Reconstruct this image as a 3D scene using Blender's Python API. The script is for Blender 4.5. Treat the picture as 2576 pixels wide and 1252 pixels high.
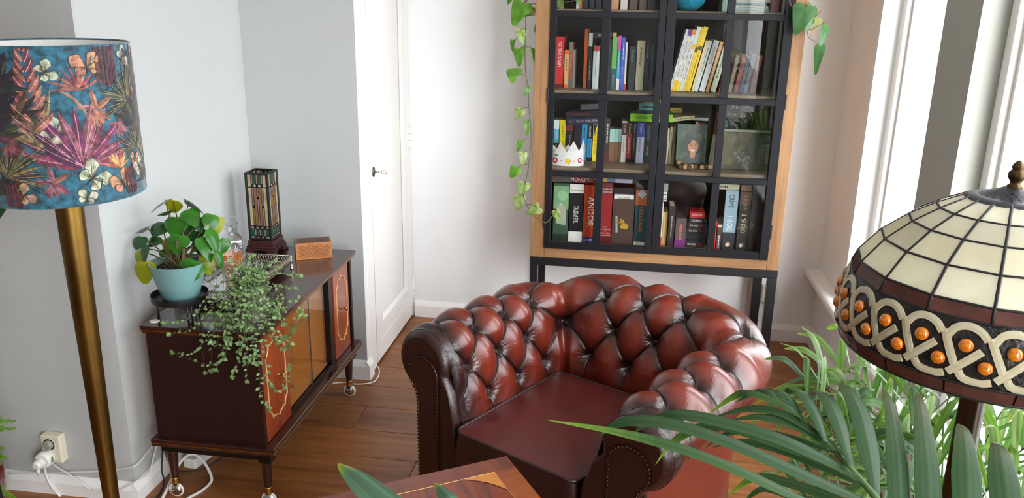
import bpy, bmesh, math, random
import numpy as np
from mathutils import Vector, Matrix

for _o in list(bpy.data.objects):
    bpy.data.objects.remove(_o)
SC = bpy.context.scene
COL = SC.collection
PI = math.pi
rnd = random.Random(7)

# ------------------------------------------------------------------ camera
cam_d = bpy.data.cameras.new('camera')
cam = bpy.data.objects.new('camera', cam_d)
COL.objects.link(cam)
cam_d.sensor_width = 36.0
cam_d.lens = 36.0 * 2073.0 / 2576.0
cam_d.clip_start = 0.02
_p, _y, _r = math.radians(16.92), math.radians(-7.935), math.radians(0.922)
_fw = Vector((math.sin(_y)*math.cos(_p), math.cos(_y)*math.cos(_p), -math.sin(_p)))
_rt = Vector((math.cos(_y), -math.sin(_y), 0))
_up = _rt.cross(_fw)
_r2 = _rt*math.cos(_r) + _up*math.sin(_r)
_u2 = -_rt*math.sin(_r) + _up*math.cos(_r)
cam.matrix_world = Matrix(((_r2.x, _u2.x, -_fw.x, 0), (_r2.y, _u2.y, -_fw.y, 0), (_r2.z, _u2.z, -_fw.z, 1.65), (0, 0, 0, 1)))
SC.camera = cam

# ------------------------------------------------------------------ world: bright overcast sky
W = bpy.data.worlds.new('overcast_sky')
SC.world = W
W.use_nodes = True
_nt = W.node_tree
_bg = _nt.nodes['Background']
_bg.inputs['Color'].default_value = (0.93, 0.97, 1.0, 1)
_bg.inputs['Strength'].default_value = 6.0

# portals only guide sampling of the sky through the window openings; they give no light of their own
def portal(y0, y1):
    ld = bpy.data.lights.new('window_portal', 'AREA')
    ld.shape = 'RECTANGLE'
    ld.size = y1 - y0
    ld.size_y = 2.02
    ld.cycles.is_portal = True
    lo = bpy.data.objects.new('window_portal', ld)
    COL.objects.link(lo)
    lo.matrix_world = Matrix(((0, 0, 1, 1.20), (-1, 0, 0, (y0+y1)/2), (0, -1, 0, 1.40), (0, 0, 0, 1)))
portal(2.885, 3.56)
portal(0.75, 2.585)
portal(-2.3, 0.45)

# the sun behind thin cloud: a broad soft source, coming in low through the windows beside the viewer
sl_d = bpy.data.lights.new('veiled_sun', 'SUN')
sl_d.energy = 4.0
sl_d.angle = math.radians(48)
sl_d.color = (1.0, .985, .97)
sl_o = bpy.data.objects.new('veiled_sun', sl_d)
COL.objects.link(sl_o)
sl_o.rotation_euler = Vector((-.32, .90, -.29)).to_track_quat('-Z', 'Y').to_euler()

vs = SC.view_settings
vs.view_transform = 'Standard'
vs.look = 'None'
vs.gamma = 1.0
vs.use_curve_mapping = False
vs.exposure = 0.52
SC.cycles.max_bounces = 10
SC.cycles.diffuse_bounces = 6
SC.cycles.transparent_max_bounces = 24
SC.cycles.sample_clamp_indirect = 8.0

# ------------------------------------------------------------------ materials
def lin(c):
    return tuple((x/255/12.92 if x/255 <= .04045 else ((x/255+.055)/1.055)**2.4) for x in c)

MATS = {}
def mat(name, rgb, rough=.5, metal=0.0, coat=0.0, var=0.0, vscale=8.0, bump=0.0, bscale=60.0, stretch=(1, 1, 1), spec=.5, rgb2=None, trans=0.0, emit=None, detail=4, rnd_hue=0.0, sheen=0.0, vc=False, aniso=0, coat_rough=.05, sss=0.0, detail_mix=None):
    """one procedural material: colour varied by noise between rgb and rgb2, optional bump; colours are sRGB 0-255"""
    if name in MATS:
        return MATS[name]
    m = bpy.data.materials.new(name)
    m.use_nodes = True
    nt = m.node_tree
    N, L = nt.nodes, nt.links
    b = N['Principled BSDF']
    c1 = lin(rgb)
    b.inputs['Base Color'].default_value = (*c1, 1)
    b.inputs['Roughness'].default_value = rough
    b.inputs['Metallic'].default_value = metal
    b.inputs['Specular IOR Level'].default_value = spec
    b.inputs['Coat Weight'].default_value = coat
    b.inputs['Coat Roughness'].default_value = coat_rough
    b.inputs['Transmission Weight'].default_value = trans
    b.inputs['Sheen Weight'].default_value = sheen
    if sss:
        b.inputs['Subsurface Weight'].default_value = sss
        b.inputs['Subsurface Radius'].default_value = (.02, .02, .01)
        b.inputs['Subsurface Scale'].default_value = .3
    if rgb2 or var or bump or vc:
        tc = N.new('ShaderNodeTexCoord')
        mp = N.new('ShaderNodeMapping')
        mp.inputs['Scale'].default_value = stretch
        L.new(tc.outputs['Object'], mp.inputs['Vector'])
    if rgb2 is None and var:
        rgb2 = tuple(max(0, min(255, x*(1-var))) for x in rgb)
    colsock = None
    if rgb2:
        nz = N.new('ShaderNodeTexNoise')
        nz.inputs['Scale'].default_value = vscale
        nz.inputs['Detail'].default_value = detail
        L.new(mp.outputs[0], nz.inputs['Vector'])
        rp = N.new('ShaderNodeValToRGB')
        rp.color_ramp.elements[0].position = .33
        rp.color_ramp.elements[1].position = .67
        rp.color_ramp.elements[0].color = (*c1, 1)
        rp.color_ramp.elements[1].color = (*lin(rgb2), 1)
        L.new(nz.outputs['Fac'], rp.inputs['Fac'])
        colsock = rp.outputs['Color']
    if vc:
        at = N.new('ShaderNodeAttribute')
        at.attribute_name = 'Col'
        if colsock:
            mx = N.new('ShaderNodeMix'); mx.data_type = 'RGBA'; mx.blend_type = 'MULTIPLY'
            mx.inputs[0].default_value = 1
            L.new(at.outputs['Color'], mx.inputs[6]); L.new(colsock, mx.inputs[7])
            colsock = mx.outputs[2]
        else:
            colsock = at.outputs['Color']
    if rnd_hue:
        oi = N.new('ShaderNodeObjectInfo')
        hs = N.new('ShaderNodeHueSaturation')
        mr = N.new('ShaderNodeMapRange')
        mr.inputs['To Min'].default_value = 1-rnd_hue
        mr.inputs['To Max'].default_value = 1+rnd_hue
        L.new(oi.outputs['Random'], mr.inputs['Value'])
        L.new(mr.outputs[0], hs.inputs['Value'])
        if colsock: L.new(colsock, hs.inputs['Color'])
        else: hs.inputs['Color'].default_value = (*c1, 1)
        colsock = hs.outputs['Color']
    if colsock:
        L.new(colsock, b.inputs['Base Color'])
    if bump:
        n2 = N.new('ShaderNodeTexNoise')
        n2.inputs['Scale'].default_value = bscale
        n2.inputs['Detail'].default_value = 3
        L.new(mp.outputs[0], n2.inputs['Vector'])
        bp = N.new('ShaderNodeBump')
        bp.inputs['Strength'].default_value = bump
        bp.inputs['Distance'].default_value = .01
        L.new(n2.outputs['Fac'], bp.inputs['Height'])
        L.new(bp.outputs['Normal'], b.inputs['Normal'])
        if coat: L.new(bp.outputs['Normal'], b.inputs['Coat Normal'])
    if emit:
        b.inputs['Emission Color'].default_value = (*lin(rgb), 1)
        b.inputs['Emission Strength'].default_value = emit
    MATS[name] = m
    return m

def thin_glass(name, tint=(1, 1, 1), rough=0.0, refl=1.0):
    """thin pane: clear transmission plus fresnel reflection"""
    if name in MATS: return MATS[name]
    m = bpy.data.materials.new(name); m.use_nodes = True
    nt = m.node_tree; N, L = nt.nodes, nt.links
    N.remove(N['Principled BSDF'])
    out = N['Material Output']
    t = N.new('ShaderNodeBsdfTransparent'); t.inputs['Color'].default_value = (*tint, 1)
    g = N.new('ShaderNodeBsdfGlossy'); g.inputs['Roughness'].default_value = rough
    f = N.new('ShaderNodeLayerWeight'); f.inputs['Blend'].default_value = .5
    pw = N.new('ShaderNodeMath'); pw.operation = 'POWER'; pw.inputs[1].default_value = 5.0
    L.new(f.outputs['Facing'], pw.inputs[0])
    mu = N.new('ShaderNodeMath'); mu.operation = 'MULTIPLY_ADD'; mu.inputs[1].default_value = .96*refl; mu.inputs[2].default_value = .04*refl
    L.new(pw.outputs[0], mu.inputs[0])
    mx = N.new('ShaderNodeMixShader')
    L.new(mu.outputs[0], mx.inputs[0]); L.new(t.outputs[0], mx.inputs[1]); L.new(g.outputs[0], mx.inputs[2])
    L.new(mx.outputs[0], out.inputs['Surface'])
    MATS[name] = m
    return m

def real_glass(name, tint=(1, 1, 1), rough=0.0, ior=1.5):
    if name in MATS: return MATS[name]
    m = bpy.data.materials.new(name); m.use_nodes = True
    b = m.node_tree.nodes['Principled BSDF']
    b.inputs['Base Color'].default_value = (*tint, 1)
    b.inputs['Roughness'].default_value = rough
    b.inputs['Transmission Weight'].default_value = 1
    b.inputs['IOR'].default_value = ior
    MATS[name] = m
    return m

def leaf_mat(name, rgb, rgb2, rough=.35, trans=.35, vein=None, vscale=14, rnd_v=.12):
    """leaf: glossy front with some light passing through"""
    if name in MATS: return MATS[name]
    m = mat(name, rgb, rough=rough, rgb2=rgb2, vscale=vscale, rnd_hue=rnd_v, spec=.4)
    nt = m.node_tree; N, L = nt.nodes, nt.links
    b = N['Principled BSDF']; out = N['Material Output']
    tr = N.new('ShaderNodeBsdfTranslucent')
    src = b.inputs['Base Color'].links[0].from_socket
    hs = N.new('ShaderNodeHueSaturation'); hs.inputs['Saturation'].default_value = 1.1; hs.inputs['Value'].default_value = 1.3
    L.new(src, hs.inputs['Color']); L.new(hs.outputs[0], tr.inputs['Color'])
    mx = N.new('ShaderNodeMixShader'); mx.inputs[0].default_value = trans
    L.new(b.outputs[0], mx.inputs[1]); L.new(tr.outputs[0], mx.inputs[2]); L.new(mx.outputs[0], out.inputs['Surface'])
    return m

def wood_mat(name, rgb, rgb2, axis='x', rough=.4, coat=0.0, scale=1.0, bump=.15, rnd_v=0.0, dist=6.0, coat_rough=.05):
    """wood: stretched noise grain along one axis"""
    if name in MATS: return MATS[name]
    m = bpy.data.materials.new(name); m.use_nodes = True
    nt = m.node_tree; N, L = nt.nodes, nt.links
    b = N['Principled BSDF']
    b.inputs['Roughness'].default_value = rough
    b.inputs['Coat Weight'].default_value = coat
    b.inputs['Coat Roughness'].default_value = coat_rough
    tc = N.new('ShaderNodeTexCoord'); mp = N.new('ShaderNodeMapping')
    s = {'x': (1.2, 14, 14), 'y': (14, 1.2, 14), 'z': (14, 14, 1.2)}[axis]
    mp.inputs['Scale'].default_value = tuple(v*scale for v in s)
    src = tc.outputs['Object']
    if rnd_v:
        oi = N.new('ShaderNodeObjectInfo')
        va = N.new('ShaderNodeVectorMath'); va.operation = 'ADD'
        vm = N.new('ShaderNodeMath'); vm.operation = 'MULTIPLY'; vm.inputs[1].default_value = 17.0
        L.new(oi.outputs['Random'], vm.inputs[0]); L.new(vm.outputs[0], va.inputs[1]); L.new(src, va.inputs[0])
        src = va.outputs[0]
    L.new(src, mp.inputs['Vector'])
    nz = N.new('ShaderNodeTexNoise'); nz.inputs['Scale'].default_value = 1.0; nz.inputs['Detail'].default_value = 6; nz.inputs['Roughness'].default_value = .62
    nz.inputs['Distortion'].default_value = dist*.1
    L.new(mp.outputs[0], nz.inputs['Vector'])
    nz2 = N.new('ShaderNodeTexNoise'); nz2.inputs['Scale'].default_value = 5.0; nz2.inputs['Detail'].default_value = 3
    L.new(mp.outputs[0], nz2.inputs['Vector'])
    ad = N.new('ShaderNodeMath'); ad.operation = 'MULTIPLY_ADD'; ad.inputs[1].default_value = .35
    L.new(nz2.outputs['Fac'], ad.inputs[0]); L.new(nz.outputs['Fac'], ad.inputs[2])
    rp = N.new('ShaderNodeValToRGB')
    rp.color_ramp.elements[0].position = .48; rp.color_ramp.elements[1].position = .86
    rp.color_ramp.elements[0].color = (*lin(rgb), 1); rp.color_ramp.elements[1].color = (*lin(rgb2), 1)
    L.new(ad.outputs[0], rp.inputs['Fac'])
    c = rp.outputs['Color']
    if rnd_v:
        hs = N.new('ShaderNodeHueSaturation'); mr = N.new('ShaderNodeMapRange')
        mr.inputs['To Min'].default_value = 1-rnd_v; mr.inputs['To Max'].default_value = 1+rnd_v
        L.new(oi.outputs['Random'], mr.inputs['Value']); L.new(mr.outputs[0], hs.inputs['Value']); L.new(c, hs.inputs['Color'])
        c = hs.outputs['Color']
    L.new(c, b.inputs['Base Color'])
    if bump:
        bp = N.new('ShaderNodeBump'); bp.inputs['Strength'].default_value = bump; bp.inputs['Distance'].default_value = .004
        L.new(ad.outputs[0], bp.inputs['Height']); L.new(bp.outputs['Normal'], b.inputs['Normal'])
    MATS[name] = m
    return m

# ------------------------------------------------------------------ mesh helpers
class MB:
    def __init__(self):
        self.v = []; self.f = []; self.c = []; self.cur = None
    def add(self, vs, fs):
        o = len(self.v)
        self.v += [tuple(p) for p in vs]
        self.f += [tuple(i+o for i in f) for f in fs]
        self.c += [self.cur]*len(fs)
        return self
    def box(self, a, b):
        (x0, y0, z0), (x1, y1, z1) = a, b
        if x0 > x1: x0, x1 = x1, x0
        if y0 > y1: y0, y1 = y1, y0
        if z0 > z1: z0, z1 = z1, z0
        return self.add([(x0, y0, z0), (x1, y0, z0), (x1, y1, z0), (x0, y1, z0), (x0, y0, z1), (x1, y0, z1), (x1, y1, z1), (x0, y1, z1)],
                        [(0, 3, 2, 1), (4, 5, 6, 7), (0, 1, 5, 4), (1, 2, 6, 5), (2, 3, 7, 6), (3, 0, 4, 7)])
    def obox(self, M, sx, sy, sz):
        """box centred on the matrix M"""
        o = len(self.v)
        self.box((-sx/2, -sy/2, -sz/2), (sx/2, sy/2, sz/2))
        for i in range(o, len(self.v)): self.v[i] = tuple(M @ Vector(self.v[i]))
        return self
    def lathe(self, prof, n=32, c=(0, 0, 0), cap0=True, cap1=True, squash=None, a0=0.0, axis=None):
        """profile [(r,z)] turned about z through c"""
        vs, fs = [], []
        k = len(prof)
        for i in range(n):
            a = a0 + 2*PI*i/n
            for r, z in prof:
                rr = r*(squash(a) if squash else 1)
                vs.append((c[0]+rr*math.cos(a), c[1]+rr*math.sin(a), c[2]+z))
        for i in range(n):
            j = (i+1) % n
            for q in range(k-1):
                fs.append((i*k+q, j*k+q, j*k+q+1, i*k+q+1))
        if cap0 and prof[0][0] > 1e-6: fs.append(tuple(i*k for i in range(n))[::-1])
        if cap1 and prof[-1][0] > 1e-6: fs.append(tuple(i*k+k-1 for i in range(n)))
        return self.add(vs, fs)
    def tube(self, pts, r, n=8, cap=True, closed=False):
        pts = [Vector(p) for p in pts]
        k = len(pts)
        rr = r if isinstance(r, (list, tuple)) else [r]*k
        vs, fs = [], []
        prev = None
        for i, p in enumerate(pts):
            if closed: t = pts[(i+1) % k]-pts[i-1]
            else: t = pts[min(i+1, k-1)]-pts[max(i-1, 0)]
            if t.length < 1e-9: t = Vector((0, 0, 1))
            t.normalize()
            if prev is None:
                u = t.orthogonal().normalized()
            else:
                u = prev - t*prev.dot(t)
                u = u.normalized() if u.length > 1e-6 else t.orthogonal().normalized()
            prev = u
            w = t.cross(u)
            for q in range(n):
                a = 2*PI*q/n
                vs.append(p + (u*math.cos(a)+w*math.sin(a))*rr[i])
        m = k if closed else k-1
        for i in range(m):
            j = (i+1) % k
            for q in range(n):
                q2 = (q+1) % n
                fs.append((i*n+q, i*n+q2, j*n+q2, j*n+q))
        if cap and not closed:
            fs.append(tuple(range(n))[::-1]); fs.append(tuple((k-1)*n+q for q in range(n)))
        return self.add(vs, fs)
    def cyl(self, p0, p1, r0, r1=None, n=16):
        return self.tube([p0, p1], [r0, r0 if r1 is None else r1], n)
    def ball(self, c, r, n=12, m=8, sc=(1, 1, 1)):
        vs, fs = [], []
        for j in range(1, m):
            t = PI*j/m
            for i in range(n):
                a = 2*PI*i/n
                vs.append((c[0]+r*sc[0]*math.sin(t)*math.cos(a), c[1]+r*sc[1]*math.sin(t)*math.sin(a), c[2]+r*sc[2]*math.cos(t)))
        top = len(vs); vs.append((c[0], c[1], c[2]+r*sc[2])); bot = len(vs); vs.append((c[0], c[1], c[2]-r*sc[2]))
        for j in range(m-2):
            for i in range(n):
                i2 = (i+1) % n
                fs.append((j*n+i, (j+1)*n+i, (j+1)*n+i2, j*n+i2))
        for i in range(n):
            i2 = (i+1) % n
            fs.append((top, i, i2)); fs.append((bot, (m-2)*n+i2, (m-2)*n+i))
        return self.add(vs, fs)
    def prism(self, poly, M, depth):
        """2-D polygon (ccw) in M's xy plane, extruded along M's +z by depth"""
        n = len(poly)
        vs = [M @ Vector((x, y, 0)) for x, y in poly] + [M @ Vector((x, y, depth)) for x, y in poly]
        fs = [tuple(range(n))[::-1], tuple(range(n, 2*n))] + [(i, (i+1) % n, n+(i+1) % n, n+i) for i in range(n)]
        return self.add(vs, fs)
    def grid(self, P, closed_u=False, flip=False):
        """grid of points P[i][j]"""
        nu, nv = len(P), len(P[0])
        vs = [p for row in P for p in row]
        fs = []
        for i in range(nu if closed_u else nu-1):
            i2 = (i+1) % nu
            for j in range(nv-1):
                q = (i*nv+j, i2*nv+j, i2*nv+j+1, i*nv+j+1)
                fs.append(q[::-1] if flip else q)
        return self.add(vs, fs)
    def xf(self, M):
        self.v = [tuple(M @ Vector(p)) for p in self.v]
        return self
    def mesh(self, name, m, smooth=False):
        me = bpy.data.meshes.new(name)
        me.from_pydata(self.v, [], self.f)
        if smooth: me.shade_smooth() if hasattr(me, 'shade_smooth') else me.polygons.foreach_set('use_smooth', [True]*len(me.polygons))
        if any(c is not None for c in self.c):
            ca = me.color_attributes.new('Col', 'FLOAT_COLOR', 'CORNER')
            data = []
            for p, c in zip(me.polygons, self.c):
                data += list((*lin(c or (255, 255, 255)), 1.0))*p.loop_total
            ca.data.foreach_set('color', data)
        if m: me.materials.append(m)
        me.update()
        return me
    def build(self, name, m, parent=None, smooth=False, bevel=0.0, seg=2, loc=None, kind=None, label=None, auto=None, sub=0):
        o = bpy.data.objects.new(name, self.mesh(name, m, smooth or auto is not None))
        COL.objects.link(o)
        if parent is not None: o.parent = parent
        if loc is not None: o.location = loc
        if bevel:
            md = o.modifiers.new('bevel', 'BEVEL'); md.width = bevel; md.segments = seg; md.limit_method = 'ANGLE'; md.angle_limit = math.radians(40)
            md.harden_normals = False
        if sub:
            md = o.modifiers.new('sub', 'SUBSURF'); md.levels = sub; md.render_levels = sub
        if auto is not None:
            try: o.data.set_sharp_from_angle(angle=math.radians(auto))
            except Exception: pass
        if kind: o['kind'] = kind
        if label: o['label'] = label
        return o

def tag(o, label, cat, group=None, kind=None):
    o['label'] = label; o['category'] = cat
    if group: o['group'] = group
    if kind: o['kind'] = kind
    return o
def thing(name, label, cat, loc=(0, 0, 0), rz=0.0, group=None):
    o = bpy.data.objects.new(name, None)
    COL.objects.link(o)
    o.location = loc; o.rotation_euler = (0, 0, rz); o.empty_display_size = .05
    return tag(o, label, cat, group)
def struct(mb, name, m, parent=None, **k):
    o = mb.build(name, m, parent, **k)
    o['kind'] = 'structure'
    return o
def inst(name, me, parent, M=None, label=None):
    o = bpy.data.objects.new(name, me)
    COL.objects.link(o)
    if parent is not None: o.parent = parent
    if M is not None: o.matrix_basis = M
    if label: o['label'] = label
    return o
def frame(x, y, z, o):
    """matrix with the given axes and origin"""
    x, y, z = Vector(x), Vector(y), Vector(z)
    return Matrix(((x.x, y.x, z.x, o[0]), (x.y, y.y, z.y, o[1]), (x.z, y.z, z.z, o[2]), (0, 0, 0, 1)))
def T(x, y, z): return Matrix.Translation((x, y, z))
def RZ(a): return Matrix.Rotation(a, 4, 'Z')
def RX(a): return Matrix.Rotation(a, 4, 'X')
def RY(a): return Matrix.Rotation(a, 4, 'Y')
def S(x, y, z): return Matrix.Diagonal((x, y, z, 1))
def spline(P, n):
    """Catmull-Rom through P (tuples), n samples"""
    P = [Vector(p) for p in P]
    if len(P) == 2: return [P[0].lerp(P[1], i/(n-1)) for i in range(n)]
    Q = [P[0]*2-P[1]] + P + [P[-1]*2-P[-2]]
    out = []
    m = len(P)-1
    for i in range(n):
        t = i/(n-1)*m
        k = min(int(t), m-1); t -= k
        a, b, c, d = Q[k], Q[k+1], Q[k+2], Q[k+3]
        out.append(.5*((2*b)+(c-a)*t+(2*a-5*b+4*c-d)*t*t+(3*b-a-3*c+d)*t**3))
    return out
LETTERS = []
def lettering(s, m, parent, M, h, width=None, bold=0.0, name='lettering', label=None):
    """flat printed words: x along the line, y up, centred on M; h = capital height; width = total length. Turned into meshes at the end"""
    cu = bpy.data.curves.new(name, 'FONT')
    cu.body = s; cu.align_x = 'CENTER'; cu.align_y = 'CENTER'
    cu.size = h/.7; cu.offset = bold; cu.resolution_u = 2
    o = bpy.data.objects.new('type_setting', cu)
    COL.objects.link(o)
    LETTERS.append((o, m, parent, M, h, width, name, label))
def set_lettering():
    bpy.context.view_layer.update()
    dg = bpy.context.evaluated_depsgraph_get()
    for o, m, parent, M, h, width, name, label in LETTERS:
        me = bpy.data.meshes.new_from_object(o.evaluated_get(dg))
        bpy.data.objects.remove(o)
        co = np.empty(len(me.vertices)*3); me.vertices.foreach_get('co', co); co = co.reshape(-1, 3)
        co[:, :2] -= (co[:, :2].max(0)+co[:, :2].min(0))/2
        if width: co[:, 0] *= width/max(1e-6, np.ptp(co[:, 0]))
        me.vertices.foreach_set('co', co.ravel()); me.update()
        me.materials.clear(); me.materials.append(m); me.name = name
        q = bpy.data.objects.new(name, me); COL.objects.link(q)
        q.parent = parent; q.matrix_basis = M
        q['kind'] = 'stuff'
        if label: q['label'] = label

# ================================================================== THE ROOM
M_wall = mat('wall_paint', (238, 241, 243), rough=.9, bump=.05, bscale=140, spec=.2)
M_wallg = mat('wall_paint_greyed', (186, 189, 189), rough=.9, bump=.07, bscale=150, spec=.2)  # left walls greyed: lower brightness under the window light is put into the colour
M_wallr = mat('unseen_wall_darkened', (140, 138, 134), rough=.9)  # unseen walls darkened in place of shelves, to cut reflections and bounce light
M_white = mat('white_gloss_paint', (243, 242, 240), rough=.35, bump=.02, bscale=30)
M_ceil = mat('ceiling_paint', (236, 235, 232), rough=.95)
M_black = mat('black_metal', (22, 23, 27), rough=.45, bump=.03, bscale=200)
M_brass = mat('brass', (196, 150, 78), rough=.25, metal=1.0)
M_chrome = mat('chrome', (205, 205, 205), rough=.12, metal=1.0)
M_plast_w = mat('white_plastic', (232, 231, 226), rough=.35)
M_cream = mat('cream_plastic', (222, 214, 194), rough=.4)
M_cable = mat('white_cable', (228, 227, 224), rough=.5)
M_cableb = mat('black_cable', (25, 24, 24), rough=.5)
G_pane = thin_glass('window_glass')
XR = .97

# floor: a dark sub-floor carrying separate oak planks
M_sub = mat('subfloor', (40, 22, 12), rough=.9)
fl = struct(MB().box((-3.3, -3.2, -.12), (1.2, 4.3, -.012)), 'floor', M_sub)
M_plank = wood_mat('oak_plank', (116, 66, 30), (162, 103, 54), 'x', rough=.42, scale=1.0, bump=.25, rnd_v=.16, dist=8)
_pw = .1925
_known = {0: [-1.025], 1: [-.30], -1: [-1.9], -2: [-.711]}
_r2 = random.Random(11)
k = -32
while True:
    y0 = 2.8145 + k*_pw
    if y0 > 4.06: break
    y1 = min(y0+_pw, 4.09)
    if y1 > -3.1:
        xs = [-3.3]
        if k in _known:
            anchor = _known[k][0]
        else:
            anchor = _r2.uniform(-1.9, .4)
        a = anchor
        L = 1.9
        cuts = sorted([anchor + q*L for q in range(-3, 4) if -3.25 < anchor+q*L < 1.1])
        xs = [-3.3]+cuts+[1.15]
        for q in range(len(xs)-1):
            if xs[q+1]-xs[q] < .06: continue
            w, l = y1-y0, xs[q+1]-xs[q]
            o = MB().box((-l/2+.0008, -w/2+.0008, -.012), (l/2-.0008, w/2-.0008, 0)).build('plank', M_plank, fl, bevel=.0016, seg=1, loc=((xs[q]+xs[q+1])/2, (y0+y1)/2, 0))
    k += 1

struct(MB().box((-3.45, -3.35, 2.6), (1.3, 4.3, 2.7)), 'ceiling', M_ceil)
struct(MB().box((-1.30, 4.05, 0), (1.25, 4.2, 2.6)), 'wall_back', M_wall)
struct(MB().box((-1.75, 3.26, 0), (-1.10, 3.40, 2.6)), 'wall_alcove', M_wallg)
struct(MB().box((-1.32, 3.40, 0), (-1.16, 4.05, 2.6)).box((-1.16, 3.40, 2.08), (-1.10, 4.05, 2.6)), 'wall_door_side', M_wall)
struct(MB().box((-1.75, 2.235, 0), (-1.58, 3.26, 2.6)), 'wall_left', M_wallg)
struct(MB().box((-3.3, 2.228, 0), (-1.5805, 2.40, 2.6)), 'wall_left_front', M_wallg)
struct(MB().box((-3.45, -3.35, -.12), (-3.3, 2.40, 2.6)), 'wall_far_left', M_wallr)
struct(MB().box((-3.3, -3.35, -.12), (1.25, -3.2, 2.6)), 'wall_rear', M_wallr)

# window wall: solid below the sill and above the heads, posts between the openings
wr = MB()
wr.box((XR, -3.2, -.012), (1.22, 4.05, .36)).box((XR, -3.2, 2.42), (1.22, 4.05, 2.6))
wr.box((XR, 3.585, .36), (1.22, 4.05, 2.42))
wr.box((XR, -3.2, .36), (1.22, -2.32, 2.42))
struct(wr, 'wall_right', M_wall)
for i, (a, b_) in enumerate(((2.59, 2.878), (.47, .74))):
    struct(MB().box((XR, a, .36), (1.095, b_, 2.42)), 'wall_right_post', mat('post_backlit_grey', (176, 178, 170), rough=.9, bump=.05, bscale=140))  # the shade on these backlit posts is put into their grey

def window(n, y0, y1):
    """fixed light: white frame set back in the opening with an inner bead, glass pane"""
    x0, x1, z0, z1 = 1.045, 1.095, .362, 2.42
    f = .052
    fr = MB()
    fr.box((x0, y0, z0), (x1, y0+f, z1)).box((x0, y1-f, z0), (x1, y1, z1))
    fr.box((x0, y0+f, z0), (x1, y1-f, z0+f)).box((x0, y0+f, z1-f), (x1, y1-f, z1))
    w = struct(fr, 'window_%d' % n, M_white, bevel=.004, seg=1)
    bd = MB()
    g = .018
    a, b_, c, d = y0+f, y1-f, z0+f, z1-f
    bd.box((x0+.02, a, c), (x1-.012, a+g, d)).box((x0+.02, b_-g, c), (x1-.012, b_, d))
    bd.box((x0+.02, a+g, c), (x1-.012, b_-g, c+g)).box((x0+.02, a+g, d-g), (x1-.012, b_-g, d))
    bd.build('glazing_bead', M_plast_w, w)
    MB().box((x1-.028, a+g*.5, c+g*.5), (x1-.022, b_-g*.5, d-g*.5)).build('pane', G_pane, w)
    return w
window(1, 2.885, 3.578)
window(2, .747, 2.585)
window(3, -2.31, .46)
# white sill board with a rounded nose, running to the back wall
sl = MB()
prof = [(.905, .365), (.905, .380), (.909, .390), (.918, .395), (1.07, .395), (1.07, .362), (.915, .360)]
sl.prism([(x, z) for x, z in prof][::-1], frame((1, 0, 0), (0, 0, 1), (0, -1, 0), (0, 4.047, 0)), 7.0)
struct(sl, 'trim_1', M_white)
# rounded plaster reveal beside the far window
rv = MB()
arc = [(XR+.10*t, 3.584) for t in (0, 1)]
struct(MB().box((XR+.001, 3.579, .396), (1.044, 3.5845, 2.42)), 'trim_2', M_white)

# skirting: flat board with a sloping top
def skirt(p0, p1, nrm, name, h=.090, t=.016):
    """board on a wall from p0 to p1 (plan), nrm points into the room"""
    p0, p1, n = Vector((*p0, 0)), Vector((*p1, 0)), Vector((*nrm, 0))
    d = (p1-p0); L = d.length; d.normalize()
    poly = [(0, 0), (t, 0), (t, h-.026), (t-.003, h-.020), (.004, h-.004), (.002, h), (0, h)]
    M = frame(n, (0, 0, 1), n.cross(Vector((0, 0, 1))), p0)
    zdir = n.cross(Vector((0, 0, 1)))
    if zdir.dot(d) < 0:
        M = frame(n, (0, 0, 1), zdir, p1)
    return struct(MB().prism(poly, M, L), name, M_white)
skirt((-1.085, 4.05), (XR, 4.05), (0, -1), 'baseboard_back')
skirt((XR, 4.034), (XR, -3.2), (-1, 0), 'baseboard_right')
skirt((-1.564, 3.26), (-1.1002, 3.26), (0, -1), 'baseboard_alcove')
skirt((-1.10, 3.2445), (-1.10, 3.31), (1, 0), 'baseboard_alcove_end')
skirt((-1.58, 2.212), (-1.58, 3.26), (1, 0), 'baseboard_left', h=.072)
skirt((-3.3, 2.228), (-1.5802, 2.228), (0, -1), 'baseboard_left_front', h=.070)

# cupboard door: one tall sunk panel, flush plinth groove, key, hinges; white jamb strip before it
struct(MB().box((-1.16, 3.262, 0), (-1.0985, 3.300, 2.6)).box((-1.14, 3.300, 0), (-1.098, 3.3985, 2.06)).box((-1.14, 3.300, 2.06), (-1.096, 4.05, 2.12)), 'trim_3', M_white, bevel=.003, seg=1)
Y0, Y1, Z1 = 3.405, 4.043, 2.055
dr = struct(MB().box((-1.155, Y0, .012), (-1.112, Y1, Z1)), 'door_1', M_white)
ya, yb, za, zb = 3.503, 3.945, .185, 1.93
fr = MB()
fr.box((-1.112, Y0, .012), (-1.098, ya, Z1)).box((-1.112, yb, .012), (-1.098, Y1, Z1)).box((-1.112, ya, .012), (-1.098, yb, za)).box((-1.112, ya, zb), (-1.098, yb, Z1))
fr.build('door_stiles', M_white, dr)
bv = MB()
bw = .022
o_ = [(ya, za), (yb, za), (yb, zb), (ya, zb)]
i_ = [(ya+bw, za+bw), (yb-bw, za+bw), (yb-bw, zb-bw), (ya+bw, zb-bw)]
vs = [(-1.098, y, z) for y, z in o_] + [(-1.1105, y, z) for y, z in i_]
bv.add(vs, [(i, (i+1) % 4, 4+(i+1) % 4, 4+i) for i in range(4)])
bv.build('panel_moulding', M_white, dr)
gr = MB().box((-1.0985, 3.47, .10), (-1.0965, 3.98, .103))
gr.build('door_seam', M_white, dr)
esc = MB().lathe([(0, 0), (.019, 0), (.018, .003), (.008, .0045), (0, .0045)], 24)
esc.xf(T(-1.098, 3.436, .912) @ RY(PI/2) @ S(1.25, 1, 1))
esc.build('escutcheon', mat('dark_steel', (110, 106, 100), rough=.3, metal=1), dr, smooth=True)
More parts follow.
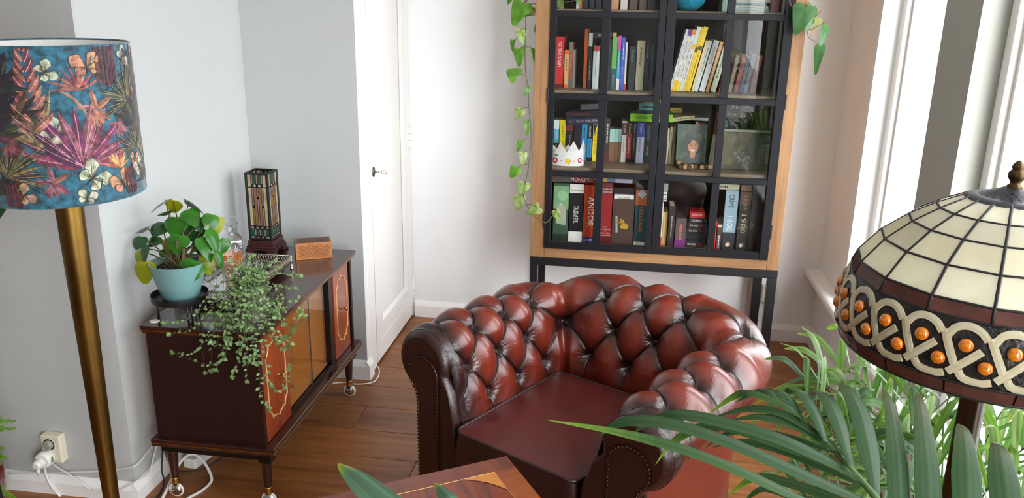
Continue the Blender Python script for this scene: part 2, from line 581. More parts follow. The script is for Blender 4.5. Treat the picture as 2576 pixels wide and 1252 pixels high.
key = MB().cyl((-1.095, 3.436, .912), (-1.062, 3.436, .912), .003, n=8)
key.tube([(-1.062+.011*math.cos(a)+.011, 3.436+.002, .912+.008*math.sin(a)) for a in [2*PI*i/14 for i in range(14)]], .002, 6, closed=True)
key.build('key', M_chrome, dr, smooth=True)
for hz in (.97, .165):
    hm = MB()
    for q in range(3):
        hm.cyl((-1.091, 4.040, hz-.048+q*.034), (-1.091, 4.040, hz-.048+q*.034+.031), .0075, n=12)
    hm.ball((-1.091, 4.040, hz+.057), .0062, 10, 6).ball((-1.091, 4.040, hz-.051), .0062, 10, 6)
    hm.box((-1.0985, 4.005, hz-.048), (-1.0955, 4.036, hz+.051))
    hm.build('hinge', M_white, dr, auto=40)

# pale paved ground outside the windows
struct(MB().box((1.5, -25, -3.1), (45, 30, -3.0)), 'ground_outside', mat('pale_paving', (200, 200, 198), rough=.9, var=.1, vscale=3))

# ================================================================== SIDEBOARD AND WHAT STANDS ON IT
def wb(mb, name, m, root, **k):
    """mesh given in world coordinates, hung under an unrotated root"""
    mb.xf(T(*(-root.location)))
    return mb.build(name, m, root, **k)

M_mdark = wood_mat('mahogany_dark', (38, 15, 12), (58, 25, 18), 'y', rough=.22, coat=.6, bump=.02)
M_mside = wood_mat('mahogany_side', (30, 12, 11), (40, 16, 13), 'z', rough=.4, bump=.03)
M_mfront = wood_mat('mahogany_front', (122, 44, 18), (158, 66, 28), 'z', rough=.2, coat=.8, bump=.02)
M_minner = wood_mat('amber_veneer', (196, 128, 54), (214, 148, 72), 'z', rough=.45, bump=.02)
M_inlay = mat('pale_inlay', (214, 178, 122), rough=.3)
M_blk = mat('black_lacquer', (14, 12, 12), rough=.3)
G_cab = thin_glass('cabinet_glass', (.97, .97, .95))

sb = thing('sideboard', 'low dark mahogany drinks cabinet on castors, glass doors, against the white wall', 'sideboard', (-1.295, 2.685, 0))
# top slab with a moulded edge
mp_ = MB().box((-1.498, 2.232, .628), (-1.092, 3.142, .641)).box((-1.494, 2.236, .616), (-1.097, 3.138, .6225))
wb(mp_, 'top', M_mdark, sb, bevel=.002)
wb(MB().box((-1.4965, 2.2335, .6225), (-1.0935, 3.1405, .628)), 'brass_edge', M_brass, sb, bevel=.001, seg=1, label='thin brass line around the top')
# carcass: two ends, back, floor, dividers
for ya_, yb_ in ((2.245, 2.262), (3.115, 3.132)):
    wb(MB().box((-1.488, ya_, .236), (-1.111, yb_, .616)), 'end_panel', M_mside, sb, bevel=.001, seg=1)
wb(MB().box((-1.488, 2.262, .24), (-1.478, 3.115, .616)), 'back_panel', M_minner, sb)
wb(MB().box((-1.478, 2.262, .236), (-1.120, 3.115, .252)), 'cabinet_floor', M_minner, sb)
for ya_ in (2.458, 2.892):
    wb(MB().box((-1.478, ya_, .252), (-1.122, ya_+.010, .616)), 'divider', M_minner, sb)
# base board, apron
wb(MB().box((-1.506, 2.228, .214), (-1.078, 3.146, .2215)).box((-1.506, 2.228, .2265), (-1.078, 3.146, .240)), 'base_board', M_mdark, sb, bevel=.003)
wb(MB().box((-1.504, 2.2295, .2215), (-1.0795, 3.1445, .2265)), 'brass_edge', M_brass, sb, bevel=.001, seg=1)
ap = MB().box((-1.488, 2.252, .182), (-1.10, 2.266, .214)).box((-1.104, 2.262, .186), (-1.118, 3.12, .214)).box((-1.488, 3.108, .182), (-1.10, 3.122, .214))
ap.box((-1.145, 2.250, .172), (-1.102, 2.292, .214)).box((-1.145, 3.082, .172), (-1.102, 3.124, .214))
wb(ap, 'apron', M_blk, sb, bevel=.002, seg=1)
# legs with brass ferrules and ball castors
for lx, ly in ((-1.463, 2.274), (-1.128, 2.272), (-1.463, 3.085), (-1.126, 3.088)):
    lg = wb(MB().lathe([(.017, .120), (.019, .118), (.0195, .108), (.018, .102), (.0185, .096), (.0125, .004), (.0125, 0)][::-1], 20, (lx, ly, .066)), 'leg', M_mdark, sb, smooth=True)
    # sub-parts are placed in the sideboard's own space, so they follow the same shift
    wb(MB().lathe([(.009, -.006), (.0135, -.004), (.014, .001), (.0125, .004), (.014, .009), (.0125, .013), (.014, .018), (.013, .021)], 18, (lx, ly, .054)), 'ferrule', M_brass, sb, smooth=True)
    cz = .0255
    cs = wb(MB().ball((lx, ly, cz), .0225, 18, 12, (1, .62, 1)), 'castor', M_chrome, sb, smooth=True, label='chrome ball castor with white tyre')
    ty = MB()
    ring = [(lx+.0235*math.cos(a), ly, cz+.0235*math.sin(a)) for a in [2*PI*i/26 for i in range(26)]]
    ty.tube(ring, .0040, 8, closed=True)
    wb(ty, 'tyre', M_plast_w, sb, smooth=True)
    wb(MB().cyl((lx, ly, .04), (lx, ly, .052), .006, n=10), 'castor_stem', M_chrome, sb)

def ogee(y0, y1, z0, z1):
    """panel inlay outline with stepped corners and a small point top and bottom"""
    a = .028
    ym = (y0+y1)/2
    def arc(c, r, t0, t1, n=6): return [(c[0]+r*math.cos(t0+(t1-t0)*i/n), c[1]+r*math.sin(t0+(t1-t0)*i/n)) for i in range(n+1)]
    P = []
    P += [(y0, z0+a*1.6)] + [(y0, z1-a*1.6)]
    P += arc((y0-.012, z1-a*.3), a*1.25, -PI/2+.4, .05)
    P += [(y0+a*1.3, z1-.012), (ym-.012, z1-.004), (ym, z1+.004), (ym+.012, z1-.004), (y1-a*1.3, z1-.012)]
    P += arc((y1+.012, z1-a*.3), a*1.25, PI-.05, 1.5*PI-.4)
    P += [(y1, z1-a*1.6), (y1, z0+a*1.6)]
    P += arc((y1+.012, z0+a*.3), a*1.25, PI/2+.4, PI-.05)
    P += [(y1-a*1.3, z0+.012), (ym+.012, z0+.004), (ym, z0-.004), (ym-.012, z0+.004), (y0+a*1.3, z0+.012)]
    P += arc((y0-.012, z0+a*.3), a*1.25, .05, PI/2-.4)
    return P
for y0, y1, ky in ((2.264, 2.459, 2.374), (2.918, 3.088, 2.998)):
    d = wb(MB().box((-1.128, y0, .242), (-1.112, y1, .614)), 'door', M_mfront, sb, bevel=.0015, seg=1)
    pts = [(-1.1112, y, z) for y, z in ogee(y0+.027, y1-.025, .300, .575)]
    wb(MB().tube(pts, .0022, 6, closed=True), 'inlay', M_inlay, sb, smooth=True, label='pale brass-coloured inlay line')
    kb = MB().lathe([(.007, 0), (.007, .002), (.0035, .004), (.0035, .016), (.009, .019), (.0105, .022), (.009, .025), (0, .026)], 18)
    kb.xf(T(-1.112, ky, .438) @ RY(PI/2))
    wb(kb, 'knob', M_brass, sb, smooth=True)
# glass front: two sliding panes, dark track and the dark gap beside the right door
wb(MB().box((-1.130, 2.468, .616), (-1.112, 2.918, .606)), 'glass_track', M_blk, sb)
wb(MB().box((-1.130, 2.460, .240), (-1.112, 2.918, .252)), 'glass_track', M_blk, sb)
wb(MB().box((-1.135, 2.868, .252), (-1.113, 2.905, .606)), 'dark_upright', M_blk, sb)
wb(MB().box((-1.122, 3.088, .242), (-1.118, 3.116, .614)), 'dark_upright', M_blk, sb)
wb(MB().box((-1.1195, 2.468, .253), (-1.1155, 2.672, .606)), 'glass_door', G_cab, sb)
wb(MB().box((-1.1275, 2.664, .253), (-1.1235, 2.868, .606)), 'glass_door', G_cab, sb)
wb(MB().box((-1.1196, 2.6715, .253), (-1.1150, 2.6735, .606)), 'pane_edge', mat('glass_edge', (60, 74, 66), rough=.2), sb)

# stemmed glasses standing inside
G_cry = thin_glass('thin_crystal', (.985, .985, .985), refl=2.0)
def wine_glass(x, y, z, s, label):
    t = thing('wine_glass', label, 'glass', (x, y, z), 0, 'glasses in the cabinet')
    pr = [(0, .004), (.004, .005), (.0035, .02), (.0035, .07), (.01, .078), (.03, .10), (.036, .125), (.031, .165)]
    MB().lathe([(r*s, h*s) for r, h in pr], 28, cap1=False).build('bowl', G_cry, t, smooth=True)
    MB().lathe([(.032*s, 0), (.032*s, .0015*s), (.006*s, .005*s), (.003*s, .006*s)], 28).build('foot', G_cry, t, smooth=True)
wine_glass(-1.20, 2.525, .2525, 1.0, 'clear stemmed glass behind the left glass pane, nearest the left door')
wine_glass(-1.27, 2.575, .2525, 1.08, 'clear stemmed glass behind the left glass pane, middle of the row')
wine_glass(-1.21, 2.640, .2525, 1.02, 'clear stemmed glass inside the cabinet, near the joint of the sliding panes')

# small white felt disc
dk = MB().lathe([(0, 0), (.0155, 0), (.0155, .002), (.009, .003), (.006, .0024), (0, .0024)], 28)
tag(dk.build('felt_disc', mat('felt_white', (226, 224, 210), rough=.8), smooth=True, loc=(-1.470, 2.275, .6412)), 'small round white felt pad on the near corner of the sideboard', 'pad')

# low black plant stand
ps = thing('plant_stand', 'black metal plant stand with round tray under the turquoise pot', 'plant stand', (-1.402, 2.322, .641))
tr = MB().lathe([(0, .066), (.086, .066), (.0875, .068), (.0885, .086), (.0865, .086), (.085, .070), (0, .070)], 48)
tr.build('tray', M_black, ps, smooth=False, auto=40)
for a in (200, 320, 80):
    a = math.radians(a)
    lg = MB()
    for s_ in (-.09, .09):
        lg.cyl((.072*math.cos(a+s_), .072*math.sin(a+s_), 0), (.072*math.cos(a+s_), .072*math.sin(a+s_), .067), .0032, n=8)
    lg.cyl((.072*math.cos(a-.09), .072*math.sin(a-.09), .0032), (.072*math.cos(a+.09), .072*math.sin(a+.09), .0032), .0032, n=8)
    lg.build('leg', M_black, ps, smooth=True)

# --- leaf outlines -------------------------------------------------------------
def heart_leaf(w, l, dome=.12, fold=.08, notch=.12, n=18, tipc=.05, rings=4, rnd_=1.0):
    """heart-shaped blade in xy, tip at -y... tip towards +y, stalk joins at the origin; slightly domed"""
    P = []
    out = []
    for i in range(n*2):
        t = i/(n*2)*2*PI                    # 0 at tip
        c, s = math.cos(t), math.sin(t)
        y = .5*c + rnd_*.12*math.cos(2*t) + .03*math.cos(3*t)
        x = .53*s - .06*rnd_*math.sin(2*t)
        if abs(t-PI) < .5: y += notch*(1-abs(t-PI)/.5)**1.2
        out.append((x*w, (y+.18)*l))
    vs = [(0, 0, 0)]; fs = []
    m = len(out)
    for k_ in range(1, rings+1):
        q = k_/rings
        for x, y in out:
            X, Y = x*q, y*q
            z = -dome*(X*X+Y*Y)/max(w, l) + fold*abs(X)*.6 - tipc*max(0, Y/l)**2*l
            vs.append((X, Y, z))
    for i in range(m): fs.append((0, 1+i, 1+(i+1) % m))
    for k_ in range(rings-1):
        a, b_ = 1+k_*m, 1+(k_+1)*m
        for i in range(m): fs.append((a+i, b_+i, b_+(i+1) % m, a+(i+1) % m))
    r = MB(); r.add(vs, fs); return r

# screen-aligned axes of the view, only used to aim leaves the way they grow in the photograph
_R = Vector((cam.matrix_world[0][0], cam.matrix_world[1][0], cam.matrix_world[2][0]))
_U = Vector((cam.matrix_world[0][1], cam.matrix_world[1][1], cam.matrix_world[2][1]))
_B = Vector((cam.matrix_world[0][2], cam.matrix_world[1][2], cam.matrix_world[2][2]))
def aim(nrm, tip):
    """leaf frame from a normal (right, up, towards) and a tip direction (right, up)"""
    n = (_R*nrm[0]+_U*nrm[1]+_B*nrm[2]).normalized()
    y = (_R*tip[0]+_U*tip[1])
    y = y-n*y.dot(n)
    y = y.normalized()
    return y.cross(n), y, n

M_pep = leaf_mat('peperomia_leaf', (38, 92, 26), (62, 128, 34), rough=.22, trans=.18, vscale=10)
M_pepd = leaf_mat('peperomia_leaf_dark', (28, 66, 34), (46, 88, 40), rough=.28, trans=.12, vscale=10)
M_pepy = leaf_mat('peperomia_leaf_yellow', (124, 142, 24), (186, 176, 36), rough=.3, trans=.35, vscale=9)
M_stem = mat('brown_stem', (78, 70, 34), rough=.6)
M_soil = mat('potting_soil', (48, 34, 26), rough=.95, var=.6, vscale=60, bump=1.0, bscale=90)
M_turq = mat('turquoise_ceramic', (112, 154, 154), rough=.38, bump=.02, bscale=40, var=.05)

pp = thing('potted_peperomia', 'round glossy-leaved plant in a turquoise pot on the black stand', 'plant', (-1.398, 2.322, .711))
MB().lathe([(0, .000), (.050, .000), (.056, .004), (.070, .05), (.084, .105), (.088, .122), (.084, .122), (.080, .106), (.0, .100)], 48).build('pot', M_turq, pp, smooth=False, auto=50)
sl_ = MB().lathe([(0, .108), (.04, .107), (.081, .104), (.081, .095)], 24)
for q in range(30):
    a, r_ = rnd.uniform(0, 6.28), rnd.uniform(.02, .074)
    sl_.ball((r_*math.cos(a), r_*math.sin(a), .107), rnd.uniform(.004, .008), 6, 4)
sl_.build('soil', M_soil, pp, smooth=True)
cc = Vector((-1.398, 2.322, .711))
pepl = [  # centre in the view plane (right, up, towards) in metres from the pot rim centre, width, length, normal, tip
 (670, 415, 0, 300, 250, (0, .35, .93), (0, -1), 0), (735, 640, .02, 255, 240, (.05, .3, .95), (-.25, -1), 0), (920, 990, .03, 320, 290, (.15, .25, .93), (-.35, -1), 0),
 (315, 1010, .03, 265, 275, (-.1, .12, .99), (0, -1), 2), (275, 770, .01, 165, 225, (-.5, .2, .8), (-.05, -1), 1), (140, 840, -.03, 175, 205, (-.5, .1, .9), (.3, -1), 2),
 (195, 635, 0, 220, 175, (-.2, .5, .8), (-.1, -1), 1), (225, 465, -.02, 260, 200, (-.25, .92, .3), (-1, -.3), 1), (430, 450, -.02, 270, 230, (-.05, .7, .65), (-.2, -1), 1),
 (460, 130, -.02, 240, 300, (-.4, .88, .22), (-1, -.5), 0), (570, 150, -.05, 210, 180, (0, .5, -.6), (-.2, -1), 2), (850, 150, -.03, 220, 310, (.35, .8, -.35), (1, -.5), 1),
 (870, 300, 0, 235, 240, (.3, .5, .8), (.5, -1), 0), (1115, 370, -.01, 200, 230, (.55, .3, .78), (-.3, -1), 0), (1150, 400, -.04, 200, 220, (.6, .2, .75), (0, -1), 2), (1080, 700, .02, 190, 330, (.6, .45, .6), (.5, -1), 0),
 (1165, 600, 0, 190, 300, (.75, .35, .5), (.4, -1), 0), (1270, 675, -.03, 140, 190, (.6, .1, .7), (-.2, -1), 0), (1262, 850, .01, 130, 220, (.75, .3, .45), (.35, -1), 0),
 (1085, 900, 0, 190, 270, (.3, .1, .93), (.1, -1), 2), (950, 690, -.04, 230, 220, (.2, .3, .9), (.2, -1), 1), (520, 670, -.05, 250, 220, (-.1, .4, .85), (-.1, -1), 2),
 (520, 245, -.02, 260, 220, (-.1, .93, .25), (-1, -.2), 1), (480, 780, -.02, 140, 110, (-.1, .5, .8), (0, -1), 0), (380, 620, -.01, 220, 160, (-.2, .6, .7), (-.4, -1), 1),
 (880, 560, -.03, 200, 170, (.2, .6, .7), (.3, -1), 1), (760, 480, -.03, 240, 200, (.2, .4, .85), (.4, -1), 1), (600, 860, -.05, 220, 180, (-.1, .5, .8), (0, -1), 1), (1000, 420, -.02, 210, 240, (.5, .4, .7), (.7, -.7), 1)]
K = 1/780.8/5.218
pst = MB()
base0 = Vector((0, 0, .104))
for cx, cy, dz, w, l, nr, tp, mi in pepl:
    p = _R*((cx-700)*K) + _U*((945-cy)*K) + _B*dz + Vector((0, 0, .11))
    x, y, n = aim(nr, tp)
    q = p - y*(.18*l*K)
    o = heart_leaf(w*K*1.06, l*K*1.06, dome=.30, fold=-.06, rnd_=.6, notch=.09).build('leaf', (M_pep, M_pepd, M_pepy)[mi], pp, smooth=True)
    o.matrix_basis = frame(x, y, n, q)
    b0 = base0+Vector((rnd.uniform(-.022, .022), rnd.uniform(-.022, .022), 0))
    mid = b0.lerp(q, .55)+Vector((0, 0, .018))
    pst.tube(spline([b0, mid, q-n*.004, q], 8), [.0028, .0026, .0022, .002, .0018, .0016, .0015, .0014], 6)
pst.cyl((0, 0, .1), (.004, .002, .19), .009, .006, 10).cyl((.02, -.01, .1), (.03, -.005, .17), .007, .005, 10)
pst.build('stems', M_stem, pp, smooth=True)

# --- trailing plant --------------------------------------------------------------
tc_ = Vector((-1.180, 2.360, .6412))
tp_ = thing('trailing_plant', 'small-leaved trailing plant spilling from a pale grey pot over the sideboard corner', 'plant', tc_)
M_potg = mat('pale_grey_glaze', (172, 176, 164), rough=.25, rgb2=(120, 118, 104), vscale=16, bump=.1, bscale=30, stretch=(1, 1, .3), coat=.3)
MB().lathe([(0, 0), (.042, 0), (.0445, .004), (.047, .06), (.049, .108), (.045, .110), (.043, .10), (0, .098)], 32).build('pot', M_potg, tp_, smooth=False, auto=50)
MB().lathe([(0, .101), (.0435, .100), (.0435, .09)], 20).build('soil', M_soil, tp_, smooth=True)
M_tl = leaf_mat('trailing_leaf', (116, 152, 92), (162, 190, 128), rough=.45, trans=.25, vscale=40, rnd_v=.28)
M_tl2 = leaf_mat('trailing_leaf_dark', (72, 92, 58), (100, 120, 76), rough=.45, trans=.2, vscale=40, rnd_v=.25)
M_ts = mat('dark_thin_stem', (56, 44, 38), rough=.7)
def small_leaf(s):
    """pointed oval leaf folded along its midrib"""
    prof = [(0, 0), (.22, .26), (.34, .50), (.26, .78), (0, 1.05)]
    m_ = MB(); vs = []
    for wv, t in prof:
        z = -.15*t*t
        vs += [(-wv*s, t*s, (z+wv*.25)*s), (0, t*s, z*s), (wv*s, t*s, (z+wv*.25)*s)]
    fs = []
    for i in range(4):
        for j in range(2):
            a = i*3+j
            fs.append((a, a+1, a+4, a+3))
    m_.add(vs, fs); return m_
tlm = [small_leaf(s).mesh('leaf', m_, True) for s in (.011, .0135, .016) for m_ in (M_tl, M_tl, M_tl2)]
r3 = random.Random(21)
stm = MB(); leafs = []; extra = MB()
def vine(pts, n, dens, dark=.25, s=1.0):
    P = spline(pts, n)
    stm.tube(P, .0007, 4)
    k_ = 2
    while k_ < n-1:
        t = (P[k_+1]-P[k_-1]).normalized()
        for sd in (-1, 1):
            if r3.random() < .12: continue
            side = t.cross(Vector((0, 0, 1)))
            if side.length < .2: side = Vector((r3.uniform(-1, 1), r3.uniform(-1, 1), 0))
            side.normalize()
            d = (side*sd + t*.5 + Vector((r3.uniform(-.7, .7), r3.uniform(-.9, .2), r3.uniform(-.4, .7)))).normalized()
            nn = (Vector((r3.uniform(-.5, .8), r3.uniform(-1.1, -.1), r3.uniform(.1, 1.1))))
            nn = (nn-d*nn.dot(d)).normalized()
            leafs.append((P[k_], d, nn, r3.random() < dark, s))
        k_ += dens
    # little rosette at the growing tip
    for q in range(4):
        d = ((P[-1]-P[-3]).normalized()+Vector((r3.uniform(-1, 1), r3.uniform(-1, 1), r3.uniform(-1, 1)))).normalized()
        nn = Vector((r3.uniform(-.3, .5), -1, r3.uniform(.1, .9))); nn = (nn-d*nn.dot(d)).normalized()
        leafs.append((P[-1], d, nn, False, s*.9))
top = Vector((0, 0, .104))
# long trailers, each led over the edge it falls from (positions relative to the pot foot)
trail = [
 [(-.03, -.02, .12), (-.09, -.09, .08), (-.16, -.125, .03), (-.235, -.115, .012)],
 [(-.03, -.03, .12), (-.08, -.10, .08), (-.13, -.14, .01), (-.20, -.145, -.01)],
 [(-.02, -.04, .12), (-.06, -.11, .06), (-.09, -.145, -.02), (-.13, -.15, -.07), (-.20, -.15, -.075)],
 [(-.02, -.04, .11), (-.03, -.11, .05), (-.02, -.145, -.03), (-.03, -.15, -.08), (-.085, -.15, -.105), (-.195, -.15, -.078)],
 [(0, -.04, .12), (-.02, -.11, .06), (-.03, -.145, -.05), (-.06, -.15, -.12)],
 [(.01, -.04, .12), (.01, -.11, .06), (.02, -.145, -.06), (-.005, -.15, -.135)],
 [(.01, -.04, .12), (.02, -.11, .06), (.045, -.147, -.05), (.04, -.15, -.145)],
 [(.02, -.03, .12), (.05, -.10, .06), (.075, -.14, -.03), (.082, -.145, -.13), (.08, -.145, -.20), (.098, -.135, -.245)],
 [(.02, -.03, .12), (.06, -.08, .05), (.093, -.12, -.03), (.097, -.12, -.13), (.102, -.11, -.19), (.115, -.06, -.215), (.12, .0, -.165)],
 [(.03, -.02, .12), (.07, -.05, .06), (.098, -.07, -.03), (.108, -.01, -.07), (.12, .06, -.03), (.125, .10, .0)],
 [(.03, -.02, .12), (.07, -.05, .06), (.098, -.06, -.04), (.11, .0, -.06), (.122, .06, -.055), (.128, .11, -.025)],
 [(.03, -.01, .12), (.08, -.03, .07), (.10, -.04, -.02), (.11, -.03, -.09), (.115, .02, -.09)],
 [(.03, 0, .12), (.08, .02, .09), (.10, .07, .04), (.108, .12, .03)],
 [(.03, 0, .12), (.07, .05, .10), (.08, .11, .07), (.085, .17, .05)],
 [(.02, .02, .12), (.05, .08, .13), (.06, .16, .10), (.075, .23, .075)],
 [(.01, .02, .12), (.02, .07, .15), (.01, .14, .13), (.02, .20, .11)],
 [(.0, .02, .12), (-.03, .05, .16), (-.05, .10, .16)],
 [(-.01, .01, .12), (-.05, .01, .16), (-.09, .02, .15)],
 [(-.02, 0, .12), (-.07, -.03, .13), (-.11, -.06, .09), (-.14, -.08, .05)],
 [(-.02, -.01, .12), (-.06, -.05, .11), (-.10, -.09, .05), (-.13, -.10, .012)],
 [(0, 0, .11), (.01, .01, .17), (.0, .03, .20)], [(.01, .01, .11), (.04, .03, .17), (.06, .06, .18)], [(-.01, 0, .11), (-.03, -.01, .17), (-.05, -.01, .19)],
]
for P in trail:
    L = sum((Vector(P[i+1])-Vector(P[i])).length for i in range(len(P)-1))
    vine([top]+[Vector(p) for p in P], max(8, int(L/.007)), 2, dark=.12)
for q in range(60):
    a = r3.uniform(-2.7, .9); e = r3.uniform(.055, .115)
    dz = r3.uniform(-.10, .05)
    dx, dy = math.cos(a), math.sin(a)
    # what reaches past the top's near or front edge hangs, the rest lies on it
    px_, py_ = dx*e, dy*e
    over = px_ > .092 or py_ < -.132
    if not over: dz = max(dz, -.0)+.012
    P = [top, Vector((dx*.03, dy*.03, .125+r3.uniform(0, .03))), Vector((dx*.055, dy*.055, .10+r3.uniform(-.02, .02))), Vector((px_, py_, max(.05, dz) if not over else .03)), Vector((px_*1.05, py_*1.08, dz))]
    vine(P, 17, 3, dark=.3)
for q in range(40):
    a = r3.uniform(0, 6.28); e = r3.uniform(.01, .06)
    vine([top, Vector((math.cos(a)*e*.6, math.sin(a)*e*.6, .125)), Vector((math.cos(a)*e, math.sin(a)*e, r3.uniform(.115, .165)))], 8, 2, dark=.45)
for q in range(14):  # a curtain close to the near corner
    x_ = r3.uniform(-.10, .08); z_ = r3.uniform(-.13, -.02)
    vine([top, Vector((x_*.4, -.045, .115)), Vector((x_*.8, -.10, .06)), Vector((x_, -.143, -.01)), Vector((x_+r3.uniform(-.02, .02), -.148, z_))], 20, 2, dark=.15)
leafs.sort(key=lambda t: t[0].y - t[0].x*.3)
n_obj = 0
r3.shuffle(leafs)
for i, (p, d, nn, dk_, s) in enumerate(leafs):
    M_ = frame(d.cross(nn), d, nn, p)
    me = tlm[r3.randrange(3)*3 + (2 if dk_ else r3.randrange(2))]
    if n_obj < 300:
        inst('leaf', me, tp_, M_); n_obj += 1
    else:
        sm = small_leaf(r3.choice((.011, .0135, .016))); sm.xf(M_); extra.add(sm.v, sm.f)
stm.build('stems', M_ts, tp_, smooth=True)
extra.build('leaves', M_tl, tp_, smooth=True, kind='stuff')

# --- silver gallery tray with decanter and tumblers ---------------------------------
M_silver = mat('old_silver', (190, 184, 172), rough=.28, metal=1.0, rgb2=(150, 140, 122), vscale=20)
M_mirror = mat('tray_mirror', (205, 205, 200), rough=.06, metal=1.0)
ty_ = thing('gallery_tray', 'silver gallery tray with pierced rim on small feet, carrying the decanter', 'tray', (-1.37, 2.645, .6412))
hx, hy = .118, .214
MB().box((-hx, -hy, .022), (hx, hy, .027)).build('plate', M_mirror, ty_)
gl = MB()
def gallery(p0, p1, n):
    p0, p1 = Vector(p0), Vector(p1)
    d = (p1-p0)
    for i in range(n):
        a, b_ = p0+d*(i/n), p0+d*((i+1)/n)
        gl.tube([a+Vector((0, 0, .028)), b_+Vector((0, 0, .052))], .0011, 4)
        gl.tube([b_+Vector((0, 0, .028)), a+Vector((0, 0, .052))], .0011, 4)
    for z in (.027, .053):
        gl.tube([p0+Vector((0, 0, z)), p1+Vector((0, 0, z))], .0024, 6)
gallery((-hx, -hy, 0), (hx, -hy, 0), 22); gallery((hx, -hy, 0), (hx, hy, 0), 40); gallery((hx, hy, 0), (-hx, hy, 0), 22); gallery((-hx, hy, 0), (-hx, -hy, 0), 40)
gl.build('gallery', M_silver, ty_, smooth=True, label='pierced lattice rim')
for sx in (-1, 1):
    for sy in (-1, 1):
        MB().lathe([(.006, 0), (.007, .004), (.003, .008), (.0065, .014), (.003, .02), (.004, .023), (.004, .03), (.007, .036), (.003, .042), (.006, .05), (.002, .058), (0, .06)], 12, (sx*hx, sy*hy, 0)).build('foot', M_silver, ty_, smooth=True)

G_cut = thin_glass('cut_crystal', (.975, .985, .985), refl=2.2)
M_whisky = real_glass('whisky', (.93, .50, .10), ior=1.35)
M_whisky2 = mat('amber_liquid', (232, 126, 22), rough=.05, trans=.45)
def cutstar(mb, M, R, n=12):
    for i in range(n):
        a = 2*PI*i/n
        c, s = math.cos(a), math.sin(a)
        rr = R*(1 if i % 2 == 0 else .72)
        w = .0016
        vs = [M @ Vector(p) for p in ((0, 0, .0004), (c*rr*.5-s*w, s*rr*.5+c*w, .0003), (c*rr, s*rr, .0003), (c*rr*.5+s*w, s*rr*.5-c*w, .0003), (c*rr*.5, s*rr*.5, .0014))]
        mb.add(vs, [(0, 4, 1), (1, 4, 2), (2, 4, 3), (3, 4, 0)])
dc = thing('decanter', 'square cut-crystal decanter half full of amber spirit, faceted stopper', 'decanter', (-1.425, 2.735, .6686), math.radians(28)); dc.scale = (1, 1, 1.12)
def sq(r_):  # rounded square section factor
    return lambda a: 1/max(abs(math.cos(a)), abs(math.sin(a)))**.82
h = .040
MB().lathe([(0, 0), (h*.93, 0), (h, .006), (h, .098), (h*.93, .108), (h*.62, .119), (h*.36, .124)], 48, squash=sq(1), cap1=False).build('body', G_cut, dc, smooth=False, auto=28)
MB().lathe([(h*.42, .121), (.0135, .128), (.0125, .138), (.022, .143), (.0225, .146), (.014, .147), (.010, .14), (.010, .122)], 28, cap0=False, cap1=False).build('neck', G_cut, dc, smooth=True)
st = MB().lathe([(.0085, .130), (.0105, .149), (.014, .152), (.024, .156), (.030, .164), (.030, .174), (.024, .182), (.013, .184), (0, .184)], 10)
st.build('stopper', G_cut, dc, smooth=False)
MB().lathe([(0, .008), (h*.85, .008), (h*.86, .058), (0, .058)], 40, squash=sq(1)).build('spirit', M_whisky2, dc, smooth=False, auto=28)
cu_ = MB()
for q in range(4):
    Mq = RZ(q*PI/2) @ T(0, -h-.0005, 0) @ RX(PI/2)
    cutstar(cu_, Mq @ T(-.008, .040, 0), .030); cutstar(cu_, Mq @ T(.012, .078, 0), .018, 8)
cu_.build('cut_pattern', mat('cut_white', (232, 236, 238), rough=.15, trans=.3), dc)
def tumbler(x, y, s, label, fill):
    t = thing('tumbler', label, 'glass', (x, y, .6686), rnd.uniform(0, 1), 'tumblers on the silver tray')
    r_, hh = .034*s, .078*s
    MB().lathe([(0, 0), (r_*.9, 0), (r_*.95, .004), (r_, hh), (r_*.93, hh), (r_*.86, .014), (0, .012)], 16, squash=lambda a: 1+.02*math.cos(8*a)).build('glass_body', G_cut, t, smooth=False, auto=25)
    c2 = MB()
    for q in range(6):
        Mq = RZ(q*PI/3) @ T(0, -r_*1.0, hh*.45) @ RX(PI/2)
        cutstar(c2, Mq, .017, 8)
    c2.build('cut_pattern', MATS['cut_white'], t)
tumbler(-1.405, 2.50, 1.0, 'crystal tumbler on the near end of the silver tray, beside the turquoise pot', 0)
tumbler(-1.358, 2.600, .95, 'crystal tumbler in the middle of the tray, in front of the decanter', 0)
tumbler(-1.325, 2.685, .95, 'crystal tumbler right of the decanter, half hidden by the trailing plant', 0)

# --- tall square stained-glass lamp --------------------------------------------------
tl = thing('lantern_lamp', 'tall square stained-glass lamp on a dark wooden plinth, sideboard far corner', 'lamp', (-1.438, 3.050, .6412))
M_lead = mat('lead_came', (34, 31, 30), rough=.45, metal=.3)
M_roset = wood_mat('dark_plinth', (52, 24, 26), (70, 34, 32), 'x', rough=.35, bump=.05)
pl = MB()
pl.box((-.058, -.058, .030), (.058, .058, .040)).box((-.053, -.053, .040), (.053, .053, .062))
pl.box((-.061, -.061, .022), (.061, .061, .030))
pl.build('plinth', M_roset, tl, bevel=.002)
for sx in (-1, 1):
    for sy in (-1, 1):
        MB().box((sx*.030, sy*.030, .0), (sx*.063, sy*.063, .022)).box((sx*.046, sy*.046, -.0), (sx*.066, sy*.066, .010)).build('foot', M_roset, tl, bevel=.003)
zz0, zz1 = .0635, .338
W_ = .0435
pt = MB()
for sx in (-1, 1):
    for sy in (-1, 1):
        pt.box((sx*W_-.005, sy*W_-.005, zz0), (sx*W_+.005, sy*W_+.005, zz1))
for z in (zz0, zz1-.008):
    for s_ in (-1, 1):
        pt.box((-W_, s_*W_-.004, z), (W_, s_*W_+.004, z+.008)).box((s_*W_-.004, -W_, z), (s_*W_+.004, W_, z+.008))
pt.build('corner_posts', M_lead, tl, bevel=.001, seg=1)
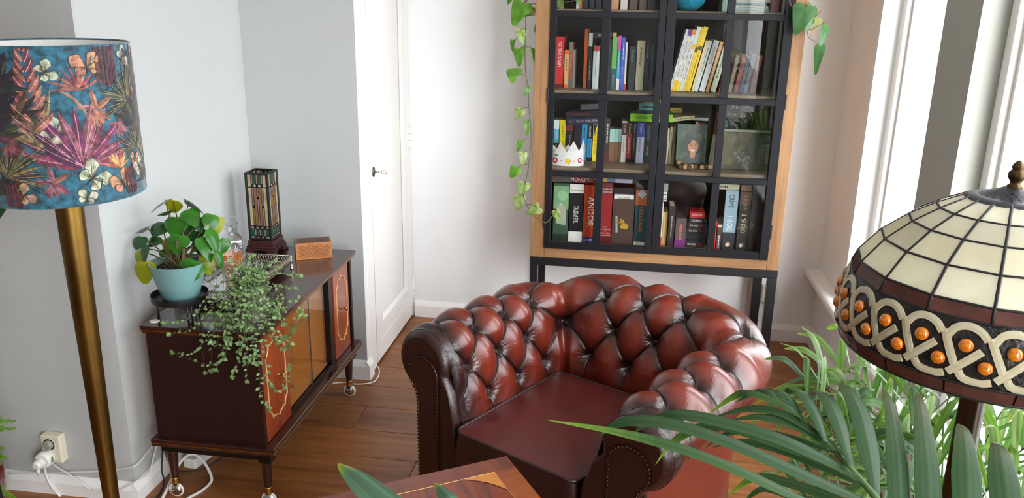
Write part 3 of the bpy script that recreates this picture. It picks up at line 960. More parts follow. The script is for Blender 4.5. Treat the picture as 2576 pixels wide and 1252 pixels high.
gcol = {'c': (214, 198, 158), 'b': (158, 118, 66), 'g': (44, 96, 72), 'l': (150, 128, 160), 'p': (172, 140, 132), 'k': (40, 34, 32), 'w': (196, 190, 180), 'o': (206, 160, 80)}
gm = {}
for kx, cv in gcol.items():
    gm[kx] = leaf_mat('opal_glass_'+kx, cv, tuple(int(x*.84) for x in cv), rough=.15, trans=.3, vscale=30, rnd_v=0)
# face layout: columns across and rows up (fractions of the panel)
def face_layout():
    out = []
    cw = [.17, .10, .15, .09, .15, .10, .17]; gap = .0016
    xs = [0]
    for w in cw: xs.append(xs[-1]+w/.93)
    # three tiers: bottom band, middle, top band
    rows = {0: [(0, .03, 'wkpkpkw'), (.035, .14, 'gpgpgpg'), (.145, .19, 'pkpkpkp')], 2: [(.80, .835, None), (.84, 1, None)]}
    for z0, z1, s in rows[0]:
        for i, c in enumerate(s): out.append((xs[i], xs[i+1], z0, z1, c))
    mid = [[(.195, .80, 'c')], [(.195, .48, 'b'), (.50, .52, 'k'), (.52, .80, 'l')], [(.195, .80, 'b')], [(.195, .62, 'l'), (.64, .66, 'k'), (.66, .80, 'p')], [(.195, .80, 'b')], [(.195, .48, 'p'), (.50, .52, 'k'), (.52, .80, 'p')], [(.195, .80, 'c')]]
    for i, segs in enumerate(mid):
        for z0, z1, c in segs: out.append((xs[i], xs[i+1], z0, z1, c))
    for i, c in enumerate('ckwkwkc'):
        if c == 'c': out.append((xs[i], xs[i+1], .81, 1, 'c'))
        else:
            out.append((xs[i], xs[i+1], .81, .85, 'w' if c == 'w' else 'k'))
            out.append((xs[i], xs[i+1], .855, 1, {1: 'p', 2: 'g', 3: 'p', 4: 'g', 5: 'p'}[i]))
    return out
lay = face_layout()
for q in range(4):
    R4 = RZ(q*PI/2)
    pn = MB().box((-W_+.005, -W_-.0012, zz0+.008), (W_-.005, -W_-.0002, zz1-.008))
    # lead lattice: strips between the pieces
    ld_ = MB()
    fw_, fh_ = 2*(W_-.005), zz1-zz0-.016
    for a, b_, c, d, ch in lay:
        x0, x1 = -fw_/2+a*fw_/1.0, -fw_/2+b_*fw_
        z0, z1 = zz0+.008+c*fh_, zz0+.008+d*fh_
        for (u0, v0, u1, v1) in ((x0, z0, x0+.0009, z1), (x1-.0009, z0, x1, z1), (x0, z0, x1, z0+.0009), (x0, z1-.0009, x1, z1)):
            ld_.box((u0, -W_-.0018, v0), (u1, -W_+.0012, v1))
    ld_.xf(R4)
    panel = ld_.build('leaded_panel', M_lead, tl)
    for kx in gcol:
        gmb = MB()
        for a, b_, c, d, ch in lay:
            if ch != kx: continue
            x0, x1 = -fw_/2+a*fw_, -fw_/2+b_*fw_
            z0, z1 = zz0+.008+c*fh_, zz0+.008+d*fh_
            gmb.box((x0+.0008, -W_-.0012, z0+.0008), (x1-.0008, -W_+.0008, z1-.0008))
        if gmb.v:
            gmb.xf(R4); gmb.build({'c': 'cream_glass', 'b': 'brown_glass', 'g': 'green_glass', 'l': 'lilac_glass', 'p': 'pink_glass', 'k': 'dark_glass', 'w': 'white_glass', 'o': 'amber_glass'}[kx], gm[kx], panel, kind='stuff')
MB().cyl((0, 0, .06), (0, 0, .13), .012, n=14).ball((0, 0, .15), .022, 14, 10).build('bulb', M_plast_w, tl, smooth=True)

# --- marquetry puzzle box ---------------------------------------------------------------
pz = thing('puzzle_box', 'small brown marquetry box with a woven line pattern, on the sideboard far end', 'box', (-1.2305, 3.030, .6412), math.radians(26))
M_pz = mat('box_veneer', (186, 120, 62), rough=.4, rgb2=(166, 102, 50), vscale=30)
M_pzt = mat('box_veneer_top', (118, 84, 60), rough=.4, rgb2=(98, 70, 52), vscale=40)
M_pzd = mat('box_dark_line', (84, 50, 26), rough=.5)
bx, by, bz = .071, .042, .0685
MB().box((-bx, -by, 0), (bx, by, bz)).build('body', M_pz, pz, bevel=.0015)
MB().box((-bx+.004, -by+.004, bz), (bx-.004, by-.004, bz+.0004)).build('lid_panel', M_pzt, pz)
ptn = MB()
def basket(M, w, hgt, st_=.0125):
    """woven pattern: groups of parallel slanting bars in two directions"""
    import itertools
    i = 0
    ny = int(hgt/st_)+2; nx = int(w/st_)+2
    for iy in range(-1, ny):
        for ix in range(-1, nx):
            cx, cy = (ix+.5*(iy % 2))*st_*1.35, iy*st_*.72
            for k_ in (-1, 0, 1):
                if (ix+iy) % 2: d, e = Vector((.86, .5)), Vector((-.5, .86))
                else: d, e = Vector((.86, -.5)), Vector((.5, .86))
                p = Vector((cx, cy))+e*k_*.0026
                a, b_ = p-d*.0075, p+d*.0075
                if min(a.x, b_.x) < .0035 or max(a.x, b_.x) > w-.0035 or min(a.y, b_.y) < .0035 or max(a.y, b_.y) > hgt-.0035: continue
                n_ = e*.00055
                ptn.add([M @ Vector((q.x, q.y, .0003)) for q in (a-n_, b_-n_, b_+n_, a+n_)], [(0, 1, 2, 3)])
basket(frame((1, 0, 0), (0, 0, 1), (0, -1, 0), (-bx, -by, 0)), 2*bx, bz)
basket(frame((0, 1, 0), (0, 0, 1), (1, 0, 0), (bx, -by, 0)), 2*by, bz)
basket(frame((0, -1, 0), (0, 0, 1), (-1, 0, 0), (-bx, by, 0)), 2*by, bz)
basket(frame((1, 0, 0), (0, 1, 0), (0, 0, 1), (-bx, -by, bz+.0003)), 2*bx, 2*by)
ptn.build('woven_pattern', M_pzd, pz, kind='stuff')

# ================================================================== BOOKCASE
M_oak = wood_mat('oak', (136, 96, 62), (168, 128, 88), 'z', rough=.5, scale=1.3, bump=.3, dist=4)
M_oakx = wood_mat('oak_rail', (138, 98, 64), (170, 130, 90), 'x', rough=.5, scale=1.3, bump=.3, dist=4)
M_shelf = wood_mat('shelf_board', (112, 96, 80), (140, 122, 102), 'x', rough=.55, bump=.1)
M_dkback = mat('dark_back_panel', (32, 28, 26), rough=.6, var=.2, vscale=4)
M_door = mat('black_door_frame', (17, 19, 25), rough=.5, spec=.3, bump=.03, bscale=150)
G_case = thin_glass('bookcase_glass', (.97, .98, .97), refl=.9)
bc = thing('bookcase', 'oak bookcase with black glazed doors on a black steel base, against the back wall', 'bookcase', (.1355, 3.80, 0))
TOPZ = 2.33
for x0, x1 in ((-.417, -.353), (.638, .690)):
    wb(MB().box((x0, 3.60, .513), (x1, 3.645, TOPZ)), 'corner_post', M_oak, bc, bevel=.002, seg=1)
wb(MB().box((-.353, 3.60, .513), (.638, 3.645, .5585)), 'bottom_rail', M_oakx, bc, bevel=.002, seg=1)
wb(MB().box((-.353, 3.60, 2.285), (.638, 3.645, TOPZ)), 'top_rail', M_oakx, bc, bevel=.002, seg=1)
for x0, x1 in ((-.417, -.397), (.670, .690)):
    wb(MB().box((x0, 3.645, .513), (x1, 4.005, TOPZ)), 'side_panel', M_oak, bc)
wb(MB().box((-.397, 3.990, .513), (.670, 4.002, TOPZ)), 'back_panel', M_dkback, bc)
wb(MB().box((-.397, 3.645, 2.31), (.670, 3.990, TOPZ)), 'top_board', M_oakx, bc)
for z in (.575, .932, 1.270, 1.609, 1.95):
    wb(MB().box((-.397, 3.63 if z > .6 else 3.646, z-.022), (.670, 3.990, z)), 'shelf', M_shelf, bc, bevel=.001, seg=1)
# steel base
M_steel = M_black
for x0, x1 in ((-.417, -.383), (.650, .690)):
    for y0, y1 in ((3.60, 3.634), (3.966, 4.0)):
        wb(MB().box((x0, y0, 0), (x1, y1, .474)), 'leg', M_steel, bc, bevel=.002, seg=1)
for y0, y1 in ((3.60, 3.634), (3.966, 4.0)):
    wb(MB().box((-.417, y0, .474), (.690, y1, .5125)), 'base_rail', M_steel, bc, bevel=.002, seg=1)
for x0, x1 in ((-.417, -.383), (.650, .690)):
    wb(MB().box((x0, 3.634, .474), (x1, 3.966, .5125)), 'side_rail', M_steel, bc, bevel=.002, seg=1)
# doors
railz = [(.562, .592), (.897, .922), (1.235, 1.261), (1.578, 1.603), (1.918, 1.943), (2.250, 2.282)]
def book_door(xs):
    """xs: outer edge, pane1 left, pane1 right, pane2 left, pane2 right, outer edge"""
    yf, yb = 3.588, 3.610
    d = wb(MB().box((xs[0], yf, .562), (xs[1], yb, 2.282)).box((xs[4], yf, .562), (xs[5], yb, 2.282)), 'door', M_door, bc, bevel=.0012, seg=1)
    for i, (z0, z1) in enumerate(railz):
        wb(MB().box((xs[1], yf+.0004, z0), (xs[4], yb, z1)), 'door_rail', M_door, bc, bevel=.0012, seg=1).parent = d
    for i in range(5):
        z0, z1 = railz[i][1], railz[i+1][0]
        wb(MB().box((xs[2], yf+.0008, z0), (xs[3], yb, z1)), 'muntin', M_door, bc, bevel=.0012, seg=1).parent = d
        for a, b_ in ((xs[1], xs[2]), (xs[3], xs[4])):
            wb(MB().box((a-.004, yb-.008, z0-.004), (b_+.004, yb-.005, z1+.004)), 'pane', G_case, bc).parent = d
    return d
d1 = book_door((-.3525, -.327, -.135, -.100, .098, .1262))
d2 = book_door((.1290, .167, .371, .403, .601, .6375))
for dd, x in ((d1, -.3545), (d2, .6395)):
    for z in (.69, 1.25, 1.82):
        wb(MB().cyl((x, 3.592, z-.032), (x, 3.592, z+.032), .0045, n=10), 'hinge', M_black, bc).parent = dd

# --- books and game boxes ----------------------------------------------------------
M_paper = mat('paper_block', (214, 204, 184), rough=.9)
_cm = {}
def cmat(c, rough=.5):
    k_ = (tuple(c), rough)
    if k_ not in _cm:
        _cm[k_] = mat('cover_%d_%d_%d_%d' % (*c, int(rough*100)), c, rough=rough)
    return _cm[k_]
BOOKS = [
 ('A', 'book', -0.3206, 0.0368, 3.72, 1.27, 0.2206, 0, 0, (196, 36, 40), [(0, 0.08, (90, 22, 30))], [("THE DEVIL'S DIARY", (240, 232, 225), 0.66, 0.5, 0.42)], 'thick red hardback with tall white capitals, first on the upper visible shelf'),
 ('A', 'book', -0.2881, 0.0189, 3.72, 1.27, 0.1654, 0, 0, (206, 160, 104), [(0, 0.09, (226, 96, 36)), (0.9, 1, (226, 96, 36))], [('~', (120, 70, 30), 0.6, 0.3, 0.3)], 'small sandy paperback with orange ends beside the thick red hardback'),
 ('A', 'book', -0.2695, 0.0167, 3.72, 1.27, 0.198, 0, 0, (150, 74, 66), [(0.78, 1, (122, 108, 98)), (0, 0.2, (98, 92, 92))], [('~', (210, 190, 180), 0.6, 0.3, 0.3)], 'dull red paperback with a grey-brown top, third from the thick red hardback'),
 ('A', 'book', -0.2554, 0.0097, 3.72, 1.27, 0.1678, 0, 0, (132, 130, 116), [], [], 'thin grey-beige paperback right of the dull red one, upper shelf'),
 ('A', 'book', -0.2055, 0.0143, 3.72, 1.27, 0.2549, 0, 0, (214, 92, 30), [], [], 'tall slim orange hardback standing above its neighbours on the upper shelf'),
 ('A', 'book', -0.1862, 0.0161, 3.72, 1.27, 0.2402, 0, 0, (40, 40, 48), [(0.76, 1, (222, 222, 218))], [('~', (210, 210, 214), 0.35, 0.3, 0.3)], 'dark slim book with a white top, right of the tall orange hardback'),
 ('A', 'book', -0.1594, 0.0256, 3.72, 1.27, 0.1853, 0, 0, (212, 222, 224), [(0.88, 1, (176, 70, 66))], [('~', (70, 70, 80), 0.6, 0.6, 0.2)], 'pale blue-white paperback with a red top, last before the first upright bar'),
 ('A', 'book', -0.0985, 0.0142, 3.72, 1.27, 0.2169, 0, 0, (30, 48, 42), [], [], 'dark green thin book just after the first upright bar, upper shelf'),
 ('A', 'book', -0.0797, 0.0206, 3.72, 1.27, 0.2267, 0, 0, (62, 82, 98), [(0.4, 1, (104, 176, 92))], [('~', (170, 190, 200), 0.18, 0.2, 0.25)], 'grey-blue book with a bright green upper part'),
 ('A', 'book', -0.0601, 0.0135, 3.72, 1.27, 0.2295, 0, 0, (38, 158, 184), [(0.74, 1, (206, 80, 160)), (0, 0.2, (226, 222, 214))], [('~', (220, 240, 244), 0.5, 0.4, 0.3)], 'turquoise paperback with a pink top and white foot'),
 ('A', 'book', -0.0419, 0.0178, 3.72, 1.27, 0.2232, 0, 0, (62, 86, 190), [], [('~', (220, 226, 246), 0.75, 0.3, 0.34), ('~', (190, 200, 240), 0.28, 0.3, 0.22)], 'cobalt blue paperback right of the turquoise and pink one'),
 ('A', 'book', -0.0289, 0.008, 3.72, 1.27, 0.2034, 0, 0, (216, 208, 184), [(0, 0.12, (190, 60, 50))], [], 'cream thin booklet squeezed beside the cobalt blue paperback'),
 ('A', 'book', -0.0009, 0.0276, 3.72, 1.27, 0.1856, 0, 0, (34, 40, 44), [], [('how to', (60, 160, 160), 0.78, 0.26, 0.42)], 'black book with teal lettering how to'),
 ('A', 'book', 0.0339, 0.0331, 3.72, 1.27, 0.2125, 0, 0, (176, 170, 142), [], [('Archaeology', (30, 28, 26), 0.68, 0.38, 0.36)], 'thick beige textbook titled in black, upper shelf second compartment'),
 ('A', 'book', 0.0624, 0.0185, 3.72, 1.27, 0.2088, 0, 0, (44, 50, 56), [], [('~', (140, 146, 150), 0.8, 0.25, 0.3)], 'dark slate book right of the thick beige textbook'),
 ('A', 'book', 0.0822, 0.0168, 3.72, 1.27, 0.1975, 0, 0, (52, 62, 74), [], [], 'dark blue-grey book at the end of the second compartment, upper shelf'),
 ('A', 'book', 0.1696, 0.0106, 3.72, 1.27, 0.261, 0, 11.9, (226, 226, 228), [], [('P3 ADVENTURES', (30, 30, 34), 0.6, 0.32, 0.5), ('2018-2019', (30, 30, 34), 0.22, 0.2, 0.5)], 'leaning white yearbook, first of the slanting row behind the right door'),
 ('A', 'book', 0.179, 0.0171, 3.72, 1.27, 0.2606, 0, 13.1, (228, 226, 226), [(0.9, 1, (112, 60, 140)), (0, 0.18, (236, 190, 40))], [('P3 ADVENTURES', (30, 30, 34), 0.66, 0.3, 0.45), ('2019-2020', (30, 30, 34), 0.33, 0.2, 0.45)], 'leaning white yearbook with a purple top and yellow foot'),
 ('A', 'book', 0.1956, 0.0145, 3.72, 1.27, 0.261, 0, 13.2, (230, 228, 226), [(0.92, 1, (238, 140, 50)), (0, 0.15, (244, 214, 40))], [('P3 ADVENTURES', (30, 30, 34), 0.66, 0.3, 0.45), ('2020-2021', (30, 30, 34), 0.33, 0.2, 0.45)], 'leaning white yearbook with an orange top and yellow foot'),
 ('A', 'book', 0.212, 0.0177, 3.72, 1.27, 0.2729, 0, 13.4, (222, 220, 216), [(0.66, 0.73, (240, 190, 40))], [('~', (70, 70, 80), 0.4, 0.4, 0.3)], 'leaning pale grey book with one yellow number tag'),
 ('A', 'book', 0.2255, 0.0098, 3.72, 1.27, 0.2709, 0, 14.1, (238, 198, 40), [(0.62, 0.7, (96, 84, 40))], [], 'leaning thin yellow book before the wider yellow one'),
 ('A', 'book', 0.2407, 0.0193, 3.72, 1.27, 0.2732, 0, 14.4, (242, 204, 44), [(0.64, 0.71, (110, 98, 60))], [('~', (70, 60, 30), 0.45, 0.45, 0.3)], 'leaning wide yellow handbook with a grey tag'),
 ('A', 'book', 0.2647, 0.0101, 3.73, 1.27, 0.217, 0, 9.8, (224, 206, 170), [], [], 'leaning cream thin paperback right of the yellow handbook'),
 ('A', 'book', 0.2787, 0.0179, 3.73, 1.27, 0.2174, 0, 10.1, (206, 212, 206), [], [('~', (60, 70, 70), 0.6, 0.5, 0.3)], 'leaning pale green-white paperback in the slanting row'),
 ('A', 'book', 0.3052, 0.0239, 3.73, 1.27, 0.218, 0, 10.4, (222, 222, 226), [], [('THE FACE OF BATTLE', (30, 30, 34), 0.72, 0.36, 0.5)], 'leaning white paperback with bold black title on battle'),
 ('A', 'book', 0.328, 0.0141, 3.73, 1.27, 0.2135, 0, 9.7, (216, 164, 112), [], [('~', (250, 240, 225), 0.5, 0.6, 0.36)], 'leaning tan-orange paperback with white title'),
 ('A', 'book', 0.3523, 0.0237, 3.73, 1.27, 0.1908, 0, 10.5, (196, 204, 176), [], [('~', (40, 50, 40), 0.6, 0.5, 0.4)], 'leaning pale sage book near the right upright bar'),
 ('A', 'book', 0.3758, 0.0123, 3.73, 1.27, 0.1714, 0, 11.2, (200, 64, 46), [], [], 'leaning red book half hidden by the right upright bar'),
 ('A', 'book', 0.4261, 0.0148, 3.74, 1.27, 0.1582, 0, 4.6, (124, 112, 94), [], [], 'leaning grey-brown book, first in the far right compartment'),
 ('A', 'book', 0.4539, 0.0198, 3.74, 1.27, 0.1622, 0, 4.2, (132, 46, 46), [], [], 'leaning dark red book, far right compartment of the upper shelf'),
 ('A', 'book', 0.4732, 0.0161, 3.74, 1.27, 0.1593, 0, 4.2, (52, 92, 124), [], [], 'leaning steel blue book, far right compartment of the upper shelf'),
 ('A', 'book', 0.4924, 0.018, 3.74, 1.27, 0.1664, 0, 3.9, (96, 104, 120), [], [], 'leaning grey book between the blue one and the maroon one, far right'),
 ('A', 'book', 0.5204, 0.0188, 3.74, 1.27, 0.1605, 0, 4.3, (122, 40, 48), [], [], 'leaning maroon book, rightmost of the upper shelf'),
 ('B', 'book', -0.351, 0.0096, 3.8, 0.932, 0.1614, 0, 0, (96, 30, 30), [], [], 'dark red thin book at the far left of the middle shelf'),
 ('B', 'book', -0.3308, 0.024, 3.8, 0.932, 0.1834, 0, 0, (88, 170, 206), [(0.78, 1, (220, 232, 236)), (0, 0.42, (24, 26, 34))], [('LISA JEWELL', (236, 240, 244), 0.66, 0.3, 0.38), ('THEN SHE WAS GONE', (230, 200, 60), 0.22, 0.34, 0.3)], 'blue and white thriller behind the paper crown, left end'),
 ('B', 'book', -0.302, 0.0265, 3.8, 0.932, 0.1844, 0, 0, (242, 222, 34), [], [('THE FAMILY', (30, 28, 20), 0.72, 0.3, 0.36), ('LISA JEWELL', (30, 28, 20), 0.28, 0.3, 0.36)], 'bright yellow thriller with black capitals behind the paper crown'),
 ('B', 'book', -0.2683, 0.0322, 3.8, 0.932, 0.1661, 0, 0, (40, 34, 42), [(0.82, 1, (128, 46, 40))], [('~', (150, 140, 150), 0.55, 0.3, 0.3)], 'dark book with a rusty red top behind the paper crown'),
 ('B', 'book', -0.2328, 0.0301, 3.8, 0.932, 0.1674, 0, 0, (42, 40, 58), [], [], 'dark purple book behind the paper crown points'),
 ('B', 'book', -0.2012, 0.0258, 3.8, 0.932, 0.1695, 0, 0, (44, 146, 200), [], [('~', (20, 50, 80), 0.75, 0.3, 0.3), ('G+G', (16, 40, 70), 0.45, 0.1, 0.4)], 'sky blue paperback right of the paper crown'),
 ('B', 'book', -0.1757, 0.0211, 3.8, 0.932, 0.1694, 0, 0, (58, 140, 196), [(0.62, 1, (22, 24, 30)), (0, 0.1, (22, 24, 30))], [('PAULA HAWKINS', (236, 238, 240), 0.8, 0.28, 0.44), ('INTO THE WATER', (22, 40, 60), 0.35, 0.4, 0.36)], 'black and blue paperback between the sky blue and the yellow one'),
 ('B', 'book', -0.1499, 0.0225, 3.8, 0.932, 0.1837, 0, 0, (246, 218, 24), [], [('Girl A', (40, 36, 20), 0.62, 0.26, 0.5), ('ABIGAIL DEAN', (90, 80, 20), 0.32, 0.28, 0.28)], 'yellow paperback with handwritten-style black title, last before the first bar'),
 ('B', 'book', -0.0962, 0.0231, 3.8, 0.932, 0.189, 0, 0, (58, 50, 48), [(0, 0.22, (90, 40, 40))], [('~', (228, 222, 214), 0.7, 0.44, 0.44)], 'dark brown paperback with white title, first of the second compartment'),
 ('B', 'book', -0.0728, 0.0234, 3.8, 0.932, 0.1514, 0, 0, (126, 92, 64), [(0.6, 1, (160, 204, 196))], [], 'brown novel with pale mint upper half, left of three'),
 ('B', 'book', -0.052, 0.0159, 3.8, 0.932, 0.1521, 0, 0, (120, 86, 60), [(0.6, 1, (150, 196, 190))], [], 'brown novel with pale mint upper half, middle of three'),
 ('B', 'book', -0.0374, 0.0107, 3.8, 0.932, 0.1527, 0, 0, (96, 70, 54), [(0.6, 1, (132, 172, 168))], [], 'brown novel with pale mint upper half, slimmest right one of three'),
 ('B', 'book', -0.0192, 0.0213, 3.8, 0.932, 0.19, 0, 0, (222, 218, 212), [(0.66, 0.95, (90, 40, 48)), (0.95, 1, (200, 196, 190))], [('PD JAMES', (230, 220, 215), 0.8, 0.2, 0.36), ('Innocent Blood', (60, 60, 66), 0.42, 0.3, 0.32)], 'white and maroon detective novel, second compartment'),
 ('B', 'book', 0.0043, 0.0223, 3.8, 0.932, 0.1885, 0, 0, (150, 52, 46), [(0.72, 1, (50, 32, 34)), (0, 0.1, (50, 40, 40))], [('PD James', (230, 220, 215), 0.84, 0.22, 0.4), ('The Murder Room', (250, 230, 225), 0.42, 0.42, 0.34)], 'brick red detective novel right of the white and maroon one'),
 ('B', 'book', 0.0269, 0.0201, 3.8, 0.932, 0.1873, 0, 0, (28, 28, 34), [], [('PD James', (200, 200, 206), 0.84, 0.2, 0.38), ('A Certain Justice', (190, 190, 196), 0.5, 0.4, 0.3)], 'black detective novel between the brick red and the pale blue one'),
 ('B', 'book', 0.0556, 0.0338, 3.8, 0.932, 0.1917, 0, 0, (176, 184, 206), [(0.62, 1, (66, 84, 170)), (0.97, 1, (220, 220, 220))], [('PD James', (226, 230, 244), 0.84, 0.2, 0.3), ('Devices and Desires', (70, 80, 120), 0.46, 0.4, 0.24)], 'thick pale blue detective novel fading to dark blue at the top'),
 ('B', 'book', 0.0893, 0.0302, 3.8, 0.932, 0.1905, 0, 0, (26, 32, 36), [], [('PD JAMES', (96, 116, 124), 0.72, 0.34, 0.42), ('~', (96, 116, 124), 0.3, 0.2, 0.4)], 'thick black detective novel at the end of the second compartment'),
 ('B', 'book', 0.1768, 0.0161, 3.8, 0.932, 0.1639, 0, 0, (216, 208, 176), [], [('BLACK COTTON', (50, 46, 40), 0.4, 0.6, 0.42)], 'cream paperback with black block title, first behind the right door'),
 ('B', 'book', 0.1934, 0.0115, 3.8, 0.932, 0.1695, 0, 0, (208, 198, 160), [], [('~', (80, 74, 60), 0.6, 0.5, 0.36)], 'yellowish slim paperback, second behind the right door, middle shelf'),
 ('B', 'book', 0.2067, 0.0105, 3.8, 0.932, 0.17, 0, 0, (200, 194, 168), [], [('~', (90, 84, 70), 0.7, 0.3, 0.36)], 'pale stone paperback, third behind the right door, middle shelf'),
 ('B', 'book', 0.2205, 0.0126, 3.8, 0.932, 0.1705, 0, 0, (40, 62, 58), [], [], 'dark teal book beside the portrait photograph'),
 ('B', 'book', 0.3067, 0.0106, 3.86, 0.932, 0.1883, 0, 0, (46, 104, 84), [(0.55, 1, (206, 218, 206))], [], 'green and white spine peeping above the portrait photograph'),
 ('B', 'book', 0.32, 0.0119, 3.86, 0.932, 0.1854, 0, 0, (186, 46, 44), [], [], 'red spine peeping above the portrait photograph'),
 ('B', 'book', 0.3423, 0.0247, 3.86, 0.932, 0.1795, 0, 0, (104, 108, 72), [], [], 'olive book standing behind the portrait photograph'),
 ('B', 'book', 0.4386, 0.0172, 3.86, 0.932, 0.2028, 0, 0, (34, 110, 74), [], [], 'emerald green book behind the grey picture board'),
 ('B', 'book', 0.4619, 0.0188, 3.86, 0.932, 0.1937, 0, 0, (60, 50, 72), [], [], 'dark violet book behind the grey picture board'),
 ('B', 'book', 0.6414, 0.0161, 3.86, 0.932, 0.2, 0, 0, (108, 40, 46), [], [], 'dark crimson book behind the right end of the grey board'),
 ('C', 'game_box', -0.2885, 0.0689, 3.67, 0.575, 0.2729, 0, 0, (60, 92, 72), [(0.56, 0.95, (126, 170, 128)), (0, 0.12, (40, 54, 46))], [('ARKHAM HORROR', (226, 222, 206), 0.48, 0.36, 0.3)], 'green and dark board game box, leftmost on the bottom shelf'),
 ('C', 'game_box', -0.2183, 0.0628, 3.67, 0.575, 0.2712, 0, 0, (22, 22, 26), [(0.85, 1, (226, 226, 222)), (0, 0.18, (226, 226, 222))], [('TALES of EVIL', (236, 236, 236), 0.48, 0.3, 0.34)], 'black board game box with white ends, bottom shelf'),
 ('C', 'game_box', -0.1501, 0.0671, 3.67, 0.575, 0.2698, 0, 0, (196, 66, 34), [(0, 0.09, (34, 52, 142))], [('ANDOR', (244, 240, 230), 0.54, 0.52, 0.42)], 'orange-red board game box with a blue foot, beside the first upright bar'),
 ('C', 'game_box', -0.0818, 0.0525, 3.67, 0.575, 0.2832, 0, 0, (146, 32, 38), [(0.82, 1, (110, 40, 44)), (0, 0.14, (96, 20, 26))], [], 'dark red detective game box right of the first upright bar'),
 ('C', 'game_box', -0.0035, 0.0979, 3.67, 0.575, 0.2118, 0, 0, (78, 60, 52), [], [], 'brown board game box with a gold skyline emblem'),
 ('C', 'game_box', 0.0758, 0.0533, 3.67, 0.575, 0.3019, 0, 0, (28, 82, 92), [(0.62, 0.86, (190, 112, 70)), (0.86, 1, (44, 36, 38)), (0, 0.055, (226, 222, 212))], [('EMERALD FLAME', (220, 132, 72), 0.4, 0.38, 0.3)], 'teal and copper adventure game box at the right end of the left door'),
 ('C', 'game_box', 0.1668, 0.0159, 3.67, 0.575, 0.2055, 0, 0, (224, 226, 228), [(0, 0.22, (206, 60, 60))], [], 'white slim box with a red foot, first behind the right door, bottom shelf'),
 ('C', 'book', 0.2159, 0.026, 3.67, 0.575, 0.1914, 0, 0, (52, 44, 44), [], [('~', (200, 190, 190), 0.5, 0.5, 0.3)], 'dark brown book beside three pale wood slats, bottom shelf'),
 ('C', 'game_box', 0.2581, 0.0482, 3.67, 0.575, 0.1359, 0, 0, (96, 84, 92), [(0, 0.28, (130, 50, 132))], [('~', (214, 120, 70), 0.55, 0.5, 0.42)], 'colourful card game box with purple foot, bottom shelf'),
 ('C', 'game_box', 0.4077, 0.0173, 3.67, 0.575, 0.128, 0, 0, (206, 34, 38), [], [('UNO', (248, 214, 40), 0.68, 0.28, 0.6)], 'bright red card game box right of the second upright bar'),
 ('C', 'game_box', 0.43, 0.0204, 3.67, 0.575, 0.1202, 0, 0, (86, 56, 56), [(0.86, 0.96, (206, 190, 170))], [('~', (230, 224, 220), 0.3, 0.5, 0.42)], 'small brown card game box beside the bright red one'),
 ('C', 'game_box', 0.471, 0.0548, 3.67, 0.575, 0.2757, 0, 0, (36, 46, 56), [(0.3, 1, (150, 176, 196))], [('CRIME', (30, 34, 40), 0.82, 0.22, 0.42), ('1400', (226, 232, 238), 0.45, 0.26, 0.5)], 'pale blue mystery game box fading to black at the foot'),
 ('C', 'game_box', 0.5305, 0.0483, 3.67, 0.575, 0.2713, 0, 0, (38, 32, 30), [(0.78, 1, (92, 62, 44))], [('CRIME', (150, 140, 130), 0.82, 0.24, 0.4), ('1900', (206, 190, 150), 0.46, 0.32, 0.46)], 'dark brown mystery game box right of the pale blue one'),
 ('C', 'game_box', 0.5789, 0.0448, 3.67, 0.575, 0.3024, 0, 0, (24, 26, 32), [], [], 'black box at the right end of the bottom shelf'),
]

rb = random.Random(5)
def spine_print(t, M, w, hgt, col, texts, face_y=0.0):
    """lettering that runs down a spine of width w and height hgt; M maps (x across, z up) -> part space, printed side -y"""
    for s, c, cf, lf, sf in texts:
        ctr = M @ Vector((0, face_y-.0006, cf*hgt))
        X, Yv, Zv = M.to_3x3() @ Vector((0, 0, -1)), M.to_3x3() @ Vector((1, 0, 0)), M.to_3x3() @ Vector((0, -1, 0))
        if s == '~':   # print too small to read: a broken line of tiny marks
            pm = MB(); z = (cf+lf/2)*hgt
            while z > (cf-lf/2)*hgt:
                l = rb.uniform(.003, .009)
                pm.box((-w*sf*.28, face_y-.0004, z-l), (w*sf*.28, face_y+.0002, z)); z -= l+rb.uniform(.0015, .004)
            pm.xf(M); pm.build('small_print', cmat(c), t, kind='stuff')
        else:
            lettering(s, cmat(c), t, frame(X, Yv, Zv, ctr), w*sf, lf*hgt)
def volume(kind, x, w, y, z, h, dep, lean, col, bands, texts, label, group, rough=.45):
    """upright book or box: cover, page block, printed bands and lettering; spine faces the room"""
    t = thing(kind, label, 'book' if kind == 'book' else 'game box', (x, y, z), 0, group)
    if lean: t.rotation_euler = (0, math.radians(lean), 0)
    if kind == 'book':
        dep = dep or min(.15, max(.10, h*.62))
        c = MB(); b_ = .0018
        c.box((-w/2, 0, 0), (-w/2+b_, dep, h)).box((w/2-b_, 0, 0), (w/2, dep, h)).box((-w/2+b_, 0, 0), (w/2-b_, b_, h))
        c.build('cover', cmat(col, rough), t)
        MB().box((-w/2+b_, b_, .003), (w/2-b_, dep-.003, h-.003)).build('pages', M_paper, t)
    else:
        dep = dep or min(.28, max(.09, h))
        MB().box((-w/2, 0, 0), (w/2, dep, h)).build('box_body', cmat(col, rough), t, bevel=.0012, seg=1)
    for a, b2, c2 in bands:
        MB().box((-w/2-.0002, -.0003, a*h), (w/2+.0002, .010, b2*h+.0002)).build('printed_band', cmat(c2, rough), t)
    if texts: spine_print(t, Matrix.Identity(4), w, h, col, texts)
    return t
VOL = {}
prev = {}
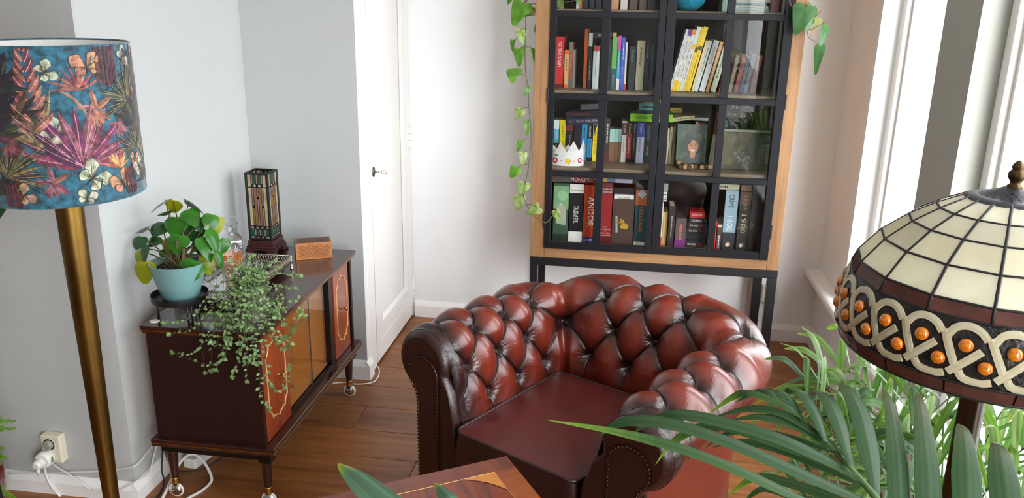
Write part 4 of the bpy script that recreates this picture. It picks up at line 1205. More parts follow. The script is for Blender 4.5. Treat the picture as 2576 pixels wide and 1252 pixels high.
for row, kind, x, w, y, z, h, dep, lean, col, bands, texts, label in BOOKS:
    key = (row, y)
    if not lean:
        if key in prev and x-w/2 < prev[key]+.0006:
            e = prev[key]+.0006-(x-w/2); x += e/2; w -= e
        prev[key] = x+w/2
    else:
        # neighbours of one slanting row lean alike, side by side
        lean = 12.0 if x < .37 else 8.0
        w *= math.cos(math.radians(lean))*.97
        y = 3.72 if x < .37 else 3.74
        if lean == 8.0 and prev.get('ln') == 12.0: prev[(row, 'lean')] += .016
        prev['ln'] = lean
        key = (row, 'lean'); wx = w/math.cos(math.radians(lean))
        if key in prev and x-wx/2 < prev[key]+.0008: x = prev[key]+.0008+wx/2
        prev[key] = x+wx/2
    if kind == 'game_box': dep = min(.28, 3.98-y)
    VOL[label] = volume(kind, x, w, y, z+(.0005 if not lean else .0005+w/2*math.sin(math.radians(lean))), h/(math.cos(math.radians(lean))), dep, lean, col, bands, texts, label,
           {'A': 'books on the upper visible shelf', 'B': 'books on the middle shelf', 'C': 'boxes on the bottom shelf'}[row])
def lying(kind, x0, x1, y, z0, h, dep, col, texts, label, group=None, tilt=0, bands=()):
    """book or box lying flat, long spine to the room"""
    L = x1-x0
    t = thing(kind, label, 'book' if kind == 'book' else 'game box', ((x0+x1)/2, y, z0), 0, group)
    if tilt: t.rotation_euler = (0, math.radians(-tilt), 0)
    if kind == 'book':
        c = MB(); b_ = .0018
        c.box((-L/2, 0, 0), (L/2, dep, b_)).box((-L/2, 0, h-b_), (L/2, dep, h)).box((-L/2, 0, b_), (L/2, b_, h-b_))
        c.build('cover', cmat(col), t)
        MB().box((-L/2+.003, b_, b_), (L/2-.003, dep-.003, h-b_)).build('pages', M_paper, t)
    else:
        MB().box((-L/2, 0, 0), (L/2, dep, h)).build('box_body', cmat(col), t, bevel=.001, seg=1)
    for a, b2, c2 in bands:
        MB().box((-L/2+a*L, -.0003, -.0002), (-L/2+b2*L, .01, h+.0002)).build('printed_band', cmat(c2), t)
    for s, c, cf, lf, sf in texts:
        if s == '~':
            pm = MB(); xx = (cf-lf/2-.5)*L
            while xx < (cf+lf/2-.5)*L:
                l = rb.uniform(.003, .009); pm.box((xx, -.0004, h*(.5-sf*.28)), (xx+l, .0002, h*(.5+sf*.28))); xx += l+rb.uniform(.0015, .004)
            pm.build('small_print', cmat(c), t, kind='stuff')
        else:
            lettering(s, cmat(c), t, frame((1, 0, 0), (0, 0, 1), (0, -1, 0), ((cf-.5)*L, -.0007, h/2)), h*sf, lf*L)
    return t
gl_ = 'books lying on top of other books'
lying('book', -.178, -.075, 3.735, 1.4895, .024, .15, (26, 32, 48), [('GERMAN', (206, 206, 200), .42, .45, .34)], 'dark navy dictionary lying on the books at the first upright bar, upper shelf', gl_, bands=((.86, 1, (214, 176, 70)),))
lying('book', -.282, -.118, 3.785, 1.103, .030, .13, (34, 46, 86), [('THE WAY OF ALL FLESH', (214, 204, 190), .55, .58, .42), ('*', (200, 170, 90), .11, .06, .6)], 'navy thriller lying tilted over the books behind the paper crown', gl_, 4)
lying('book', -.290, -.122, 3.795, 1.1345, .027, .13, (30, 26, 40), [('~', (150, 40, 60), .4, .5, .4)], 'black book with red print lying on the tilted navy thriller', gl_, 4)
lying('book', -.224, -.118, 3.80, 1.1705, .024, .13, (62, 66, 74), [], 'dark book with grey edge, topmost of the pile on the middle shelf left end', gl_, 4, bands=((0, 1, (96, 102, 112)),))
lying('book', .004, .192, 3.755, 1.1295, .034, .125, (136, 206, 34), [('WATCHING', (30, 40, 20), .28, .30, .30), ('YOU', (24, 30, 18), .62, .30, .62)], 'lime green thriller lying across the tall dark novels, lowest of its pile', gl_)
lying('book', .029, .168, 3.765, 1.164, .0145, .12, (46, 48, 64), [('~', (130, 60, 60), .5, .6, .5)], 'thin dark book lying on the lime green one', gl_)
lying('book', .040, .171, 3.76, 1.179, .031, .12, (104, 170, 176), [('~', (20, 50, 60), .45, .7, .5)], 'pale teal book lying on the thin dark one above the lime green spine', gl_)
lying('book', .056, .160, 3.765, 1.2105, .018, .12, (212, 184, 78), [], 'mustard yellow book on top of the pale teal one', gl_)
lying('book', .168, .292, 3.79, 1.1335, .017, .12, (196, 184, 146), [('~', (90, 84, 60), .6, .6, .4)], 'cream paperback lying aslant above the portrait photograph', gl_, 9)
lying('book', .425, .612, 3.85, 1.144, .034, .12, (48, 38, 44), [('EUROPE', (206, 180, 120), .3, .45, .45)], 'thick dark atlas lying above the grey picture board', gl_)
lying('book', .430, .605, 3.85, 1.1785, .032, .12, (60, 52, 48), [('PEOPLES', (216, 206, 190), .5, .7, .45)], 'brown-black book with pale capitals lying on the thick dark atlas', gl_)
for x0_ in (.488, .562): # the two lying volumes rest on a row of low books behind the board
    volume('book', x0_+.03, .030, 3.865, .9325, .210, .115, 0, (56, 58, 52) if x0_ < .52 else (70, 44, 44), [], [], 'grey-green book' ' standing behind the board, under the lying atlas' if x0_ < .52 else 'brown-red book standing behind the board, under the lying atlas', 'books on the middle shelf')
lying('book', .232, .357, 3.862, 1.128, .013, .11, (196, 196, 194), [], 'thin white book lying on the spines behind the portrait photograph', gl_)
lying('book', .185, .238, 3.90, 1.155, .021, .08, (206, 176, 60), [('~', (60, 50, 20), .5, .7, .4)], 'small yellow book high behind the portrait photograph', gl_)
volume('book', .212, .045, 3.90, .9325, .222, .08, 0, (70, 64, 52), [], [], 'dull brown book standing at the back under the small yellow one', 'books on the middle shelf')
# girl-in-the-triangle: slanting dark corner on the yellow spine
tri = MB(); tri.add([(-.008, -.0006, .17), (-.008, -.0006, .115), (.0075, -.0006, .17)], [(0, 1, 2)])
_g = VOL['yellow paperback with handwritten-style black title, last before the first bar']
tri.build('dark_corner', cmat((34, 38, 62)), _g)

gb = 'boxes on the bottom shelf'
lying('game_box', -.336, -.112, 3.665, .8555, .029, .26, (60, 56, 62), [('MONOPOLY', (236, 230, 224), .66, .52, .62)], 'flat property-trading game box lying on the three tall game boxes', gb, bands=((.46, 1, (128, 34, 42)), (0, .42, (92, 84, 88))))
lying('game_box', -.108, .030, 3.675, .8615, .0215, .26, (112, 116, 158), [], 'flat lilac-blue game box lying above the dark red and brown boxes', gb, bands=((0, .18, (196, 164, 72)), (.45, 1, (176, 176, 204))))
lying('game_box', -.049, .041, 3.675, .7775, .029, .10, (226, 226, 224), [('DECKTECTIVE', (30, 30, 34), .5, .56, .32)], 'small white card game box lying on the brown box', gb)
lying('game_box', -.054, .042, 3.69, .8075, .028, .10, (26, 22, 24), [], 'small black box lying on the white card game box', gb)
lying('game_box', .156, .187, 3.678, .7845, .019, .12, (206, 206, 204), [('~', (60, 60, 60), .6, .6, .4)], 'thin pale box lying on the white slim box, lowest of three', gb)
lying('game_box', .156, .188, 3.678, .8045, .024, .12, (216, 214, 206), [('~', (50, 50, 50), .5, .5, .4)], 'small white box in the middle of the pile behind the right door', gb)
lying('game_box', .158, .190, 3.684, .8295, .036, .12, (150, 156, 150), [], 'grey-green box on top of the pile behind the right door, bottom shelf', gb)
for i, (z, h_, xo) in enumerate(((.576, .037, .281), (.6135, .030, .283), (.644, .025, .284), (.6695, .024, .285))):
    lying('game_box', xo, xo+.0895, 3.675, z, h_, .10, (24, 24, 28), [('black stories', (226, 226, 226), .34, .40, .34), ('~', (190, 40, 44), .72, .14, .3)] if i != 1 else [], ['black riddle card box at the foot of the small black stack', 'plain black card box, second from the foot of the small stack', 'black riddle card box, third from the foot of the small stack', 'black riddle card box right under the black and white box'][i], 'small black card boxes')
lying('game_box', .292, .372, 3.678, .694, .019, .09, (34, 34, 38), [('CLUEDO', (230, 230, 230), .42, .55, .5)], 'black and white card box on the small black stack', gb)
lying('game_box', .294, .360, 3.68, .7135, .030, .085, (176, 36, 42), [('KAMA SUTRA', (240, 226, 220), .5, .7, .30)], 'red card box topmost of the small black stack', gb)
lying('game_box', .404, .499, 3.675, .853, .024, .12, (196, 194, 170), [('~', (60, 60, 50), .25, .4, .6)], 'cream flat box lying on the pale blue mystery game', gb)
lying('game_box', .508, .562, 3.685, .8465, .028, .10, (150, 124, 96), [], 'tan small box lying on the dark brown mystery game', gb)
for i in range(3):
    volume('game_box', .1735+i*.0102, .0098, 3.69, .5755, .155, .11, 0, (204, 174, 116), [], [], 'pale wooden game slat, '+['the one against the white box with the red foot', 'the middle one of three on the bottom shelf', 'the one against the dark brown book'][i], 'pale wooden game slats')
volume('game_box', -.3445, .010, 3.69, .5755, .255, .24, 0, (26, 26, 30), [], [], 'thin black box pressed against the left end of the bottom shelf', gb)
# box emblems
ar = VOL['green and dark board game box, leftmost on the bottom shelf']
q_ = MB(); w_ = .075
q_.lathe([(0, 0), (.024, 0), (.024, .0006), (0, .0006)], 20); q_.xf(T(.006, -.0008, .216) @ RX(PI/2))
q_.build('moon_emblem', cmat((150, 196, 150)), ar)
MB().add([(-.018, -.0007, .17), (-.022, -.0007, .085), (.024, -.0007, .075), (.026, -.0007, .165)], [(0, 1, 2, 3)]).build('title_plate', cmat((176, 178, 160)), ar)
br = VOL['brown board game box with a gold skyline emblem']
em = MB()
for a, b_, c, d in ((-.03, .10, .012, .103), (-.026, .103, -.020, .125), (-.012, .103, -.006, .120), (-.002, .103, .004, .117)):
    em.add([(a, -.0006, b_), (c, -.0006, b_), (c, -.0006, d), (a, -.0006, d)], [(0, 1, 2, 3)])
em.lathe([(0, 0), (.019, 0), (.019, .0006), (0, .0006)], 18, (0, 0, 0)); 
for i in range(len(em.v)-18*4, len(em.v)):
    x, y, z = em.v[i]; em.v[i] = (x+.008, -.0006-z, y*.7+.085)
em.build('gold_emblem', cmat((186, 152, 52)), br)
MB().add([(-.034, -.0006, .132), (-.030, -.0006, .055), (-.021, -.0006, .055), (-.025, -.0006, .132)], [(0, 1, 2, 3)]).build('ribbon_emblem', cmat((166, 178, 178)), br)
rd = VOL['dark red detective game box right of the first upright bar']
for s, z, h_ in (('Sherlock', .256, .009), ('Holmes', .243, .009), ('Jack', .078, .006), ('the Ripper', .067, .006), ('&', .058, .006), ('West End', .049, .006), ('Adventures', .039, .006)):
    lettering(s, cmat((232, 214, 206)), rd, frame((1, 0, 0), (0, 0, 1), (0, -1, 0), (0, -.0007, z)), h_, min(.05, .0062*len(s)*h_/.007))
an = VOL['orange-red board game box with a blue foot, beside the first upright bar']
lettering('KOSMOS', cmat((236, 236, 240)), an, frame((1, 0, 0), (0, 0, 1), (0, -1, 0), (-.002, -.0007, .012)), .011, .052)
tv = VOL['black board game box with white ends, bottom shelf']
lettering('[escape', cmat((40, 40, 44)), tv, frame((1, 0, 0), (0, 0, 1), (0, -1, 0), (0, -.0007, .243)), .010, .05)
em_ = VOL['teal and copper adventure game box at the right end of the left door']
MB().add([(0, -.0006, .262), (-.02, -.0006, .24), (0, -.0006, .218), (.02, -.0006, .24)], [(0, 1, 2, 3)]).build('star_emblem', cmat((206, 214, 222)), em_)
for lab, c in (('pale blue mystery game box fading to black at the foot', (226, 140, 60)), ('dark brown mystery game box right of the pale blue one', (120, 96, 80))):
    e2 = MB().lathe([(0, 0), (.011, 0), (.011, .0006), (0, .0006)], 16); e2.xf(T(0, -.0007, .028) @ RX(PI/2)); e2.build('round_emblem', cmat(c), VOL[lab])
    e3 = MB().lathe([(0, 0), (.008, 0), (.008, .0006), (0, .0006)], 12); e3.xf(T(-.003, -.0012, .024) @ RX(PI/2)); e3.build('round_emblem', cmat((224, 220, 214)), VOL[lab])

# --- objects among the books ------------------------------------------------------------
# portrait print
pf = thing('portrait_photograph', 'unframed portrait photo of a smiling woman in a dark top among green leaves', 'photograph', (.283, 3.742, .9325))
pf.rotation_euler = (math.radians(-7), 0, math.radians(4))
MB().box((-.066, 0, 0), (.066, .004, .192)).build('print', mat('photo_background', (30, 52, 42), rough=.25, rgb2=(52, 78, 56), vscale=30), pf)
def blob(cx, cz, rx, rz, col, lay, n=22, name='printed_figure', f=None):
    vs = [(cx, -.0004*lay, cz)]
    for i in range(n):
        a = 2*PI*i/n
        k_ = f(a) if f else 1
        vs.append((cx+rx*k_*math.cos(a), -.0004*lay, cz+rz*k_*math.sin(a)))
    m_ = MB().add(vs, [(0, 1+i, 1+(i+1) % n) for i in range(n)])
    return m_.build(name, cmat(col, .25), pf)
blob(.008, .108, .050, .052, (22, 30, 28), 1, 30, 'printed_hair', lambda a: 1+.08*math.sin(7*a)+.05*math.sin(11*a))
blob(.006, -.0, .058, .062, (24, 36, 38), 2, 30, 'printed_top', lambda a: 1 if math.sin(a) > 0 else .0)
blob(.007, .062, .013, .020, (176, 112, 76), 3, name='printed_neck')
blob(.008, .092, .0225, .031, (190, 124, 88), 4, name='printed_face', f=lambda a: 1-.06*max(0, -math.sin(a)))
blob(-.012, .116, .010, .012, (24, 34, 30), 5, name='printed_fringe'); blob(.027, .117, .007, .011, (24, 34, 30), 5, name='printed_fringe')
for ex in (-.002, .018):
    blob(ex, .098, .0042, .0018, (40, 26, 22), 5, 10, 'printed_eye'); blob(ex, .1035, .0055, .0011, (60, 38, 28), 5, 10, 'printed_brow')
blob(.0085, .088, .0028, .0045, (160, 96, 66), 5, 10, 'printed_nose')
blob(.0075, .0765, .0095, .0036, (236, 230, 224), 5, 14, 'printed_smile'); 
# wooden bead snake: pale and dark blocks on a cord
wt = thing('wooden_snake_toy', 'wooden toy of alternating pale and dark blocks in front of the portrait photo', 'toy', (.30, 3.72, .9325))
M_bl = mat('pale_block', (206, 158, 106), rough=.5, var=.12, vscale=30); M_bd = mat('dark_block', (98, 72, 52), rough=.5, var=.15, vscale=30)
bpos = [(.232, 3.725, .022), (.2434, 3.712, .012), (.2600, 3.712, .011), (.2375, 3.687, .0115), (.2565, 3.683, .0115), (.2760, 3.679, .0115), (.2850, 3.702, .0115), (.3035, 3.708, .0115), (.3315, 3.700, .0115), (.3500, 3.705, .0115), (.3665, 3.713, .0115), (.3600, 3.735, .0115)]
for i, (x, y, z) in enumerate(bpos):
    b_ = MB().lathe([(0, -.0095), (.0085, -.0095), (.0105, -.0065), (.0105, .0065), (.0085, .0095), (0, .0095)], 8, a0=PI/8)
    b_.xf(RX(PI/2) if i % 3 else RY(PI/2))
    b_.build('block', M_bl if i % 2 == 0 else M_bd, wt, loc=(x-.30, y-3.72, z))
wt2 = MB().tube(spline([(x-.30, y-3.72, z) for x, y, z in bpos], 60), .0015, 5); wt2.build('cord', M_bd, wt, smooth=True)
# paper crown
pc = thing('paper_crown', 'folded white paper crown with coloured-in gems standing on the middle shelf', 'crown', (-.268, 3.690, .9325))
M_pap = mat('white_paper', (232, 231, 232), rough=.85)
def crown_pt(u, z, off=0):
    """band point: u 0..1 along the front, z height"""
    a = PI*(1.02+.96*u)
    R1, R2 = .077, .042
    return (R1*math.cos(a), R2*math.sin(a)*1-off*1, z)
cb = MB()
nU = 40
bot = [crown_pt(i/nU, 0) for i in range(nU+1)]
tops = []
for i in range(nU+1):
    u = i/nU
    ph = (u*4) % 1
    zt = .052+.048*(1-abs(2*ph-1))+.022*u
    p = crown_pt(u, zt); tops.append((p[0]*1.02, p[1]*1.08, p[2]))
cb.add(bot+tops, [(i, i+1, nU+2+i, nU+1+i) for i in range(nU)])
o = cb.build('front_band', M_pap, pc)
o.modifiers.new('t', 'SOLIDIFY').thickness = .0008
cb2 = MB(); b2_ = []; t2_ = []
for i in range(nU+1):
    u = i/nU; a = PI*(.02+.96*u); ph = (u*3) % 1
    b2_.append((.077*math.cos(a), .030*math.sin(a), 0)); t2_.append((.078*math.cos(a), .032*math.sin(a), .05+.035*(1-abs(2*ph-1))))
cb2.add(b2_+t2_, [(i, i+1, nU+2+i, nU+1+i) for i in range(nU)])
o = cb2.build('back_band', M_pap, pc); o.modifiers.new('t', 'SOLIDIFY').thickness = .0008
def gem(u, z, rx, rz, n, col, hole=None, a0=0):
    m_ = MB()
    def pt(dx, dz):
        p = crown_pt(u+dx/.19, z+dz); k_ = 1+.02*(z+dz)/.05
        return (p[0]*k_*1.012, p[1]*(1+.08*(z+dz)/.09)-.0012, p[2])
    out = [pt(rx*math.cos(a0+2*PI*i/n), rz*math.sin(a0+2*PI*i/n)) for i in range(n)]
    if hole:
        inn = [pt(hole*rx*math.cos(a0+2*PI*i/n), hole*rz*math.sin(a0+2*PI*i/n)) for i in range(n)]
        m_.add(out+inn, [(i, (i+1) % n, n+(i+1) % n, n+i) for i in range(n)])
    else: m_.add(out, [tuple(range(n))])
    m_.build('drawn_gem', cmat(col, .8), pc)
gem(.26, .024, .012, .013, 16, (206, 40, 84), .5); gem(.78, .026, .010, .013, 16, (206, 40, 84), .45)
gem(.53, .022, .0115, .014, 4, (196, 112, 30), a0=.2); gem(.53, .0222, .0095, .012, 4, (240, 206, 50), a0=.2)
for u in (.10, .40, .655, .90): gem(u, .023, .0032, .0032, 8, (226, 122, 40))
gem(.28, .048, .010, .006, 9, (90, 176, 120)); gem(.95, .04, .005, .010, 4, (236, 206, 60))
for j, u0 in enumerate((.125, .375, .625, .875)):
    sc_ = MB()
    for q in range(26):
        du = rb.uniform(-.08, .08); zz = .058+.02*u0+rb.uniform(0, 1)*.042*(1-abs(du)/.1)
        p = crown_pt(u0+du, zz); p2 = crown_pt(u0+du+rb.uniform(-.02, .02), zz+rb.uniform(-.006, .006))
        f_ = lambda p: (p[0]*1.024, p[1]*(1+.09*p[2]/.09)-.0010, p[2])
        sc_.tube([f_(p), f_(p2)], .0004, 3)
    sc_.build('pencil_scribble', cmat([(110, 110, 120), (196, 170, 90), (120, 110, 120), (170, 130, 100)][j], .8), pc, kind='stuff')
# narrow white and red card, grey picture board
cw = thing('standing_card', 'tall narrow white card with a red top leaning beside the portrait photo', 'card', (.371, 3.725, .9345)); cw.rotation_euler = (math.radians(-4), math.radians(2), math.radians(-70))
MB().box((-.028, 0, 0), (.028, .002, .250)).build('card', M_pap, cw)
MB().box((-.0282, -.0004, .150), (.0282, .0024, .2505)).build('red_top', cmat((176, 44, 48)), cw)
pb = thing('picture_board', 'grey-beige picture board leaning against the books in the far right compartment', 'picture', (.511, 3.735, .9336)); pb.rotation_euler = (math.radians(-5), 0, 0)
MB().box((-.108, 0, 0), (.108, .006, .176)).build('board', mat('board_grey', (78, 74, 68), rough=.5), pb)
MB().box((-.108, -.0004, .166), (.108, .002, .1765)).build('pale_edge', cmat((168, 166, 156)), pb)
MB().add([(-.106, -.0005, .02), (-.106, -.0005, .162), (.03, -.0005, .162), (.01, -.0005, .11), (-.05, -.0005, .02)], [(4, 3, 2, 1, 0)]).build('printed_sand', mat('sand_print', (112, 102, 82), rough=.5, var=.2, vscale=20), pb)
# the row above, of which only the feet show: globe lantern, magazine files, cards, books
lb = thing('blue_lantern', 'bright turquoise crumpled paper lantern, only its rounded foot showing at the top', 'lantern', (.222, 3.72, 1.6095))
lm = MB(); P_ = []
for j in range(15):
    t = PI*j/14; rr = .072*math.sin(t)**.8 if 0 < j < 14 else .012
    P_.append([((rr+.0022*math.sin(9*a+j*2))*math.cos(a), (rr+.0022*math.sin(9*a+j*2))*math.sin(a), .075-.075*math.cos(t)) for a in [2*PI*i/36 for i in range(36)]])
lm.grid([[P_[j][i] for j in range(15)] for i in range(36)], closed_u=True, flip=True)
lm.build('paper_globe', mat('turquoise_paper', (20, 150, 184), rough=.7, var=.15, vscale=25, bump=.6, bscale=60), lb, smooth=True)
for i in range(6):
    lying('book', .404+.004*(i % 2), .560-.006*(i % 3), 3.74, 1.6097+i*.0125, .012, .16, [(160, 186, 178), (206, 210, 200), (92, 140, 144), (196, 198, 190), (120, 160, 150), (206, 206, 206)][i],
          [('~', (60, 80, 80), .4, .5, .4)], ['sea-green magazine at the foot of the pile, top shelf in view', 'white magazine second in the top pile', 'teal magazine third in the top pile', 'pale magazine fourth in the top pile', 'green-grey magazine fifth in the top pile', 'white magazine sixth in the top pile'][i], 'magazines on the top visible shelf')
tops_ = [(-.250, .010, (226, 226, 226), 'white folder'), (-.236, .012, (206, 110, 50), 'orange folder'), (-.215, .022, (40, 46, 66), 'navy album'), (-.188, .020, (56, 62, 84), 'slate blue album'), (-.160, .024, (44, 48, 60), 'dark grey album'), (-.088, .03, (206, 150, 110), 'peach-coloured photo box'), (-.050, .03, (216, 206, 196), 'cream photo box'), (-.010, .034, (88, 68, 58), 'brown album'), (.030, .03, (104, 80, 66), 'light brown album'), (.066, .03, (56, 58, 74), 'blue-grey album'), (.372, .02, (140, 170, 160), 'pale green magazine file'), (.58, .03, (150, 70, 74), 'dusky red magazine file'), (.62, .024, (120, 124, 118), 'grey magazine file')]
for x, w, c, l in tops_:
    volume('book', x, w, 3.72, 1.6097, .24, .16, 0, c, [], [], l+' standing on the topmost shelf in view', 'books on the topmost shelf in view')
# books on the shelf behind, dark and only half seen
for i, (x, z, h_, c) in enumerate(((-.215, 1.2705, .17, (52, 40, 40)), (-.198, 1.2705, .16, (40, 44, 52)), (-.180, 1.2705, .18, (60, 52, 44)), (.172, 1.2705, .175, (150, 140, 60)), (.195, 1.2705, .18, (60, 66, 84)))):
    volume('book', x, .014, 3.86, z, h_, .11, 0, c, [], [], ['dark red-brown book far back in the gap beside the orange one', 'slate book far back in the gap on the upper shelf', 'umber book far back in the gap on the upper shelf', 'olive yellow book behind the leaning yearbooks', 'dark blue book behind the leaning yearbooks'][i], 'books on the upper visible shelf')

# wall socket behind the bookcase leg
ws = thing('wall_socket', 'cream double wall socket behind the right legs of the bookcase', 'socket', (.745, 4.05, .255))
MB().box((-.040, -.032, -.046), (.040, 0, .046)).build('housing', M_cream, ws, bevel=.008, seg=3)
for s_ in (-.022, .022):
    so = MB().lathe([(.0165, .0), (.0165, -.012), (0, -.012)], 20, cap0=False); so.xf(T(0, -.0323, s_) @ RX(PI/2)); so.build('socket_well', M_cream, ws, smooth=False)

# --- climbers hanging from the top of the bookcase ------------------------------------------
M_po = leaf_mat('pothos_leaf', (70, 122, 38), (112, 160, 58), rough=.3, trans=.3, vscale=22, rnd_v=.22)
M_pov = leaf_mat('pothos_leaf_variegated', (96, 146, 50), (206, 208, 150), rough=.3, trans=.35, vscale=26, rnd_v=.12)
M_ph = leaf_mat('heartleaf', (66, 108, 62), (92, 136, 84), rough=.28, trans=.22, vscale=14)
M_vs = mat('vine_stem', (84, 84, 46), rough=.6)
PX = 1/556.0
def climber(root, P0, anchor, leaves, ms):
    """leaves: (px, py, length px, width px, tip (right, up), normal, material index) measured about the anchor pixel, set in the plane of P0"""
    for (x, y, l, w, tp, nr, mi) in leaves:
        p = Vector(P0) + _R*((x-anchor[0])*PX) + _U*((anchor[1]-y)*PX)
        dz = rb.uniform(-.02, .03)
        p += _B*dz
        ax, ay, an_ = aim(nr, tp)
        q = p-ay*(.18*l*PX)
        lf = heart_leaf(w*PX, l*PX, dome=.3, fold=.10, notch=.16, n=12, rings=3, tipc=.12).build('leaf', ms[mi], root, smooth=True)
        lf.matrix_basis = frame(ax, ay, an_, q-Vector(root.location))
        yield q
vl = thing('hanging_pothos', 'long trailing vine with variegated heart leaves down the left side of the bookcase', 'plant', (-.34, 3.72, 2.331))
MB().lathe([(0, 0), (.055, 0), (.07, .11), (.066, .11), (.062, .09), (0, .09)], 28).build('pot', mat('white_pot', (220, 218, 212), rough=.4), vl, auto=50)
MB().lathe([(0, .092), (.062, .092)], 20).build('soil', M_soil, vl)
A0 = (-.432, 3.560, 1.251); ap = (1332, 240)
lv = [(1310, 36, 62, 46, (-.5, -1), (-.1, .2, 1), 0), (1302, 55, 26, 16, (.1, -1), (.2, .2, 1), 0), (1341, 37, 40, 26, (-1, -.7), (.2, .5, .8), 1), (1374, 36, 48, 34, (-.8, -1), (-.1, .4, .9), 1), (1390, 42, 32, 18, (.1, -1), (.6, .1, .8), 0),
      (1400, 10, 54, 26, (.35, -1), (-.3, .2, 1), 1), (1356, 67, 40, 20, (-.8, -1), (-.4, .3, .9), 0), (1313, 91, 40, 28, (.2, -1), (.1, .3, 1), 1), (1292, 113, 28, 14, (-.1, -1), (-.4, .2, .9), 0), (1307, 140, 46, 26, (0, -1), (-.2, .2, 1), 0), (1346, 137, 36, 20, (.1, -1), (.3, .1, 1), 0),
      (1296, 187, 34, 40, (-.9, .7), (0, .2, 1), 0), (1329, 226, 26, 12, (-.5, -1), (.3, .1, 1), 0), (1309, 279, 30, 26, (-.5, -1), (0, .2, 1), 1), (1329, 310, 36, 20, (0, -1), (.3, .1, 1), 0), (1310, 357, 28, 18, (-.4, -1), (.1, .2, 1), 0), (1317, 388, 34, 20, (0, -1), (.2, .1, 1), 1), (1298, 421, 30, 28, (-.5, -.8), (0, .2, 1), 0), (1318, 458, 36, 30, (-.3, -1), (0, .3, 1), 1), (1308, 490, 38, 28, (-.2, -1), (-.1, .2, 1), 1), (1347, 512, 38, 28, (-1, -.5), (0, .3, 1), 1), (1398, 522, 30, 20, (.4, -1), (-.2, .3, 1), 1), (1445, 2, 30, 24, (.4, -1), (0, .3, 1), 0), (1287, 2, 26, 18, (-.4, -1), (0, .3, 1), 0)]
def vpt(x, y, d=0): return Vector(A0)+_R*((x-ap[0])*PX)+_U*((ap[1]-y)*PX)+_B*d-Vector(vl.location)
lj = list(climber(vl, A0, ap, lv, (M_po, M_pov)))
sv = MB()
main = spline([Vector((-.05, 0, .095)), Vector((-.09, -.10, .10)), Vector((-.112, -.15, -.10)), vpt(1326, -200), vpt(1322, 0), vpt(1324, 60), vpt(1322, 130), vpt(1324, 190), vpt(1330, 225), vpt(1331, 260), vpt(1337, 335), vpt(1332, 400), vpt(1322, 455), vpt(1318, 480), vpt(1335, 517), vpt(1362, 541), vpt(1376, 542), vpt(1398, 515)], 90)
sv.tube(main, .0022, 6)
side = spline([vpt(1322, 20), vpt(1333, 0), vpt(1336, -60)], 8); sv.tube(side, .0018, 5)
sv.tube(spline([Vector((-.04, -.06, .10)), Vector((-.02, -.135, .08)), vpt(1420, -60), vpt(1437, 10), vpt(1430, 15), vpt(1408, 20), vpt(1390, 28), vpt(1382, 40), vpt(1378, 66), vpt(1362, 82)], 40), .0018, 5)
allp = [Vector(p) for p in main]
for q in lj:
    q = Vector(q)-Vector(vl.location)
    c = min(allp, key=lambda p: (p-q).length + (.02 if p.z < q.z else 0))
    if (c-q).length < .16:
        sv.tube(spline([c, c.lerp(q, .5)+Vector((0, -.004, .008)), q], 6), .0013, 5)
sv.build('stems', M_vs, vl, smooth=True)
hl = thing('hanging_heartleaf', 'dark heart-leaved vine tip hanging over the right post of the bookcase', 'plant', (.60, 3.72, 2.331))
MB().lathe([(0, 0), (.05, 0), (.064, .10), (.06, .10), (.056, .085), (0, .085)], 28).build('pot', mat('grey_pot', (120, 120, 118), rough=.5), hl, auto=50)
MB().lathe([(0, .087), (.057, .087)], 20).build('soil', M_soil, hl)
A1 = (.6845, 3.555, 1.55); ap = (2016, 65)
lvr = [(2002, 36, 66, 48, (-.35, -1), (-.15, .15, 1), 0), (2027, 31, 68, 30, (-.3, -1), (.5, .2, .85), 0), (2040, 48, 30, 20, (-.4, -1), (.2, .2, 1), 1), (2058, 70, 56, 24, (-.35, -1), (.5, .15, .85), 0), (2041, 122, 66, 22, (-.2, -1), (-.4, .1, .9), 0)]
M_phy = leaf_mat('heartleaf_young', (120, 130, 56), (150, 150, 76), rough=.35, trans=.4, vscale=20)
lj = list(climber(hl, A1, ap, lvr, (M_ph, M_phy)))
def vpr(x, y, d=0): return Vector(A1)+_R*((x-ap[0])*PX)+_U*((ap[1]-y)*PX)+_B*d-Vector(hl.location)
sv = MB()
sv.tube(spline([Vector((.03, -.02, .09)), Vector((.04, -.12, .08)), Vector((.03, -.15, -.2)), vpr(1965, -80), vpr(1976, 0), vpr(2008, 50), vpr(2018, 64), vpr(2030, 66)], 40), .0022, 6)
sv.tube(spline([vpr(1990, 20), vpr(1978, 10), vpr(1974, -20)], 8), .0016, 5)
sv.tube(spline([vpr(2022, 68), vpr(2038, 60), vpr(2058, 50)], 10), .0014, 5)
sv.tube(spline([vpr(2014, 68), vpr(2022, 85), vpr(2038, 95)], 10), .0014, 5)
sv.tube(spline([vpr(2034, 38), vpr(2044, 30), vpr(2048, 24)], 8), .0016, 5)
sv.build('stems', mat('red_brown_stem', (110, 70, 44), rough=.6), hl, smooth=True)
rt = MB()
rt.tube(spline([vpr(2016, 66), vpr(2019, 72), vpr(2017, 78)], 6), [.004, .003, .003, .0025, .002, .0015], 5); rt.tube(spline([vpr(2030, 66), vpr(2029, 74), vpr(2026, 82)], 6), [.003, .003, .003, .0025, .002, .0015], 5)
rt.build('aerial_roots', mat('orange_root', (190, 120, 80), rough=.7), hl, smooth=True)

